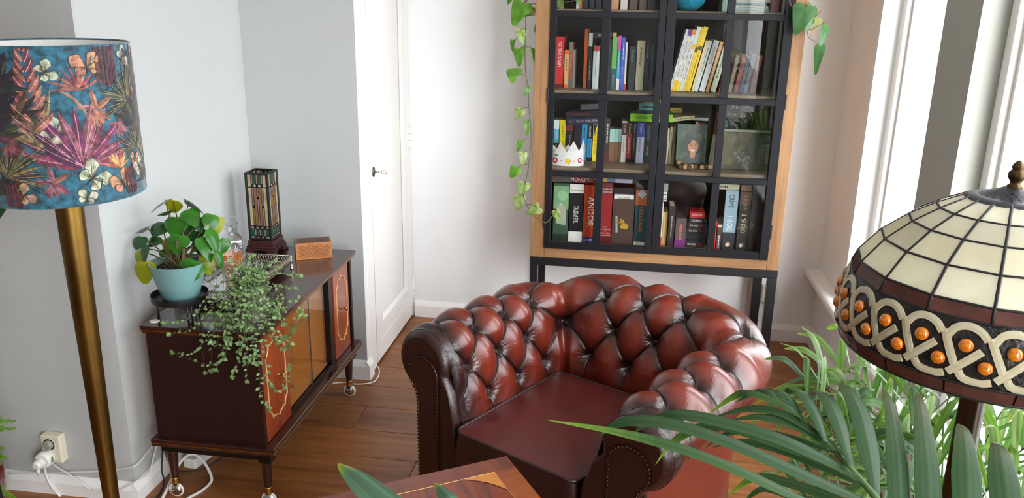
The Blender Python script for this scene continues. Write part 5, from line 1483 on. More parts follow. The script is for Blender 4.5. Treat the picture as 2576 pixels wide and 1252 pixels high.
# ================================================================== TUFTED LEATHER ARMCHAIR
def leather(name, lo, hi, rough=.28, use_attr=True):
    """antiqued hide: dye rubbed through to red on the crowns of the padding (attribute 'rub'), fine pebble grain"""
    m = bpy.data.materials.new(name); m.use_nodes = True
    nt = m.node_tree; N, L = nt.nodes, nt.links
    b = N['Principled BSDF']
    tc = N.new('ShaderNodeTexCoord')
    nz = N.new('ShaderNodeTexNoise'); nz.inputs['Scale'].default_value = 9; nz.inputs['Detail'].default_value = 5; nz.inputs['Roughness'].default_value = .6
    L.new(tc.outputs['Object'], nz.inputs['Vector'])
    rp = N.new('ShaderNodeValToRGB')
    rp.color_ramp.elements[0].position = .12; rp.color_ramp.elements[1].position = .95
    rp.color_ramp.elements[0].color = (*lin(lo), 1); rp.color_ramp.elements[1].color = (*lin(hi), 1)
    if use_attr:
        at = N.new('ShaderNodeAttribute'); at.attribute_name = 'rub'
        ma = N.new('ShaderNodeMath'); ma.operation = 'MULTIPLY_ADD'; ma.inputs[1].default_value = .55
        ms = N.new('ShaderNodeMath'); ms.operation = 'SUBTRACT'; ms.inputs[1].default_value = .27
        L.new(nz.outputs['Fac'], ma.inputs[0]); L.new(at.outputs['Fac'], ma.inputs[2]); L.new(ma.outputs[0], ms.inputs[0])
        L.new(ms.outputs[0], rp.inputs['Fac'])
    else:
        L.new(nz.outputs['Fac'], rp.inputs['Fac'])
    L.new(rp.outputs[0], b.inputs['Base Color'])
    b.inputs['Roughness'].default_value = rough
    b.inputs['Specular IOR Level'].default_value = .5
    b.inputs['Coat Weight'].default_value = .22; b.inputs['Coat Roughness'].default_value = .22
    v = N.new('ShaderNodeTexVoronoi'); v.inputs['Scale'].default_value = 260
    n2 = N.new('ShaderNodeTexNoise'); n2.inputs['Scale'].default_value = 38; n2.inputs['Detail'].default_value = 4
    L.new(tc.outputs['Object'], v.inputs['Vector']); L.new(tc.outputs['Object'], n2.inputs['Vector'])
    ad = N.new('ShaderNodeMath'); ad.operation = 'MULTIPLY_ADD'; ad.inputs[1].default_value = .25
    L.new(v.outputs['Distance'], ad.inputs[0]); L.new(n2.outputs['Fac'], ad.inputs[2])
    bp = N.new('ShaderNodeBump'); bp.inputs['Strength'].default_value = .16; bp.inputs['Distance'].default_value = .006
    L.new(ad.outputs[0], bp.inputs['Height']); L.new(bp.outputs[0], b.inputs['Normal']); L.new(bp.outputs[0], b.inputs['Coat Normal'])
    MATS[name] = m
    return m
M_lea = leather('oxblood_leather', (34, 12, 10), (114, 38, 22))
M_lea2 = leather('oxblood_leather_seat', (66, 19, 18), (98, 28, 24), rough=.40, use_attr=False)
M_lead2 = leather('oxblood_leather_dark', (34, 13, 12), (50, 18, 15), rough=.34, use_attr=False)
M_learr = leather('oxblood_leather_side', (96, 36, 22), (114, 44, 26), rough=.38, use_attr=False)
M_nail = mat('antique_nailhead', (70, 50, 38), rough=.35, metal=.9)

ch = thing('tufted_armchair', 'deep-buttoned oxblood leather club armchair with rolled arms, facing the side table', 'armchair', (-.257, 2.027, 0), math.radians(-30.3))

# plan of the inner seat opening (local x across, y to the back); the tufted skin is swept round it
XI, YB, YF = .215, .530, .012
XR_, YFR = .238, -.022           # the right arm stands a little wider and longer      # half width between arms, back line, front line of the arms
RC = .055
def plan_path(n):
    """points and outward normals round the U, with arc length; left arm front to right arm front"""
    segs = []
    L1 = YB-RC-YF
    arc = PI/2*RC
    L3 = YB-RC-YFR
    L2 = XI+XR_-2*RC
    tot = L1+L3+2*arc+L2
    out = []
    for i in range(n):
        s = tot*i/(n-1); q = s
        if q <= L1: p, nn, bk = (-XI, YF+q), (-1, 0), 0
        elif q <= L1+arc:
            a = (q-L1)/RC; p, nn = (-XI+RC-RC*math.cos(a), YB-RC+RC*math.sin(a)), (-math.cos(a), math.sin(a)); bk = math.sin(a)**2
        elif q <= L1+arc+L2: p, nn, bk = (-XI+RC+(q-L1-arc), YB), (0, 1), 1
        elif q <= L1+2*arc+L2:
            a = (q-L1-arc-L2)/RC; p, nn = (XR_-RC+RC*math.sin(a), YB-RC+RC*math.cos(a)), (math.sin(a), math.cos(a)); bk = math.cos(a)**2
        else: p, nn, bk = (XR_, YB-RC-(q-L1-2*arc-L2)), (1, 0), 0
        out.append((s, p, nn, bk))
    return out, tot, (L1, arc, L2)
# section: distance outwards d and height z, from under the cushion over the roll to the tuck below it
ZR, RR = .606, .099               # roll centre height and radius
sec_pts = [(-.012, .30), (-.004, .38), (.006, .44), (.020, .50), (.034, .555), (.046, .60)]
DC = .150
for a in (168, 150, 130, 110, 90, 70, 50, 30, 10, -10, -30, -50, -68):
    sec_pts.append((DC+RR*math.cos(math.radians(a)), ZR+RR*math.sin(math.radians(a))))
sec_pts += [(.166, .508)]
SEC = spline([(d, z, 0) for d, z in sec_pts], 260)
_acc = [0]
for i in range(1, len(SEC)): _acc.append(_acc[-1]+(SEC[i]-SEC[i-1]).length)
TL = _acc[-1]
NT = 270
def sec_at(t):
    """section point and outward normal at arc length t"""
    lo = int(np.searchsorted(_acc, t)); lo = min(max(lo, 1), len(SEC)-1)
    f = (t-_acc[lo-1])/max(1e-9, _acc[lo]-_acc[lo-1])
    p = SEC[lo-1].lerp(SEC[lo], f)
    tg = (SEC[lo]-SEC[lo-1]).normalized()
    return p.x, p.y, Vector((-tg.y, tg.x))
# arc length of the crest
t_crest = min(range(len(SEC)), key=lambda i: -SEC[i].y)
t_crest = _acc[t_crest]
DT = .104                         # button rows, measured down the face
t_row0 = t_crest+.034             # first row sits just behind the crest
NSX = 860
path, PT, (L1, ARC, L2) = plan_path(NSX)
# count buttons by a mid-height length: corners fan out, so parameterise each leg on its own
def u_of(s):
    """button coordinate along the U: 4 columns per arm, half a diamond in each corner, 3 columns across the back"""
    A, Bc, Cn = 3.2, 2.3, .7
    if s <= L1: return .45+A*s/L1
    if s <= L1+ARC: return .45+A + Cn*(s-L1)/ARC
    if s <= L1+ARC+L2: return .45+A+Cn + Bc*(s-L1-ARC)/L2
    if s <= L1+2*ARC+L2: return .45+A+Cn+Bc + Cn*(s-L1-ARC-L2)/ARC
    return .45+A+2*Cn+Bc + A*(s-L1-2*ARC-L2)/(PT-L1-2*ARC-L2)
HP, HD = .024, .020
P = np.zeros((NSX, NT, 3)); RUB = np.zeros((NSX, NT))
_sec = [sec_at(TL*j/(NT-1)) for j in range(NT)]
for i, (s, p, nn, bk) in enumerate(path):
    u = u_of(s)
    lean = 1+.30*bk
    # fade of the pattern at the very front edge of each arm
    e = min(s, PT-s)
    edge = min(1, e/.045); edge = edge*edge*(3-2*edge)
    seamc = math.exp(-((s-L1-ARC*.5)/.010)**2)+math.exp(-((s-L1-ARC*1.5-L2)/.010)**2)
    for j in range(NT):
        t = TL*j/(NT-1)
        d, z, n2 = _sec[j]
        v = (t_row0-t)/DT              # 0 at the first row, growing down the face
        vc = min(max(v, 0), 3.0)
        a, c = u+vc/2, u-vc/2
        sa, sc = abs(math.sin(PI*a)), abs(math.sin(PI*c))
        pil = (sa*sc)**.85
        line = min(sa, sc)
        # distance to the nearest button
        best = 9
        for jr in range(4):
            uu = u-.5*(jr % 2)
            du = (uu-round(uu))*.145
            dv = (v-jr)*DT
            best = min(best, du*du+dv*dv)
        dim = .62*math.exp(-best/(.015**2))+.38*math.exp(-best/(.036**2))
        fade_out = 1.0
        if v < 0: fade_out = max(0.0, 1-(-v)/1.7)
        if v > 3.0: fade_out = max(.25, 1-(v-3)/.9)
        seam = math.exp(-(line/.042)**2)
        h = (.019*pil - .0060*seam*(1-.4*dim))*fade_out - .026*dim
        h *= edge
        h -= .022*seamc*(1 if v > -.3 else max(0, 1+(v+.3)))
        # folds that pucker towards each button
        if best < .05**2:
            ang = math.atan2((v-round(v))*DT, (u-round(u*2)/2)*.145)
            h += .0010*math.sin(ang*15+i*.02)*math.exp(-best/(.026**2))*edge
        dd = d*lean + n2.x*h
        zz = z + n2.y*h + .012*bk
        # arms dip very slightly to the front
        fr_ = max(0, 1-e/.25)
        zz -= (.016 if s > PT/2 else .005)*fr_*fr_
        P[i, j] = (p[0]+nn[0]*dd, p[1]+nn[1]*dd, zz)
        e2 = min(1, e/.10)
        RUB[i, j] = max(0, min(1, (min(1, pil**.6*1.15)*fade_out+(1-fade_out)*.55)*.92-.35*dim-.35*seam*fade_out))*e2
verts = P.reshape(-1, 3).tolist()
idx = np.arange(NSX*NT).reshape(NSX, NT)
F = np.stack([idx[:-1, :-1], idx[1:, :-1], idx[1:, 1:], idx[:-1, 1:]], -1).reshape(-1, 4)
me = bpy.data.meshes.new('tufted_cover')
me.from_pydata(verts, [], F.tolist())
me.polygons.foreach_set('use_smooth', [True]*len(me.polygons))
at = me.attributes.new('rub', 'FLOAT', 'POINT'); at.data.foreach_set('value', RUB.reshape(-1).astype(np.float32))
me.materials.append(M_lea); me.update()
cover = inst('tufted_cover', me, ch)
# covered buttons in their dimples
bm_ = MB().ball((0, 0, 0), .0085, 14, 8, (1, 1, .6)).mesh('button', M_lead2, True)
svals = [q[0] for q in path]; uvals = [u_of(s) for s in svals]
for jr in range(4):
    t = t_row0-jr*DT
    j = int(round(t/TL*(NT-1)))
    if j < 2: continue
    k0 = math.ceil(min(uvals)-.5*(jr % 2)+.12)
    kk = k0
    while kk+.5*(jr % 2) < max(uvals)-.1:
        tgt = kk+.5*(jr % 2)
        i = int(np.argmin(np.abs(np.array(uvals)-tgt)))
        if 4 < i < NSX-5:
            p = Vector(P[i, j]); du_ = Vector(P[min(i+3, NSX-1), j])-Vector(P[max(i-3, 0), j]); dv_ = Vector(P[i, j+3])-Vector(P[i, j-3])
            n_ = Vector((path[i][2][0]*_sec[j][2].x, path[i][2][1]*_sec[j][2].x, _sec[j][2].y)).normalized()
            x_ = n_.orthogonal().normalized()
            inst('button', bm_, cover, frame(x_, n_.cross(x_), n_, p+n_*.002))
        kk += 1
# outer panels below the roll
OP = []
for (s, p, nn, bk) in path[::9]+[path[-1]]:
    lean = 1+.30*bk
    col = []
    for d, z in ((.162, .528), (.166, .50), (.168, .40), (.168, .25), (.166, .105), (.14, .10)):
        dd = d*lean*1.0
        col.append((p[0]+nn[0]*dd, p[1]+nn[1]*dd, z))
    OP.append(col)
MB().grid(OP).build('outer_panel', M_learr, ch, smooth=True)
pp_ = []
for (s, p, nn, bk) in path[::9]+[path[-1]]:
    dd = .1675*(1+.30*bk); pp_.append((p[0]+nn[0]*dd, p[1]+nn[1]*dd, .508))
MB().tube(pp_, .0045, 8).build('piping', M_learr, ch, smooth=True)
# arm fronts: padded wrap, recessed scroll panel with nailheads
def arm_outline(k=1.0, grow=0.0, xin=0.0, n=30):
    """outline of the arm end in (d,z): stem with a round head, grown by 'grow'"""
    r = RR*k+grow
    pts = []
    for i in range(n+1):
        a = math.radians(-72+(270)*i/n)
        pts.append((DC+r*math.cos(a), ZR+r*math.sin(a)))
    inner = [(.030-grow-xin*.4, .54), (.012-grow-xin, .46), (.002-grow-xin, .36), (-.004-grow-xin, .105)]
    outer = [(.168+grow, .105), (.168+grow, .35), (.167+grow, .49)]
    return pts+inner+outer
for sx in (-1, 1):
    XA, YA, zd = (XI, YF, -.005) if sx < 0 else (XR_, YFR, -.016)
    af = MB()
    xi_ = 0 if sx < 0 else .016
    o_out = arm_outline(1.0, .001, 0); o_mid = arm_outline(1.0, .0, xi_); o_c = arm_outline(1.0, -.006, xi_); o_in = arm_outline(.94, -.014, xi_)
    ring = [(o_out, YA+.03), (o_mid, YA+.002), (o_c, YA-.013), (o_in, YA-.021)]
    P_ = []
    for ol, y in ring: P_.append([(sx*(XA+d), y, z+zd*min(1, max(0, (z-.1)/.4))) for d, z in ol])
    G = [[P_[q][i] for q in range(len(P_))] for i in range(len(o_out))]
    af.grid(G, closed_u=True, flip=(sx < 0))
    wrap = af.build('arm_front_wrap', M_lead2, ch, smooth=True)
    # recessed panel
    def arm_panel(s_):
        r = .058
        pts = [(.140+r*math.cos(math.radians(a)), .570+r*math.sin(math.radians(a))) for a in range(-48, 181, 12)]
        return pts+[(.082, .50), (.082, .40), (.082, .115), (.160, .115), (.161, .36), (.162, .47), (.166, .505)]
    pl_ = arm_panel(1)
    pm = MB()
    n_ = len(pl_)
    cx, cz = .11, .4
    base = [(sx*(XA+d), YA-.0205, z+zd*min(1, max(0, (z-.1)/.4))) for d, z in o_in]
    pm.add(base, [tuple(range(len(base))) if sx > 0 else tuple(range(len(base)))[::-1]])
    front = [(sx*(XA+d), YA-.026, z+zd) for d, z in pl_]
    back = [(sx*(XA+d), YA-.017, z+zd) for d, z in pl_]
    pm.add(front+back, [tuple(range(n_)) if sx > 0 else tuple(range(n_))[::-1]]+[(i, (i+1) % n_, n_+(i+1) % n_, n_+i) for i in range(n_)])
    pm.build('arm_front_panel', M_lead2, ch, bevel=.004, seg=2, auto=50)
    nl = MB()
    def along(pts, step):
        out = []; acc = 0
        for i in range(len(pts)):
            a, b_ = Vector(pts[i]), Vector(pts[(i+1) % len(pts)])
            L = (b_-a).length; q = step-acc if acc else 0
            while q < L:
                out.append(a.lerp(b_, q/L)); q += step
            acc = (L-(q-step)) % step
        return out
    for d, z in along([(d, z) for d, z in pl_], .0115):
        nl.ball((sx*(XA+d), YA-.0265, z+zd), .0046, 8, 5, (1, .6, 1))
    nl.build('nailheads', M_nail, ch, smooth=True, kind='stuff')
    n2_ = MB()
    zz = .115
    while zz < .5:
        n2_.ball((sx*(XA+.1695), YA+.012, zz), .0032, 6, 4); zz += .010
    n2_.build('edge_nailheads', M_nail, ch, smooth=True, kind='stuff')
# front rail, seat deck, feet
MB().box((-XI-.004, YF-.002, .10), (XR_+.004, YF+.035, .275)).build('front_rail', M_lead2, ch, bevel=.008, seg=2)
MB().box((-XI-.01, YF+.03, .12), (XR_+.01, YB+.06, .272)).build('seat_deck', M_lead2, ch)
for sx in (-1, 1):
    for y in (.05, .70):
        MB().lathe([(.014, 0), (.022, .012), (.030, .04), (.034, .07), (.026, .09), (.022, .103)], 20, (sx*.31, y, 0)).build('bun_foot', M_mdark, ch, smooth=True)
# loose cushion: crowned top, boxed border, piping top and bottom
cx0, cx1, cy0, cy1, cz0, cz1 = -.211, .214, -.030, .500, .277, .436
def rr_loop(x0, x1, y0, y1, r, n=7):
    out = []
    for (cx, cy, a0) in ((x1-r, y1-r, 0), (x0+r, y1-r, 90), (x0+r, y0+r, 180), (x1-r, y0+r, 270)):
        for i in range(n+1):
            a = math.radians(a0+90*i/n); out.append((cx+r*math.cos(a), cy+r*math.sin(a)))
    return out
lp = rr_loop(cx0, cx1, cy0, cy1, .03)
rows = []
for ins, z in ((0.02, cz0-.006), (.003, cz0), (-.006, cz0+.04), (-.008, (cz0+cz1)/2), (-.006, cz1-.04), (0, cz1)):
    rows.append([(x, y, z) for x, y in rr_loop(cx0+ins, cx1-ins, cy0+ins, cy1-ins, .03)])
border_rows = list(rows)
rows = [rows[-1]]
for k_ in range(1, 15):
    q = k_/14
    sc = 1-q
    zt = cz1+.020*(1-sc**2.6)
    mx_, my_ = (cx0+cx1)/2, (cy0+cy1)/2
    rows.append([(mx_+(x-mx_)*max(sc, .001), my_+(y-my_)*max(sc, .001), zt) for x, y in lp])
cu = MB().grid([[rows[j][i] for j in range(len(rows))] for i in range(len(lp))], closed_u=True)
cush = cu.build('seat_cushion', M_lea2, ch, smooth=True)
MB().grid([[border_rows[j][i] for j in range(len(border_rows))] for i in range(len(lp))], closed_u=True).build('cushion_border', M_lead2, cush, smooth=True)  # darker leather puts the shade of sides turned from the window into the colour
MB().tube([(x, y, cz1) for x, y in lp], .0055, 8, closed=True).build('piping', M_lead2, cush, smooth=True)
MB().tube([(x, y, cz0) for x, y in lp], .0055, 8, closed=True).build('piping', M_lead2, cush, smooth=True)

# ================================================================== LAMPS
# --- drum-shade floor lamp ------------------------------------------------------------
dl = thing('drum_floor_lamp', 'brass floor lamp with a teal velvet drum shade printed with flowers and butterflies', 'lamp', (-1.280, 1.700, 0))
RS, ZS0, ZS1 = .1695, 1.207, 1.541
M_velvet = mat('teal_velvet', (30, 104, 126), rough=.75, rgb2=(10, 38, 54), vscale=70, sheen=.5, detail=6, bump=.3, bscale=60)
M_print = mat('printed_velvet', (255, 255, 255), rough=.75, vc=True, rgb2=(150, 140, 140), vscale=70, sheen=.3)
M_shin = mat('shade_lining', (226, 226, 224), rough=.7)
M_obrass = mat('aged_brass', (132, 102, 50), rough=.36, metal=1.0, rgb2=(84, 62, 30), vscale=14, stretch=(1, 1, .25), bump=.08, bscale=30)
shade = MB().lathe([(RS, ZS0), (RS, ZS0+.004)] + [(RS, ZS0+.004+(ZS1-ZS0-.008)*i/8) for i in range(1, 9)] + [(RS, ZS1)], 96, cap0=False, cap1=False).build('shade', M_velvet, dl, smooth=True)
MB().lathe([(RS-.0025, ZS1-.001), (RS-.0025, ZS0+.001)], 96, cap0=False, cap1=False).build('shade_lining', M_shin, shade, smooth=True)
for z in (ZS0, ZS1):
    MB().tube([(RS*math.cos(a)-.0012*math.cos(a), RS*math.sin(a)-.0012*math.sin(a), z) for a in [2*PI*i/96 for i in range(96)]], .0024, 6, closed=True).build('shade_rim', M_velvet, shade, smooth=True)
# printed flowers, leaves and butterflies: thin shapes that follow the drum
PR = MB()
rp_ = random.Random(33)
A0_ = math.atan2(-1.700, 1.280)           # direction of the room's middle
lay_ = [0]
def on_drum(u, v, l):
    """u metres round the drum from the front, v metres above its lower rim"""
    a = A0_+u/RS
    r = RS+.0003+.00006*l
    return (r*math.cos(a), r*math.sin(a), ZS0+v)
def patch(poly, c):
    """star-filled flat polygon, only if it stays inside the shade"""
    if min(p[1] for p in poly) < .002 or max(p[1] for p in poly) > ZS1-ZS0-.002:
        poly = [(u, min(max(v, .002), ZS1-ZS0-.002)) for u, v in poly]
    lay_[0] = (lay_[0]+1) % 24
    cu_ = sum(p[0] for p in poly)/len(poly); cv_ = sum(p[1] for p in poly)/len(poly)
    PR.cur = c
    PR.add([on_drum(cu_, cv_, lay_[0])]+[on_drum(u, v, lay_[0]) for u, v in poly], [(0, 1+i, 1+(i+1) % len(poly)) for i in range(len(poly))])
def jit(c, k=14): return tuple(max(0, min(255, x+rp_.uniform(-k, k))) for x in c)
def blade(u, v, ang, L, w, c, vein=None, curve=0.0):
    """pointed leaf as a strip of small quads"""
    n = 6
    pts = []
    x, y, a = u, v, ang
    for i in range(n+1):
        t = i/n
        ww = w*(math.sin(PI*min(1, t*.92+.08))**.8)*(1-t*.35) if i < n else 0
        pts.append((x, y, a, ww))
        x += math.cos(a)*L/n; y += math.sin(a)*L/n; a += curve/n
    lay_[0] = (lay_[0]+1) % 24
    vs = []
    for x, y, a, ww in pts:
        for s_ in (-1, 0, 1):
            uu, vv = x-math.sin(a)*ww*s_, y+math.cos(a)*ww*s_
            vs.append(on_drum(uu, min(max(vv, .002), ZS1-ZS0-.002), lay_[0]))
    for side, sh in ((0, 1.0), (1, .78)):
        PR.cur = tuple(x*sh for x in c)
        fs = [(i*3+side, (i+1)*3+side, (i+1)*3+side+1, i*3+side+1) for i in range(n)]
        PR.add(vs, fs)
    if vein:
        lay_[0] = (lay_[0]+1) % 24
        PR.cur = vein
        vs2 = []
        for x, y, a, ww in pts:
            for s_ in (-1, 1): 
                e_ = min(ww*.3, .0007)
                vs2.append(on_drum(x-math.sin(a)*e_*s_, min(max(y+math.cos(a)*e_*s_, .002), ZS1-ZS0-.002), lay_[0]+1))
        PR.add(vs2, [(i*2, (i+1)*2, (i+1)*2+1, i*2+1) for i in range(n)])
def butterfly(u, v, ang, s, c):
    dk = tuple(x*.45 for x in c)
    for sd in (-1, 1):
        for (a1, L, w) in ((.80, 1.0, .52), (1.85, .62, .42)):
            a = ang+sd*a1
            n = 8
            poly = [(u, v)]
            for i in range(1, n):
                t = i/n
                poly.append((u+math.cos(a)*L*s*(.15+.85*math.sin(PI*t)**.6)-math.sin(a)*w*s*(t-.5)*2.1, v+math.sin(a)*L*s*(.15+.85*math.sin(PI*t)**.6)+math.cos(a)*w*s*(t-.5)*2.1))
            patch(poly, dk)
            cx_, cy_ = sum(p[0] for p in poly)/len(poly), sum(p[1] for p in poly)/len(poly)
            patch([(cx_+(p[0]-cx_)*.86, cy_+(p[1]-cy_)*.86) for p in poly], jit(c, 8))
            for q in (.3, .5, .7):
                p = poly[int(q*(n-1))]
                blade(u, v, math.atan2(p[1]-v, p[0]-u), math.hypot(p[0]-u, p[1]-v)*.85, s*.018, dk)
    blade(u-math.cos(ang)*s*.4, v-math.sin(ang)*s*.4, ang, s*.8, s*.05, (40, 32, 30))
def fan(u, v, n, a0, a1, L, w, cols, vein=None):
    for i in range(n):
        a = a0+(a1-a0)*i/max(1, n-1)+rp_.uniform(-.06, .06)
        blade(u, v, a, L*rp_.uniform(.75, 1.1), w, jit(rp_.choice(cols)), vein, rp_.uniform(-.3, .3))
OLV = [(52, 52, 40), (70, 68, 46), (40, 44, 38), (88, 84, 58)]; DK = [(22, 22, 30), (34, 30, 36), (28, 34, 34)]
MAG = [(122, 44, 84), (146, 60, 96), (96, 40, 86), (156, 84, 104)]; PNK = [(168, 84, 88), (186, 112, 104), (150, 66, 78)]; ORG = [(206, 132, 104), (190, 112, 92)]
def heliconia(u, v, s):
    for i in range(9):
        t = i/8
        for sd in (-1, 1):
            blade(u+sd*.002, v+t*.16*s, PI/2-sd*(.95-.45*t), (.055-.03*t)*s, (.010-.004*t)*s, jit(rp_.choice(PNK)), (226, 196, 160), sd*.35)
def agave(u, v, s):
    for q in range(2):
        for i in range(11):
            a = .25+(PI-.5)*i/10+rp_.uniform(-.05, .05)
            blade(u, v, a, s*(.13-.035*q)*rp_.uniform(.85, 1.05), s*.013, jit(rp_.choice(MAG)), (206, 150, 160), rp_.uniform(-.15, .15))
    patch([(u+.016*s*math.cos(t), v+.012+.016*s*math.sin(t)) for t in [2*PI*i/12 for i in range(12)]], (150, 130, 110))
def orchid(u, v, s, c):
    for i in range(5): blade(u, v, PI/2+2*PI*i/5+.2, .026*s, .0045*s, jit(c), (110, 50, 50))
    fan(u, v-.006, 7, -PI/2-.9, -PI/2+.9, .020*s, .003*s, [c])
def protea(u, v, s, c):
    for r_ in range(6):
        for i in range(5):
            blade(u+(i-2)*.0065*s, v+r_*.010*s, PI/2+(2-i)*.16, .024*s, .0040*s, jit(c))
WHT, PCH = (196, 200, 174), (206, 148, 114)
for k_ in range(-1, 2):                       # the repeat of the cloth round the drum
    o = k_*.355
    # dark foliage masses first
    for q in range(11): fan(o-.12+rp_.uniform(-.055, .045), .18+rp_.uniform(-.04, .10), 9, 0, PI, .07, .008, DK+OLV)
    fan(o+.17, .215, 23, .2, PI+.5, .090, .0045, OLV+DK, (150, 150, 110)); fan(o+.185, .21, 15, PI+.2, 2*PI-.2, .06, .0045, DK+OLV)
    fan(o+.185, .105, 19, .2, PI+.5, .070, .0045, OLV+DK, (140, 140, 104)); fan(o-.115, .066, 23, -.2, PI*.8, .095, .0045, OLV+[(120, 112, 70)], (170, 160, 110)); fan(o-.13, .03, 13, .2, PI, .06, .005, DK)
    for q in range(60): blade(o+rp_.uniform(-.17, .18), rp_.uniform(.01, .32), rp_.uniform(0, 6.28), rp_.uniform(.012, .035), .0014, rp_.choice([(14, 42, 58), (40, 122, 140), (18, 56, 76)]))
    fan(o-.035, .13, 7, 1.3, 2.6, .12, .007, [(150, 140, 90), (176, 160, 110)], (90, 80, 50))
    heliconia(o-.045, .165, 1.0)
    agave(o+.037, .085, 1.05)
    for i in range(9): blade(o+.045, .245, .3+.34*i, .055, .0040, jit(rp_.choice(PNK+ORG)), None, .3)
    blade(o+.060, .190, 2.0, .085, .005, (176, 140, 120), None, .8)
    protea(o+.115, .250, 1.3, (96, 50, 56)); protea(o+.150, .006, .9, (90, 44, 50)); protea(o-.105, .0, .9, (110, 44, 50))
    orchid(o+.080, .205, 1.7, (196, 128, 108)); orchid(o-.095, .145, 1.7, (150, 80, 92)); orchid(o+.135, .165, 1.3, (172, 104, 116)); orchid(o-.022, .055, 1.5, (160, 96, 100))
    fan(o+.118, .070, 9, .5, 2.8, .045, .0045, [(206, 150, 90), (216, 170, 100), (196, 120, 84)])
    for u, v, a_, s_, c in ((.07, .290, 1.7, .040, PCH), (-.012, .283, .4, .029, WHT), (-.002, .158, 2.6, .038, WHT), (.052, .056, .7, .046, WHT), (.122, .034, 2.0, .038, PCH), (.172, .078, 1.4, .022, PCH), (.165, .305, .4, .030, WHT), (-.150, .130, 1.2, .038, (150, 104, 90)), (-.085, .028, .5, .030, (206, 176, 140)), (.036, .013, 1.2, .026, WHT), (-.155, .215, 1.0, .026, PCH), (.19, .055, 1.9, .032, WHT), (-.13, .315, 1.0, .024, PCH)):
        butterfly(o+u, v, a_, s_, c)
PR.cur = None
PR.build('printed_flowers', M_print, shade, kind='stuff', label='printed flowers, leaves and butterflies')
MB().lathe([(.0135, .012), (.0315, 1.23), (.030, 1.245), (.012, 1.262), (.010, 1.30), (0, 1.30)], 36, cap0=True).build('pole', M_obrass, dl, smooth=False, auto=40)
MB().lathe([(0, 0), (.13, 0), (.135, .006), (.130, .014), (.04, .020), (.02, .032), (.014, .05), (0, .05)], 48).build('base', M_obrass, dl, auto=40)
sp = MB()
for i in range(3):
    a = 2*PI*i/3+.3
    sp.cyl((0, 0, 1.300), ((RS-.003)*math.cos(a), (RS-.003)*math.sin(a), ZS0+.110), .0018, n=6)
sp.build('shade_spider', M_chrome, dl)
MB().lathe([(.012, 1.29), (.016, 1.31), (.030, 1.345), (.034, 1.375), (.026, 1.40), (0, 1.412)], 20).build('bulb', M_plast_w, dl, smooth=True)

# --- stained-glass floor lamp by the window ---------------------------------------------------
tf = thing('stained_glass_floor_lamp', 'tall floor lamp with a domed cream and amber stained-glass shade beside the window', 'lamp', (.583, 1.317, 0))
prof_t = [(.059, 1.3705), (.100, 1.350), (.137, 1.327), (.174, 1.296), (.204, 1.2565), (.2125, 1.2360)]
band_p = spline([(.2125, 1.2360, 0), (.223, 1.205, 0), (.2265, 1.178, 0), (.2245, 1.148, 0)], 13)
rim_p = [(.2245, 1.148), (.2165, 1.127)]
M_cg = leaf_mat('cream_opal_glass', (232, 231, 216), (220, 215, 192), rough=.12, trans=.45, vscale=16, rnd_v=.10)
M_bg = leaf_mat('brown_opal_glass', (104, 66, 58), (84, 52, 48), rough=.15, trans=.3, vscale=30, rnd_v=.12)
M_kg = leaf_mat('ivory_opal_glass', (226, 218, 190), (212, 200, 164), rough=.14, trans=.35, vscale=40, rnd_v=.08)
M_amber = real_glass('amber_gem_glass', (.92, .42, .04), rough=.02, ior=1.5)
M_amber2 = mat('amber_gem', (240, 146, 8), rough=.06, trans=.2, rgb2=(196, 96, 6), vscale=70, stretch=(3, 3, .6), coat=1.0)
M_dshell = mat('dark_leaded_ground', (30, 27, 26), rough=.4, metal=.2, bump=.3, bscale=120)
M_bronze = mat('dark_bronze', (72, 60, 44), rough=.38, metal=.85, rgb2=(52, 42, 32), vscale=12)
M_capm = mat('grey_bronze_cap', (58, 58, 64), rough=.45, metal=.5)
sh = MB()
# lead between the panes of the dome
NP = 16
for i in range(NP):
    a = 2*PI*i/NP
    sh.tube([(r*math.cos(a), r*math.sin(a), z) for r, z in prof_t], .0026, 6)
def ring_poly(r, z, n=NP): return [(r*math.cos(2*PI*i/n), r*math.sin(2*PI*i/n), z) for i in range(n)]
for r, z in prof_t[1:]:
    P_ = ring_poly(r, z)
    sh.tube(P_, .0024, 6, closed=True)
shade2 = sh.build('glass_shade', M_lead, tf, smooth=True, label='domed leaded-glass shade')
ca, sa_ = math.cos(2*PI/NP), math.sin(2*PI/NP)
for k_ in range(5):
    (r0, z0), (r1, z1) = prof_t[k_], prof_t[k_+1]
    # flat pane between two leads, 3 mm thick
    g = .0016
    A = [Vector((r0, 0, z0)), Vector((r1, 0, z1)), Vector((r1*ca, r1*sa_, z1)), Vector((r0*ca, r0*sa_, z0))]
    c_ = sum(A, Vector())/4
    A = [p+(c_-p).normalized()*g for p in A]
    nn = (A[1]-A[0]).cross(A[3]-A[0]).normalized()
    if nn.z < 0: nn = -nn
    m_ = MB(); m_.add([p-nn*.0012 for p in A]+[p+nn*.0012 for p in A], [(3, 2, 1, 0), (4, 5, 6, 7), (0, 1, 5, 4), (1, 2, 6, 5), (2, 3, 7, 6), (3, 0, 4, 7)])
    me = m_.mesh('glass_tile', M_cg if k_ < 4 else M_bg)
    for i in range(NP): inst('glass_tile' if k_ < 4 else 'border_tile', me, shade2, RZ(2*PI*i/NP))
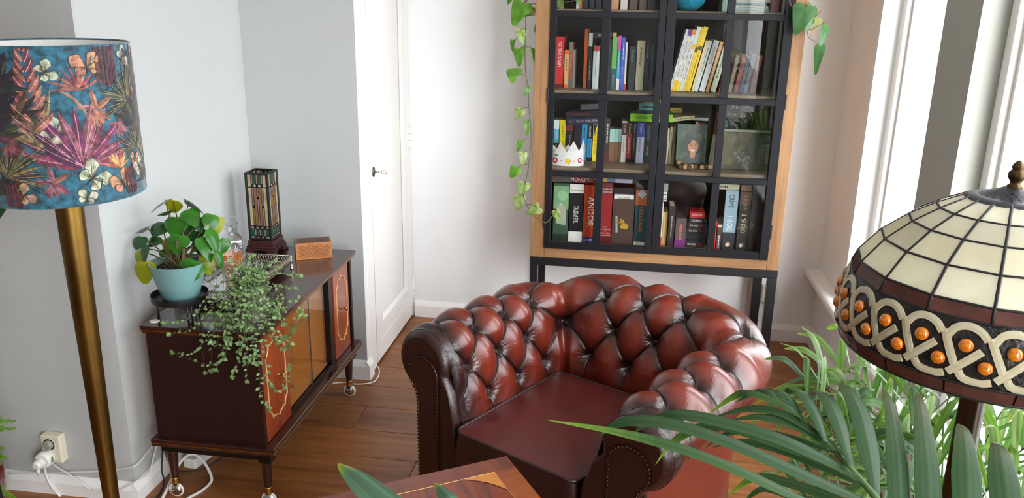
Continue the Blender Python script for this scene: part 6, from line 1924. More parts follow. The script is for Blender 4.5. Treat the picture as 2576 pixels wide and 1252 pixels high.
# knotwork band: dark ground with raised ivory straps and amber gems
BL = [0]
for i in range(1, len(band_p)): BL.append(BL[-1]+(band_p[i]-band_p[i-1]).length)
def band_at(v, off=0.0):
    t = (1-v)*BL[-1]
    lo = min(max(int(np.searchsorted(BL, t)), 1), len(BL)-1)
    f = (t-BL[lo-1])/(BL[lo]-BL[lo-1])
    p = band_p[lo-1].lerp(band_p[lo], f); tg = (band_p[lo]-band_p[lo-1]).normalized()
    n = Vector((-tg.y, tg.x)) if -tg.y > 0 else Vector((-tg.y, tg.x))
    return p.x+abs(tg.y)*off, p.y+(tg.x if tg.y < 0 else -tg.x)*off
MB().lathe([(r.x-.001, r.y) for r in band_p][::-1], 96, cap0=False, cap1=False).build('band_ground', M_dshell, shade2, smooth=True)
MB().lathe([(r-.0015, z) for r, z in rim_p][::-1], 96, cap0=False, cap1=False).build('rim_ground', M_dshell, shade2, smooth=True)
NB = 24
def bp_(u, v, off):
    r, z = band_at(min(max(v, 0.0), 1.0), off); a = 2*PI*u/NB
    return (r*math.cos(a), r*math.sin(a), z)
def strap(cl, w, name):
    """raised strip along a centre line in (u, v); w = half width in metres"""
    P_ = spline([(u, v, 0) for u, v in cl], 12 if len(cl) > 2 else 4)
    uw, vw = .0588, BL[-1]
    rows = []
    for i, p in enumerate(P_):
        t = (P_[min(i+1, len(P_)-1)]-P_[max(i-1, 0)]); tx, ty_v = t.x*uw, t.y*vw
        L = math.hypot(tx, ty_v); nx, ny = -ty_v/L, tx/L
        rows.append([bp_(p.x+nx*s_*w/uw, p.y+ny*s_*w/vw, o_) for s_, o_ in ((-1, -.0005), (-.96, .0016), (0, .0022), (.96, .0016), (1, -.0005))])
    m_ = MB().grid(rows)
    m_.add([rows[0][k] for k in range(5)], [(0, 1, 2, 3, 4)]); m_.add([rows[-1][k] for k in range(5)], [(4, 3, 2, 1, 0)])
    return m_.mesh(name, M_kg, False)
pcs = [strap([(-.36, .73), (-.22, .87), (.05, .925), (.32, .87), (.50, .75)], .0055, 'strap_glass'),
       strap([(-.01, .21), (.12, .10), (.46, .072), (.70, .12)], .0054, 'strap_glass'),
       strap([(-.46, .80), (-.10, .29)], .0055, 'strap_glass'),
       strap([(-.22, .15), (.41, .58)], .0055, 'strap_glass')]
gem_me = MB().lathe([(.0098, -.001), (.0096, .0015), (.0080, .0045), (.0048, .0066), (0, .0074)], 16, cap0=True).mesh('gem', M_amber2, True)
for i in range(NB):
    for me in pcs: inst('strap_glass', me, shade2, RZ(2*PI*i/NB))
    for u, v in ((.06, .625), (.53, .335)):
        r, z = band_at(v, .0); a = 2*PI*u/NB
        r2_, z2_ = band_at(v-.03, 0); tg = Vector((r2_-r, 0, z2_-z)).normalized()
        nn = Vector((-tg.z, 0, tg.x)) if -tg.z > 0 else Vector((tg.z, 0, -tg.x))
        inst('gem', gem_me, shade2, RZ(2*PI*i/NB) @ RZ(a) @ frame((0, 1, 0), nn.cross(Vector((0, 1, 0))), nn, (r, 0, z)))
# lower brown rim pieces
(r0, z0), (r1, z1) = rim_p
n_ = 4
rm = MB(); rows = []
da = 2*PI/NP
for q in range(n_+1):
    a = (q/n_-.5)*(da-.012)
    rows.append([((r+o_)*math.cos(a), (r+o_)*math.sin(a), z) for r, z, o_ in ((r0, z0-.0012, 0), (r0, z0-.0014, .0016), (r1, z1+.001, .0016), (r1, z1+.001, 0))])
rm.grid(rows)
rme = rm.mesh('rim_tile', M_bg)
for i in range(NP): inst('rim_tile', rme, shade2, RZ(da*i))
MB().tube([(.2165*math.cos(a), .2165*math.sin(a), 1.1265) for a in [2*PI*i/72 for i in range(72)]], .0026, 6, closed=True).tube([(.2255*math.cos(a), .2255*math.sin(a), 1.1485) for a in [2*PI*i/72 for i in range(72)]], .0020, 6, closed=True).build('rim_lead', M_lead, shade2, smooth=True, kind='stuff')
# pierced cap and finial
MB().lathe([(.063, 1.360), (.0665, 1.363), (.0665, 1.367), (.062, 1.3715), (.050, 1.3745), (.047, 1.374), (.040, 1.3765), (.022, 1.3835), (.014, 1.3880), (0, 1.389)], 48, cap0=False).build('cap', M_capm, tf, smooth=False, auto=35)
hol = MB()
for j, (r, n) in enumerate(((.044, 22), (.038, 20), (.032, 17), (.026, 14))):
    z = 1.3748+(.044-r)*.36
    for i in range(n):
        a = 2*PI*(i+.5*(j % 2))/n
        s_ = .0024
        o_ = [(r+s_*1.1, 0), (r, s_), (r-s_*1.1, 0), (r, -s_)]
        hol.add([((x)*math.cos(a)-y*math.sin(a), x*math.sin(a)+y*math.cos(a), z+(r-x)*.36+.0008) for x, y in o_], [(0, 1, 2, 3)])
hol.build('cap_piercings', M_blk, tf, kind='stuff')
fn = MB().lathe([(.0115, 1.387), (.011, 1.390), (.0078, 1.393), (.0078, 1.3975), (.0105, 1.401), (.0125, 1.405), (.0118, 1.410), (.0082, 1.414), (.0075, 1.416), (.0092, 1.4185), (.0078, 1.4225), (.004, 1.427), (0, 1.4295)], 24, squash=lambda a: 1+.07*math.cos(8*a))
fn.build('finial', mat('antique_brass_finial', (92, 74, 42), rough=.4, metal=.8, rgb2=(48, 38, 24), vscale=60), tf, smooth=True)
pole = MB().lathe([(.0205, .07), (.0195, .60), (.0185, 1.08), (.024, 1.085), (.024, 1.10), (.014, 1.105), (.014, 1.16), (.005, 1.17), (.004, 1.385)], 48, squash=lambda a: 1+.05*abs(math.cos(6*a)))
pole.build('pole', M_bronze, tf, smooth=False, auto=50)
MB().lathe([(0, 0), (.145, 0), (.15, .010), (.140, .022), (.10, .032), (.05, .045), (.036, .06), (.026, .08), (0, .08)], 48).build('base', M_bronze, tf, auto=40)
for a in (.5, .5+2*PI/3, .5+4*PI/3):
    x, y = .07*math.cos(a), .07*math.sin(a)
    b = MB().lathe([(.013, 1.17), (.014, 1.20), (.027, 1.235), (.028, 1.25), (.02, 1.272), (0, 1.28)], 16, (x, y, 0)); b.build('bulb', M_plast_w, tf, smooth=True)
    MB().tube([(0, 0, 1.155), (x*.6, y*.6, 1.15), (x, y, 1.172)], .006, 8).build('lamp_arm', M_bronze, tf, smooth=True)

# ================================================================== PALMS, FOREGROUND TABLE, FERN, CORDS
KENTIA_RIB = [(0.377, 0.874, 0.993), (0.35, 0.912, 1.039), (0.328, 0.944, 1.066), (0.304, 0.974, 1.084), (0.28, 1.003, 1.101), (0.25, 1.032, 1.12), (0.225, 1.058, 1.13), (0.198, 1.082, 1.13)]
KENTIA = [([(0.49, 0.888, 0.952), (0.49, 0.946, 1.037), (0.493, 0.992, 1.081), (0.499, 1.031, 1.102), (0.506, 1.06, 1.093)], 0.0381, 1), ([(0.448, 0.882, 0.951), (0.441, 0.939, 1.037), (0.446, 0.988, 1.09), (0.452, 1.03, 1.121), (0.458, 1.061, 1.116)], 0.0361, 1), ([(0.41, 0.882, 0.969), (0.398, 0.936, 1.028), (0.401, 0.99, 1.084), (0.402, 1.045, 1.14), (0.407, 1.084, 1.147)], 0.0339, 1), ([(0.368, 0.907, 1.0), (0.365, 0.955, 1.039), (0.369, 1.008, 1.088), (0.368, 1.059, 1.135), (0.368, 1.099, 1.144)], 0.0294, 1), ([(0.329, 0.943, 1.066), (0.33, 0.995, 1.097), (0.325, 1.047, 1.132), (0.313, 1.092, 1.145), (0.313, 1.122, 1.108)], 0.0292, 1), ([(0.301, 0.968, 1.092), (0.294, 1.014, 1.123), (0.286, 1.055, 1.14), (0.277, 1.089, 1.134), (0.274, 1.117, 1.109)], 0.0246, 1), ([(0.273, 0.991, 1.111), (0.265, 1.028, 1.131), (0.256, 1.061, 1.14), (0.247, 1.09, 1.135), (0.24, 1.114, 1.114)], 0.0195, 0), ([(0.25, 1.023, 1.12), (0.24, 1.049, 1.132), (0.226, 1.072, 1.137), (0.216, 1.091, 1.129), (0.201, 1.107, 1.108)], 0.0148, 0), ([(0.327, 0.913, 1.036), (0.228, 0.92, 1.071), (0.152, 0.928, 1.098), (0.078, 0.934, 1.118), (-0.0, 0.938, 1.13), (-0.083, 0.939, 1.137)], 0.0158, 2), ([(0.339, 0.93, 1.054), (0.299, 0.942, 1.066), (0.227, 0.952, 1.089), (0.154, 0.963, 1.112), (0.081, 0.971, 1.128), (0.027, 0.977, 1.126), (0.0, 0.982, 1.112), (-0.017, 0.987, 1.091)], 0.0183, 0), ([(0.317, 0.955, 1.077), (0.291, 0.971, 1.087), (0.218, 0.984, 1.112), (0.157, 0.994, 1.123), (0.094, 1.003, 1.127), (0.06, 1.01, 1.115), (0.028, 1.013, 1.087)], 0.0176, 0), ([(0.276, 0.991, 1.108), (0.261, 1.014, 1.113), (0.222, 1.036, 1.124), (0.184, 1.052, 1.118), (0.14, 1.063, 1.096)], 0.0128, 0), ([(0.248, 1.024, 1.124), (0.226, 1.041, 1.133), (0.185, 1.056, 1.14), (0.164, 1.068, 1.126), (0.132, 1.072, 1.093)], 0.0109, 2), ([(0.293, 0.978, 1.095), (0.284, 1.0, 1.1), (0.249, 1.02, 1.112), (0.2, 1.035, 1.116), (0.156, 1.046, 1.101)], 0.0142, 0), ([(0.31, 0.975, 1.075), (0.232, 0.993, 1.094), (0.162, 1.01, 1.107), (0.118, 1.025, 1.098), (0.083, 1.033, 1.065), (0.063, 1.041, 1.024)], 0.0128, 2), ([(0.225, 1.054, 1.132), (0.209, 1.071, 1.137), (0.191, 1.083, 1.126), (0.172, 1.092, 1.106)], 0.0088, 0), ([(0.324, 1.0, 1.049), (0.279, 1.027, 1.055), (0.231, 1.054, 1.059), (0.186, 1.077, 1.053), (0.145, 1.096, 1.029)], 0.0143, 0), ([(0.296, 1.026, 1.076), (0.255, 1.052, 1.077), (0.211, 1.076, 1.072), (0.166, 1.096, 1.054), (0.136, 1.112, 1.016)], 0.0101, 0), ([(0.398, 1.054, 0.95), (0.335, 1.089, 0.963), (0.268, 1.12, 0.967), (0.222, 1.149, 0.954), (0.186, 1.169, 0.905)], 0.0165, 2), ([(0.405, 1.05, 0.934), (0.331, 1.083, 0.945), (0.269, 1.115, 0.95), (0.235, 1.146, 0.938), (0.212, 1.17, 0.896)], 0.0165, 0)]
ARECA = [([(0.716, 1.683, 0.448), (0.678, 1.735, 0.635), (0.663, 1.772, 0.763), (0.656, 1.795, 0.84), (0.655, 1.809, 0.887)], 0.16, 9), ([(0.689, 1.679, 0.448), (0.639, 1.755, 0.588), (0.58, 1.82, 0.699), (0.511, 1.873, 0.774), (0.444, 1.901, 0.766)], 0.15, 11), ([(0.717, 1.723, 0.407), (0.687, 1.825, 0.58), (0.658, 1.908, 0.691), (0.59, 1.975, 0.769), (0.514, 2.012, 0.751)], 0.16, 11), ([(0.742, 1.687, 0.448), (0.74, 1.744, 0.636), (0.737, 1.781, 0.756), (0.751, 1.804, 0.825), (0.779, 1.821, 0.868)], 0.16, 10), ([(0.739, 1.644, 0.481), (0.776, 1.687, 0.647), (0.806, 1.715, 0.769), (0.839, 1.729, 0.841), (0.881, 1.736, 0.888)], 0.17, 11), ([(0.728, 1.597, 0.506), (0.762, 1.609, 0.658), (0.797, 1.605, 0.757), (0.823, 1.587, 0.816), (0.85, 1.561, 0.851)], 0.17, 10), ([(0.662, 1.63, 0.472), (0.595, 1.678, 0.572), (0.526, 1.724, 0.667), (0.474, 1.768, 0.748), (0.423, 1.799, 0.788)], 0.15, 11), ([(0.669, 1.588, 0.505), (0.642, 1.63, 0.61), (0.59, 1.661, 0.692), (0.523, 1.68, 0.742), (0.448, 1.686, 0.751)], 0.15, 10), ([(0.694, 1.592, 0.505), (0.696, 1.625, 0.61), (0.683, 1.648, 0.691), (0.663, 1.664, 0.755), (0.627, 1.669, 0.787)], 0.14, 9), ([(0.752, 1.686, 0.44), (0.795, 1.734, 0.536), (0.823, 1.773, 0.607), (0.861, 1.806, 0.652), (0.911, 1.829, 0.664)], 0.15, 9), ([(0.652, 1.586, 0.505), (0.585, 1.609, 0.569), (0.51, 1.625, 0.609), (0.444, 1.634, 0.625), (0.387, 1.636, 0.617)], 0.15, 10), ([(0.666, 1.545, 0.538), (0.662, 1.569, 0.616), (0.634, 1.584, 0.679), (0.591, 1.59, 0.717), (0.542, 1.585, 0.724)], 0.13, 9), ([(0.715, 1.55, 0.531), (0.757, 1.556, 0.618), (0.798, 1.554, 0.68), (0.831, 1.544, 0.717), (0.864, 1.527, 0.733)], 0.14, 9), ([(0.736, 1.769, 0.374), (0.698, 1.823, 0.44), (0.648, 1.874, 0.501), (0.596, 1.923, 0.555), (0.538, 1.993, 0.679)], 0.15, 11), ([(0.688, 1.634, 0.472), (0.671, 1.699, 0.607), (0.639, 1.751, 0.703), (0.59, 1.787, 0.759), (0.523, 1.808, 0.772)], 0.15, 10)]
STRAPS = [([(-0.292, 1.175, 0.727), (-0.348, 1.204, 0.78), (-0.404, 1.226, 0.808), (-0.45, 1.246, 0.826), (-0.491, 1.265, 0.836)], 0.0669), ([(-0.265, 1.178, 0.728), (-0.258, 1.215, 0.775), (-0.278, 1.241, 0.8), (-0.296, 1.261, 0.803), (-0.313, 1.28, 0.805)], 0.0352), ([(-0.299, 1.174, 0.727), (-0.38, 1.164, 0.749), (-0.454, 1.157, 0.777), (-0.528, 1.148, 0.798), (-0.586, 1.135, 0.8)], 0.0476), ([(-0.272, 1.177, 0.728), (-0.203, 1.178, 0.76), (-0.149, 1.179, 0.797), (-0.096, 1.179, 0.834), (-0.056, 1.172, 0.851)], 0.0468)]
CORD_THIN = [(-1.872, 2.207, 0.21), (-1.88, 2.207, 0.184), (-1.876, 2.207, 0.146), (-1.851, 2.207, 0.116), (-1.811, 2.207, 0.092), (-1.764, 2.207, 0.063), (-1.729, 2.207, 0.036), (-1.684, 2.207, 0.041), (-1.628, 2.207, 0.05), (-1.574, 2.207, 0.081), (-1.56, 2.225, 0.085), (-1.56, 2.278, 0.078), (-1.56, 2.313, 0.116), (-1.56, 2.352, 0.163)]
CORD_SKIRT = [(-2.037, 2.207, 0.067), (-1.916, 2.207, 0.081), (-1.795, 2.207, 0.098), (-1.677, 2.207, 0.114), (-1.603, 2.207, 0.131), (-1.566, 2.207, 0.143), (-1.56, 2.237, 0.145), (-1.56, 2.286, 0.154), (-1.56, 2.332, 0.163)]
CORD_THICK = [(-1.892, 2.207, 0.111), (-1.893, 2.207, 0.091), (-1.889, 2.207, 0.061), (-1.873, 2.207, 0.024), (-1.842, 2.207, -0.013), (-1.803, 2.207, -0.047), (-1.681, 2.065, 0.004)]
CORD_BLACK = [(-1.56, 2.38, 0.147), (-1.56, 2.367, 0.099), (-1.56, 2.352, 0.045), (-1.551, 2.342, 0.004), (-1.528, 2.284, 0.004), (-1.52, 2.221, 0.004)]
CORD_BLACK2 = [(-1.56, 2.383, 0.137), (-1.56, 2.39, 0.069), (-1.572, 2.43, 0.004), (-1.526, 2.411, 0.004), (-1.467, 2.429, 0.004), (-1.432, 2.494, 0.004), (-1.422, 2.552, 0.004)]
CORD_LOOP = [(-1.504, 2.193, 0.004), (-1.497, 2.244, 0.01), (-1.505, 2.33, 0.04), (-1.495, 2.36, 0.07), (-1.474, 2.389, 0.09), (-1.443, 2.398, 0.08), (-1.411, 2.389, 0.05), (-1.386, 2.37, 0.02), (-1.385, 2.354, 0.006), (-1.394, 2.306, 0.004), (-1.418, 2.252, 0.004), (-1.428, 2.172, 0.004)]
CORD_FLOOR = [(-1.313, 3.202, 0.004), (-1.25, 3.181, 0.004), (-1.191, 3.195, 0.004), (-1.125, 3.191, 0.004), (-1.069, 3.217, 0.004), (-1.058, 3.268, 0.004), (-1.072, 3.341, 0.004), (-1.092, 3.381, 0.004)]

def ribbon(path, w, n=18, across=7, pleat=.0016, fold=.22, col0=(58, 92, 56), col1=None, shape='k', view=None, twist=0.0, dry=.0):
    """leaflet swept along a path: pleated strip, folded along its middle; returns MB with colours"""
    P_ = spline(path, n)
    rows = []; cols = []
    L = len(P_)
    for i, p in enumerate(P_):
        t = i/(L-1)
        tg = (P_[min(i+1, L-1)]-P_[max(i-1, 0)]).normalized()
        vw = view if view is not None else (Vector((0, 0, 1.65))-p).normalized()
        sd = tg.cross(vw)
        if sd.length < .05: sd = tg.orthogonal()
        sd.normalize(); nr = sd.cross(tg).normalized()
        if twist:
            c, s_ = math.cos(twist), math.sin(twist); sd, nr = sd*c+nr*s_, nr*c-sd*s_
        if shape == 'k': ww = w*min(1, (.30+2.6*t))*min(1, (1-t)*(1.9 if dry > .4 else 3.0)+.01)**.85
        else: ww = w*(math.sin(PI*min(1, .06+t*.94))**.7)
        if i == L-1: ww = .0003
        row = []
        for k in range(across):
            q = k/(across-1)*2-1
            row.append(p+sd*q*ww/2+nr*((.5-abs(q))*fold*ww*.5+(pleat if k % 2 else 0)*min(1, ww/.01)))
        rows.append(row)
    m_ = MB()
    nu, nv = len(rows), across
    vs = [p for r in rows for p in r]
    m_.v = [tuple(v) for v in vs]
    for i in range(nu-1):
        t = (i+.5)/(nu-1)
        f = max(0, (t-(1-dry))/dry) if dry else 0
        c = tuple(a+(b-a)*f for a, b in zip(col0, col1)) if dry else col0
        for j in range(nv-1):
            m_.f.append((i*nv+j, i*nv+j+1, (i+1)*nv+j+1, (i+1)*nv+j)); 
            m_.c.append(tuple(x*(.87 if j % 2 else 1.0) for x in c))
    return m_
def palm_mat(name, rough, trans):
    m = bpy.data.materials.new(name); m.use_nodes = True
    nt = m.node_tree; N, L = nt.nodes, nt.links
    b = N['Principled BSDF']; out = N['Material Output']
    at = N.new('ShaderNodeAttribute'); at.attribute_name = 'Col'
    L.new(at.outputs['Color'], b.inputs['Base Color']); b.inputs['Roughness'].default_value = rough; b.inputs['Specular IOR Level'].default_value = .4
    tr = N.new('ShaderNodeBsdfTranslucent'); hs = N.new('ShaderNodeHueSaturation'); hs.inputs['Value'].default_value = 1.35; hs.inputs['Saturation'].default_value = 1.15
    L.new(at.outputs['Color'], hs.inputs['Color']); L.new(hs.outputs[0], tr.inputs['Color'])
    mx = N.new('ShaderNodeMixShader'); mx.inputs[0].default_value = trans
    L.new(b.outputs[0], mx.inputs[1]); L.new(tr.outputs[0], mx.inputs[2]); L.new(mx.outputs[0], out.inputs['Surface'])
    return m
M_ken = palm_mat('kentia_leaf', .42, .22); M_are = palm_mat('areca_leaf', .38, .38)
M_rib = mat('palm_rib', (64, 92, 42), rough=.45)
kp = thing('kentia_palm', 'large dark green palm with broad pleated leaflets arching before the armchair', 'palm', (.46, .66, 0))
kloc = Vector(kp.location)
MB().lathe([(0, 0), (.12, 0), (.13, .01), (.16, .30), (.165, .33), (.15, .33), (.145, .30), (0, .29)], 40).build('pot', mat('charcoal_pot', (52, 50, 50), rough=.6), kp, auto=40)
MB().lathe([(0, .292), (.146, .288)], 24).build('soil', M_soil, kp)
rb_ = spline([kloc+Vector((0, .02, .28)), kloc+Vector((0, .04, .6))]+[Vector(p) for p in KENTIA_RIB], 40)
MB().tube([p-kloc for p in rb_], [.0065-.0045*i/39 for i in range(40)], 8).build('rib', M_rib, kp, smooth=True)
rb2 = spline([kloc+Vector((.01, .02, .28)), Vector(KENTIA[-1][0][0])+Vector((.02, -.05, -.14)), Vector(KENTIA[-1][0][0])-Vector((0, 0, .01)), Vector(KENTIA[-2][0][1])], 20)
MB().tube([p-kloc for p in rb2], [.0055-.003*i/19 for i in range(20)], 8).build('rib', M_rib, kp, smooth=True)
for pth, w, dry in KENTIA:
    c0 = (42, 72, 38) if dry != 2 else (46, 78, 34)
    c1 = {0: (46, 78, 38), 1: (100, 92, 74), 2: (116, 150, 44)}[dry]
    m_ = ribbon([Vector(p)-kloc for p in pth], w, 22, 9 if w > .02 else 5, .0011 if w > .02 else .0006, .16, c0, c1, 'k', dry={0: .2, 1: .5, 2: .35}[dry], view=None)
    m_.build('leaflet', M_ken, kp, smooth=True)
# other fronds of the palm, below and right of the picture edge, keep it a whole plant
for a, L_ in ((-2.4, .35), (-1.6, .35)):
    tip = kloc+Vector((math.cos(a)*L_, math.sin(a)*L_, .80))
    if tip.y > .9: tip.y = .9
    rbx = spline([kloc+Vector((0, 0, .28)), kloc+Vector((math.cos(a)*.08, math.sin(a)*.08, .65)), tip], 20)
    MB().tube([p-kloc for p in rbx], [.0055-.0035*i/19 for i in range(20)], 6).build('rib', M_rib, kp, smooth=True)
    for i in range(9, 20):
        p = rbx[i]; t = (rbx[min(i+1, 19)]-rbx[i-1]).normalized()
        for sd in (-1, 1):
            d = (t*.6+t.cross(Vector((0, 0, 1))).normalized()*sd).normalized()
            m_ = ribbon([p-kloc, p+d*.13+Vector((0, 0, .02))-kloc, p+d*.25+Vector((0, 0, -.05))-kloc], .024, 10, 5, .0008, .2, (60, 98, 60), (80, 110, 50), 'k', dry=.2, view=Vector((0, 0, 1)))
            m_.build('leaflet', M_ken, kp, smooth=True)

ap_ = thing('areca_palm', 'feathery bright green palm on the floor between the glass-shade lamp and the window', 'palm', (.70, 1.86, 0))
aloc = Vector(ap_.location)
MB().lathe([(0, 0), (.10, 0), (.11, .01), (.135, .25), (.14, .27), (.125, .27), (.12, .25), (0, .24)], 40).build('pot', mat('white_pot', (220, 218, 212), rough=.4), ap_, auto=40)
MB().lathe([(0, .242), (.122, .239)], 24).build('soil', M_soil, ap_)
ra = random.Random(17)
for fi, (pth, LL, n) in enumerate(ARECA):
    b0 = aloc+Vector((ra.uniform(-.05, .05), ra.uniform(-.05, .05), .24))
    R_ = spline([b0]+[Vector(p) for p in pth], 44)
    for p in R_:
        p.x = min(p.x, .93)
    MB().tube([p-aloc for p in R_], [.0032-.0022*i/43 for i in range(44)], 6).build('rib', M_rib, ap_, smooth=True)
    n = max(6, int(n*.8))
    for i in range(n):
        q = .45+.55*(i+.3)/n
        k = min(42, int(q*43)); p = R_[k]; t = (R_[k+1]-R_[k-1]).normalized()
        sdv = t.cross(_B).normalized()
        l = 1.45*LL*(1-.5*abs(q-.66)/.4)*ra.uniform(.9, 1.1)
        for sd in (-1, 1):
            d = (t*ra.uniform(.75, 1.1)+sdv*sd+_B*ra.uniform(-.3, .4)).normalized()
            tip = p+d*l+Vector((0, 0, -l*ra.uniform(.12, .40)))
            mid = p+d*l*.55+Vector((0, 0, .012))
            tip.x = min(tip.x, .94); mid.x = min(mid.x, .94)
            g = ra.random()
            c0 = [(84, 118, 62), (102, 134, 66), (78, 108, 74), (124, 148, 92)][int(g*4)]
            m_ = ribbon([p-aloc, mid-aloc, tip-aloc], ra.uniform(.017, .025), 11, 5, .0006, .3, c0, (150, 170, 70) if ra.random() > .12 else (196, 170, 60), 'a', twist=ra.uniform(-.8, .8), dry=.25)
            m_.build('leaflet', M_are, ap_, smooth=True)

# --- side table with marquetry top, in front of the armchair -------------------------------------
M_flame = wood_mat('flame_mahogany', (70, 20, 9), (146, 58, 24), 'y', rough=.25, coat=.5, scale=.75, bump=.02, dist=16)
M_band = wood_mat('crossbanding', (88, 34, 17), (116, 50, 26), 'y', rough=.28, coat=.4, scale=1.6, bump=.03)
M_bandx = wood_mat('crossbanding_end', (116, 52, 18), (150, 78, 32), 'x', rough=.28, coat=.4, scale=1.6, bump=.03)
M_sat = wood_mat('satinwood', (176, 104, 34), (196, 128, 52), 'x', rough=.28, coat=.4, bump=.02)
TZ = .52
stb = thing('side_table', 'mahogany side table with inlaid crossbanded top, corner just below the armchair seat', 'table', (-.265, 1.8605, 0), math.radians(32.3))
# local axes: -x runs along the left edge from the far corner, -y towards the viewer
LX, LY = -.56, -.80
MB().box((LX, LY, TZ-.020), (0, 0, TZ-.0006)).build('top', M_band, stb, bevel=.003, seg=2)
bw_ = .058
MB().box((LX, -bw_, TZ-.0006), (0, 0, TZ)).box((LX, LY, TZ-.0006), (0, LY+bw_, TZ)).build('border_band', M_band, stb, kind='stuff')
MB().box((-bw_, LY+bw_, TZ-.0006), (0, -bw_, TZ)).box((LX, LY+bw_, TZ-.0006), (LX+bw_, -bw_, TZ)).build('end_band', M_bandx, stb, kind='stuff')
MB().box((LX+bw_, LY+bw_, TZ-.0006), (-bw_, -bw_, TZ)).build('centre_panel', M_flame, stb)
x0, x1, y0, y1 = LX+bw_, -bw_, LY+bw_, -bw_
for sxx, syy, cx_, cy_ in ((-1, -1, x1, y1), (1, -1, x0, y1), (-1, 1, x1, y0), (1, 1, x0, y0)):
    n = 8; l = .085
    poly = [(cx_, cy_)]
    for i in range(n+1):
        t = i/n; k = .16*math.sin(PI*t)
        poly.append((cx_+sxx*l*(1-t)*(1-k), cy_+syy*l*t*(1-k)))
    MB().add([(x, y, TZ+.0003) for x, y in poly], [tuple(range(len(poly)))]).build('corner_inlay', M_sat, stb, label='satinwood corner inlay')
    MB().tube([(x, y, TZ+.0004) for x, y in poly[1:]], .0009, 4).build('stringing', M_mdark, stb)
MB().tube([(x0, y0, TZ+.0002), (x1, y0, TZ+.0002), (x1, y1, TZ+.0002), (x0, y1, TZ+.0002)], .0011, 4, closed=True).build('stringing', mat('boxwood_line', (206, 150, 84), rough=.4), stb)
MB().box((LX+.03, LY+.03, TZ-.09), (-.03, LY+.045, TZ-.02)).box((LX+.03, -.045, TZ-.09), (-.03, -.03, TZ-.02)).box((LX+.03, LY+.045, TZ-.09), (LX+.045, -.045, TZ-.02)).box((-.045, LY+.045, TZ-.09), (-.03, -.045, TZ-.02)).build('apron', M_mdark, stb)
for x in (LX+.05, -.05):
    for y in (LY+.05, -.05):
        MB().lathe([(.010, 0), (.013, .02), (.020, TZ-.11), (.022, TZ-.02)], 4, (x, y, 0), a0=PI/4).build('leg', M_mdark, stb)
# strappy plant standing on the table; only its leaf tips reach into view
spn = thing('strap_leaf_plant', 'broad pointed green leaf tips rising in front of the inlaid table', 'plant', (-.288, 1.171, TZ+.0005))
sloc = Vector(spn.location)
MB().lathe([(0, 0), (.06, 0), (.065, .006), (.078, .12), (.072, .12), (.068, .10), (0, .095)], 32).build('pot', mat('grey_pot', (120, 120, 118), rough=.5), spn, auto=40)
MB().lathe([(0, .10), (.068, .098)], 20).build('soil', M_soil, spn)
for pth, w in STRAPS:
    base = sloc+Vector((0, 0, .10))
    m_ = ribbon([base-sloc]+[Vector(p)-sloc for p in pth], w, 26, 5, .0002, .5, (74, 106, 82), (150, 170, 40), 'a', dry=.16)
    m_.build('leaf', palm_mat('strap_leaf', .4, .25) if 'strap_leaf' not in bpy.data.materials else bpy.data.materials['strap_leaf'], spn, smooth=True)

# --- left edge: plant table with a leafy plant, fern in a red pot ---------------------------------------
st = thing('plant_table', 'round wooden-topped plant table whose rim just enters at the left edge', 'table', (-1.716, 1.66, 0))
MB().lathe([(0, .822), (.165, .822), (.172, .828), (.172, .840), (.168, .845), (0, .845)], 56).build('top', mat('stool_wood', (150, 100, 62), rough=.45, var=.2, vscale=20), st, auto=40)
for a in (1.2, 3.1, 5.2):
    MB().cyl((.10*math.cos(a), .10*math.sin(a), .8215), (.13*math.cos(a), .13*math.sin(a), 0), .009, .007, 10).build('leg', M_black, st, smooth=True)
MB().lathe([(.135, .800), (.14, .800), (.14, .822), (.135, .822)], 40, cap0=False, cap1=False).build('black_ring', M_black, st)
bp2 = thing('leafy_pot_plant', 'plant with large dark heart leaves on the plant table, one leaf under the drum shade', 'plant', (-1.716, 1.66, .8455))
MB().lathe([(0, 0), (.06, 0), (.08, .13), (.075, .13), (.07, .11), (0, .105)], 32).build('pot', mat('white_pot', (220, 218, 212), rough=.4), bp2, auto=40)
MB().lathe([(0, .108), (.07, .106)], 20).build('soil', M_soil, bp2)
M_dlf = leaf_mat('dark_heart_leaf', (30, 66, 40), (44, 84, 48), rough=.3, trans=.15)
ps2 = MB()
bl2 = Vector(bp2.location)
for q, tp, nr, s_ in (((-1.505, 1.72, 1.145), (.15, -1), (-.25, .5, .8), .085), ((-1.66, 1.60, 1.16), (-.3, -1), (-.2, .6, .8), .10), ((-1.74, 1.74, 1.12), (-1, -.4), (-.5, .6, .6), .10), ((-1.70, 1.56, 1.08), (-.2, -1), (-.1, .5, .9), .09), ((-1.64, 1.78, 1.18), (.2, -1), (.1, .8, .4), .09)):
    x, y, n = aim(nr, tp)
    lf = heart_leaf(s_, s_*1.1, dome=.25, fold=.06, notch=.16).build('leaf', M_dlf, bp2, smooth=True)
    lf.matrix_basis = frame(x, y, n, Vector(q)-bl2)
    ps2.tube(spline([(0, 0, .10), (Vector(q)-bl2)*.5+Vector((0, 0, .06)), Vector(q)-bl2], 10), .0022, 6)
ps2.build('stems', M_vs, bp2, smooth=True)
fe = thing('potted_fern', 'bright green fern in a glossy dark red pot on the floor at the left edge', 'fern', (-2.035, 2.02, 0))
MB().lathe([(0, 0), (.085, 0), (.095, .01), (.120, .12), (.118, .19), (.105, .215), (.098, .215), (.108, .18), (0, .175)], 40).build('pot', mat('oxblood_glaze', (96, 22, 26), rough=.15, coat=.6), fe, auto=50)
MB().lathe([(0, .18), (.107, .178)], 20).build('soil', M_soil, fe)
M_fern = leaf_mat('fern_green', (104, 158, 36), (140, 186, 56), rough=.5, trans=.4, vscale=30)
rf = random.Random(3)
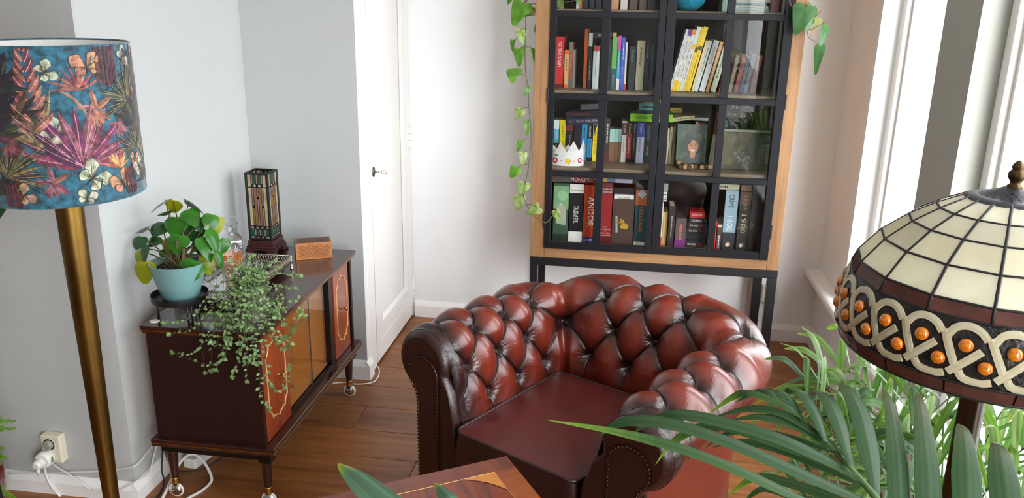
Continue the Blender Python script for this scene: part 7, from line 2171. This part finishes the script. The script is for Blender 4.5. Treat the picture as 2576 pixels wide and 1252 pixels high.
fsp = []
for i in range(30):
    fsp.append((rf.uniform(0, 6.28), rf.uniform(.06, .16), rf.uniform(.20, .40)))
fsp += [(0.12, .205, .375), (-.1, .185, .30), (.0, .17, .255), (-.35, .185, .20), (-.2, .215, .145), (.3, .18, .33), (-.5, .16, .36), (.2, .15, .41)]
for a, L_, h in fsp:
    c, s_ = math.cos(a), math.sin(a)
    rib = spline([(c*.02, s_*.02, .18), (c*L_*.45, s_*L_*.45, .18+(h-.18)*.75+.03), (c*L_, s_*L_, h)], 26)
    m_ = MB(); m_.tube(rib, [.0014-.001*i/25 for i in range(26)], 4)
    for i in range(4, 26):
        t = (rib[min(i+1, 25)]-rib[i-1]).normalized(); sd = t.cross(Vector((0, 0, 1)))
        if sd.length < .1: sd = t.orthogonal()
        sd.normalize()
        wv = .020*math.sin(PI*(i-3)/24)**.7+.003
        for q in (-1, 1):
            d = (sd*q+t*.35+Vector((0, 0, rf.uniform(-.35, .25)))).normalized()
            p = rib[i]; w_ = t*.0032
            m_.add([p-w_, p+d*wv*.6-w_*1.2+Vector((0, 0, .002)), p+d*wv, p+d*wv*.6+w_*1.2+Vector((0, 0, .002)), p+w_], [(0, 1, 2, 3, 4)])
    m_.build('frond', M_fern, fe)

# --- wall socket, plugs and cords at the left ------------------------------------------------------------
so = thing('double_wall_socket', 'cream double wall socket low on the left wall with two white plugs in it', 'socket', (-1.848, 2.228, .185))
MB().box((-.036, -.034, -.050), (.036, 0, .052)).build('housing', M_cream, so, bevel=.007, seg=3)
w1 = MB().lathe([(.020, .0), (.020, -.013), (0, -.013)], 24, cap0=False); w1.xf(T(-.004, -.0345, .020) @ RX(PI/2)); w1.build('socket_well', M_cream, so)
rg = MB().lathe([(.020, 0), (.021, .0012), (.0225, .0012), (.0225, 0)], 24); rg.xf(T(-.004, -.0342, .020) @ RX(PI/2)); rg.build('socket_ring', M_cream, so)
pg = thing('round_plug', 'white round timer plug with a green mark in the lower half of the left socket', 'plug', (-1.864, 2.1935, .158))
b = MB().lathe([(.026, 0), (.028, .003), (.028, .026), (.024, .031), (0, .031)], 32); b.xf(RX(PI/2)); b.build('body', M_plast_w, pg, auto=40)
b = MB().lathe([(.015, .031), (.016, .034), (.0155, .050), (.010, .056), (0, .056)], 24); b.xf(RX(PI/2) @ T(-.004, -.004, 0)); b.build('plug_head', M_plast_w, pg, auto=40)
MB().cyl((-.004, -.046, -.012), (-.004, -.047, -.042), .006, .0042, 12).build('strain_relief', M_plast_w, pg, smooth=True)
MB().add([(.0283, -.010, -.008), (.0283, -.022, -.008), (.0283, -.018, .010), (.0283, -.010, .012)], [(0, 1, 2, 3)]).build('green_mark', mat('green_mark', (84, 130, 84), rough=.5), pg)
mp2 = thing('flat_plug', 'small pale plug with thin wires in the upper half of the left socket', 'plug', (-1.852, 2.1935, .205))
b = MB().lathe([(.0165, 0), (.0165, .008), (.012, .014), (0, .014)], 20); b.xf(RX(PI/2)); b.build('body', mat('steel_grey_plug', (150, 148, 136), rough=.4), mp2, auto=40)
def cord(name, P_, r, m, label, n=60):
    o0 = Vector(P_[0])
    t = MB().tube([p-o0 for p in spline(P_, n)], r, 8).build(name, m, None, smooth=True, loc=o0)
    return tag(t, label, 'cord')
cord('thin_white_cord', CORD_THIN, .0022, M_cable, 'thin white cord looping from the left socket along the skirting to behind the sideboard')
cord('skirting_cord', CORD_SKIRT, .0018, M_cable, 'thin white wire running along the top of the left skirting board')
cord('thick_white_cord', CORD_THICK, .0042, M_cable, 'thick white cord hanging from the round plug down the skirting')
cord('black_cord', CORD_BLACK, .0028, M_cableb, 'black cord hanging down behind the near end of the sideboard')
cord('trailing_black_cord', CORD_BLACK2, .0024, M_cableb, 'black cord trailing on the floor under the sideboard')
cord('white_cord_loop', CORD_LOOP, .0050, M_cable, 'thick white cord standing in a loop under the sideboard near leg')
cord('floor_cord', CORD_FLOOR, .0030, M_cable, 'white cord on the floor from under the sideboard round the corner to the door')
pst_ = thing('power_strip', 'white power strip on the floor under the sideboard near end', 'power strip', (-1.490, 2.535, 0), math.radians(80))
MB().box((-.10, -.026, 0), (.10, .026, .040)).build('housing', M_plast_w, pst_, bevel=.005, seg=2)
for i in range(3):
    w1 = MB().lathe([(.018, 0), (.018, -.008), (0, -.008)], 20, cap0=False, c=(-.06+i*.055, 0, .0402)); w1.build('outlet', M_cream, pst_)

# ------------------------------------------------------------------ printed words become meshes
set_lettering()
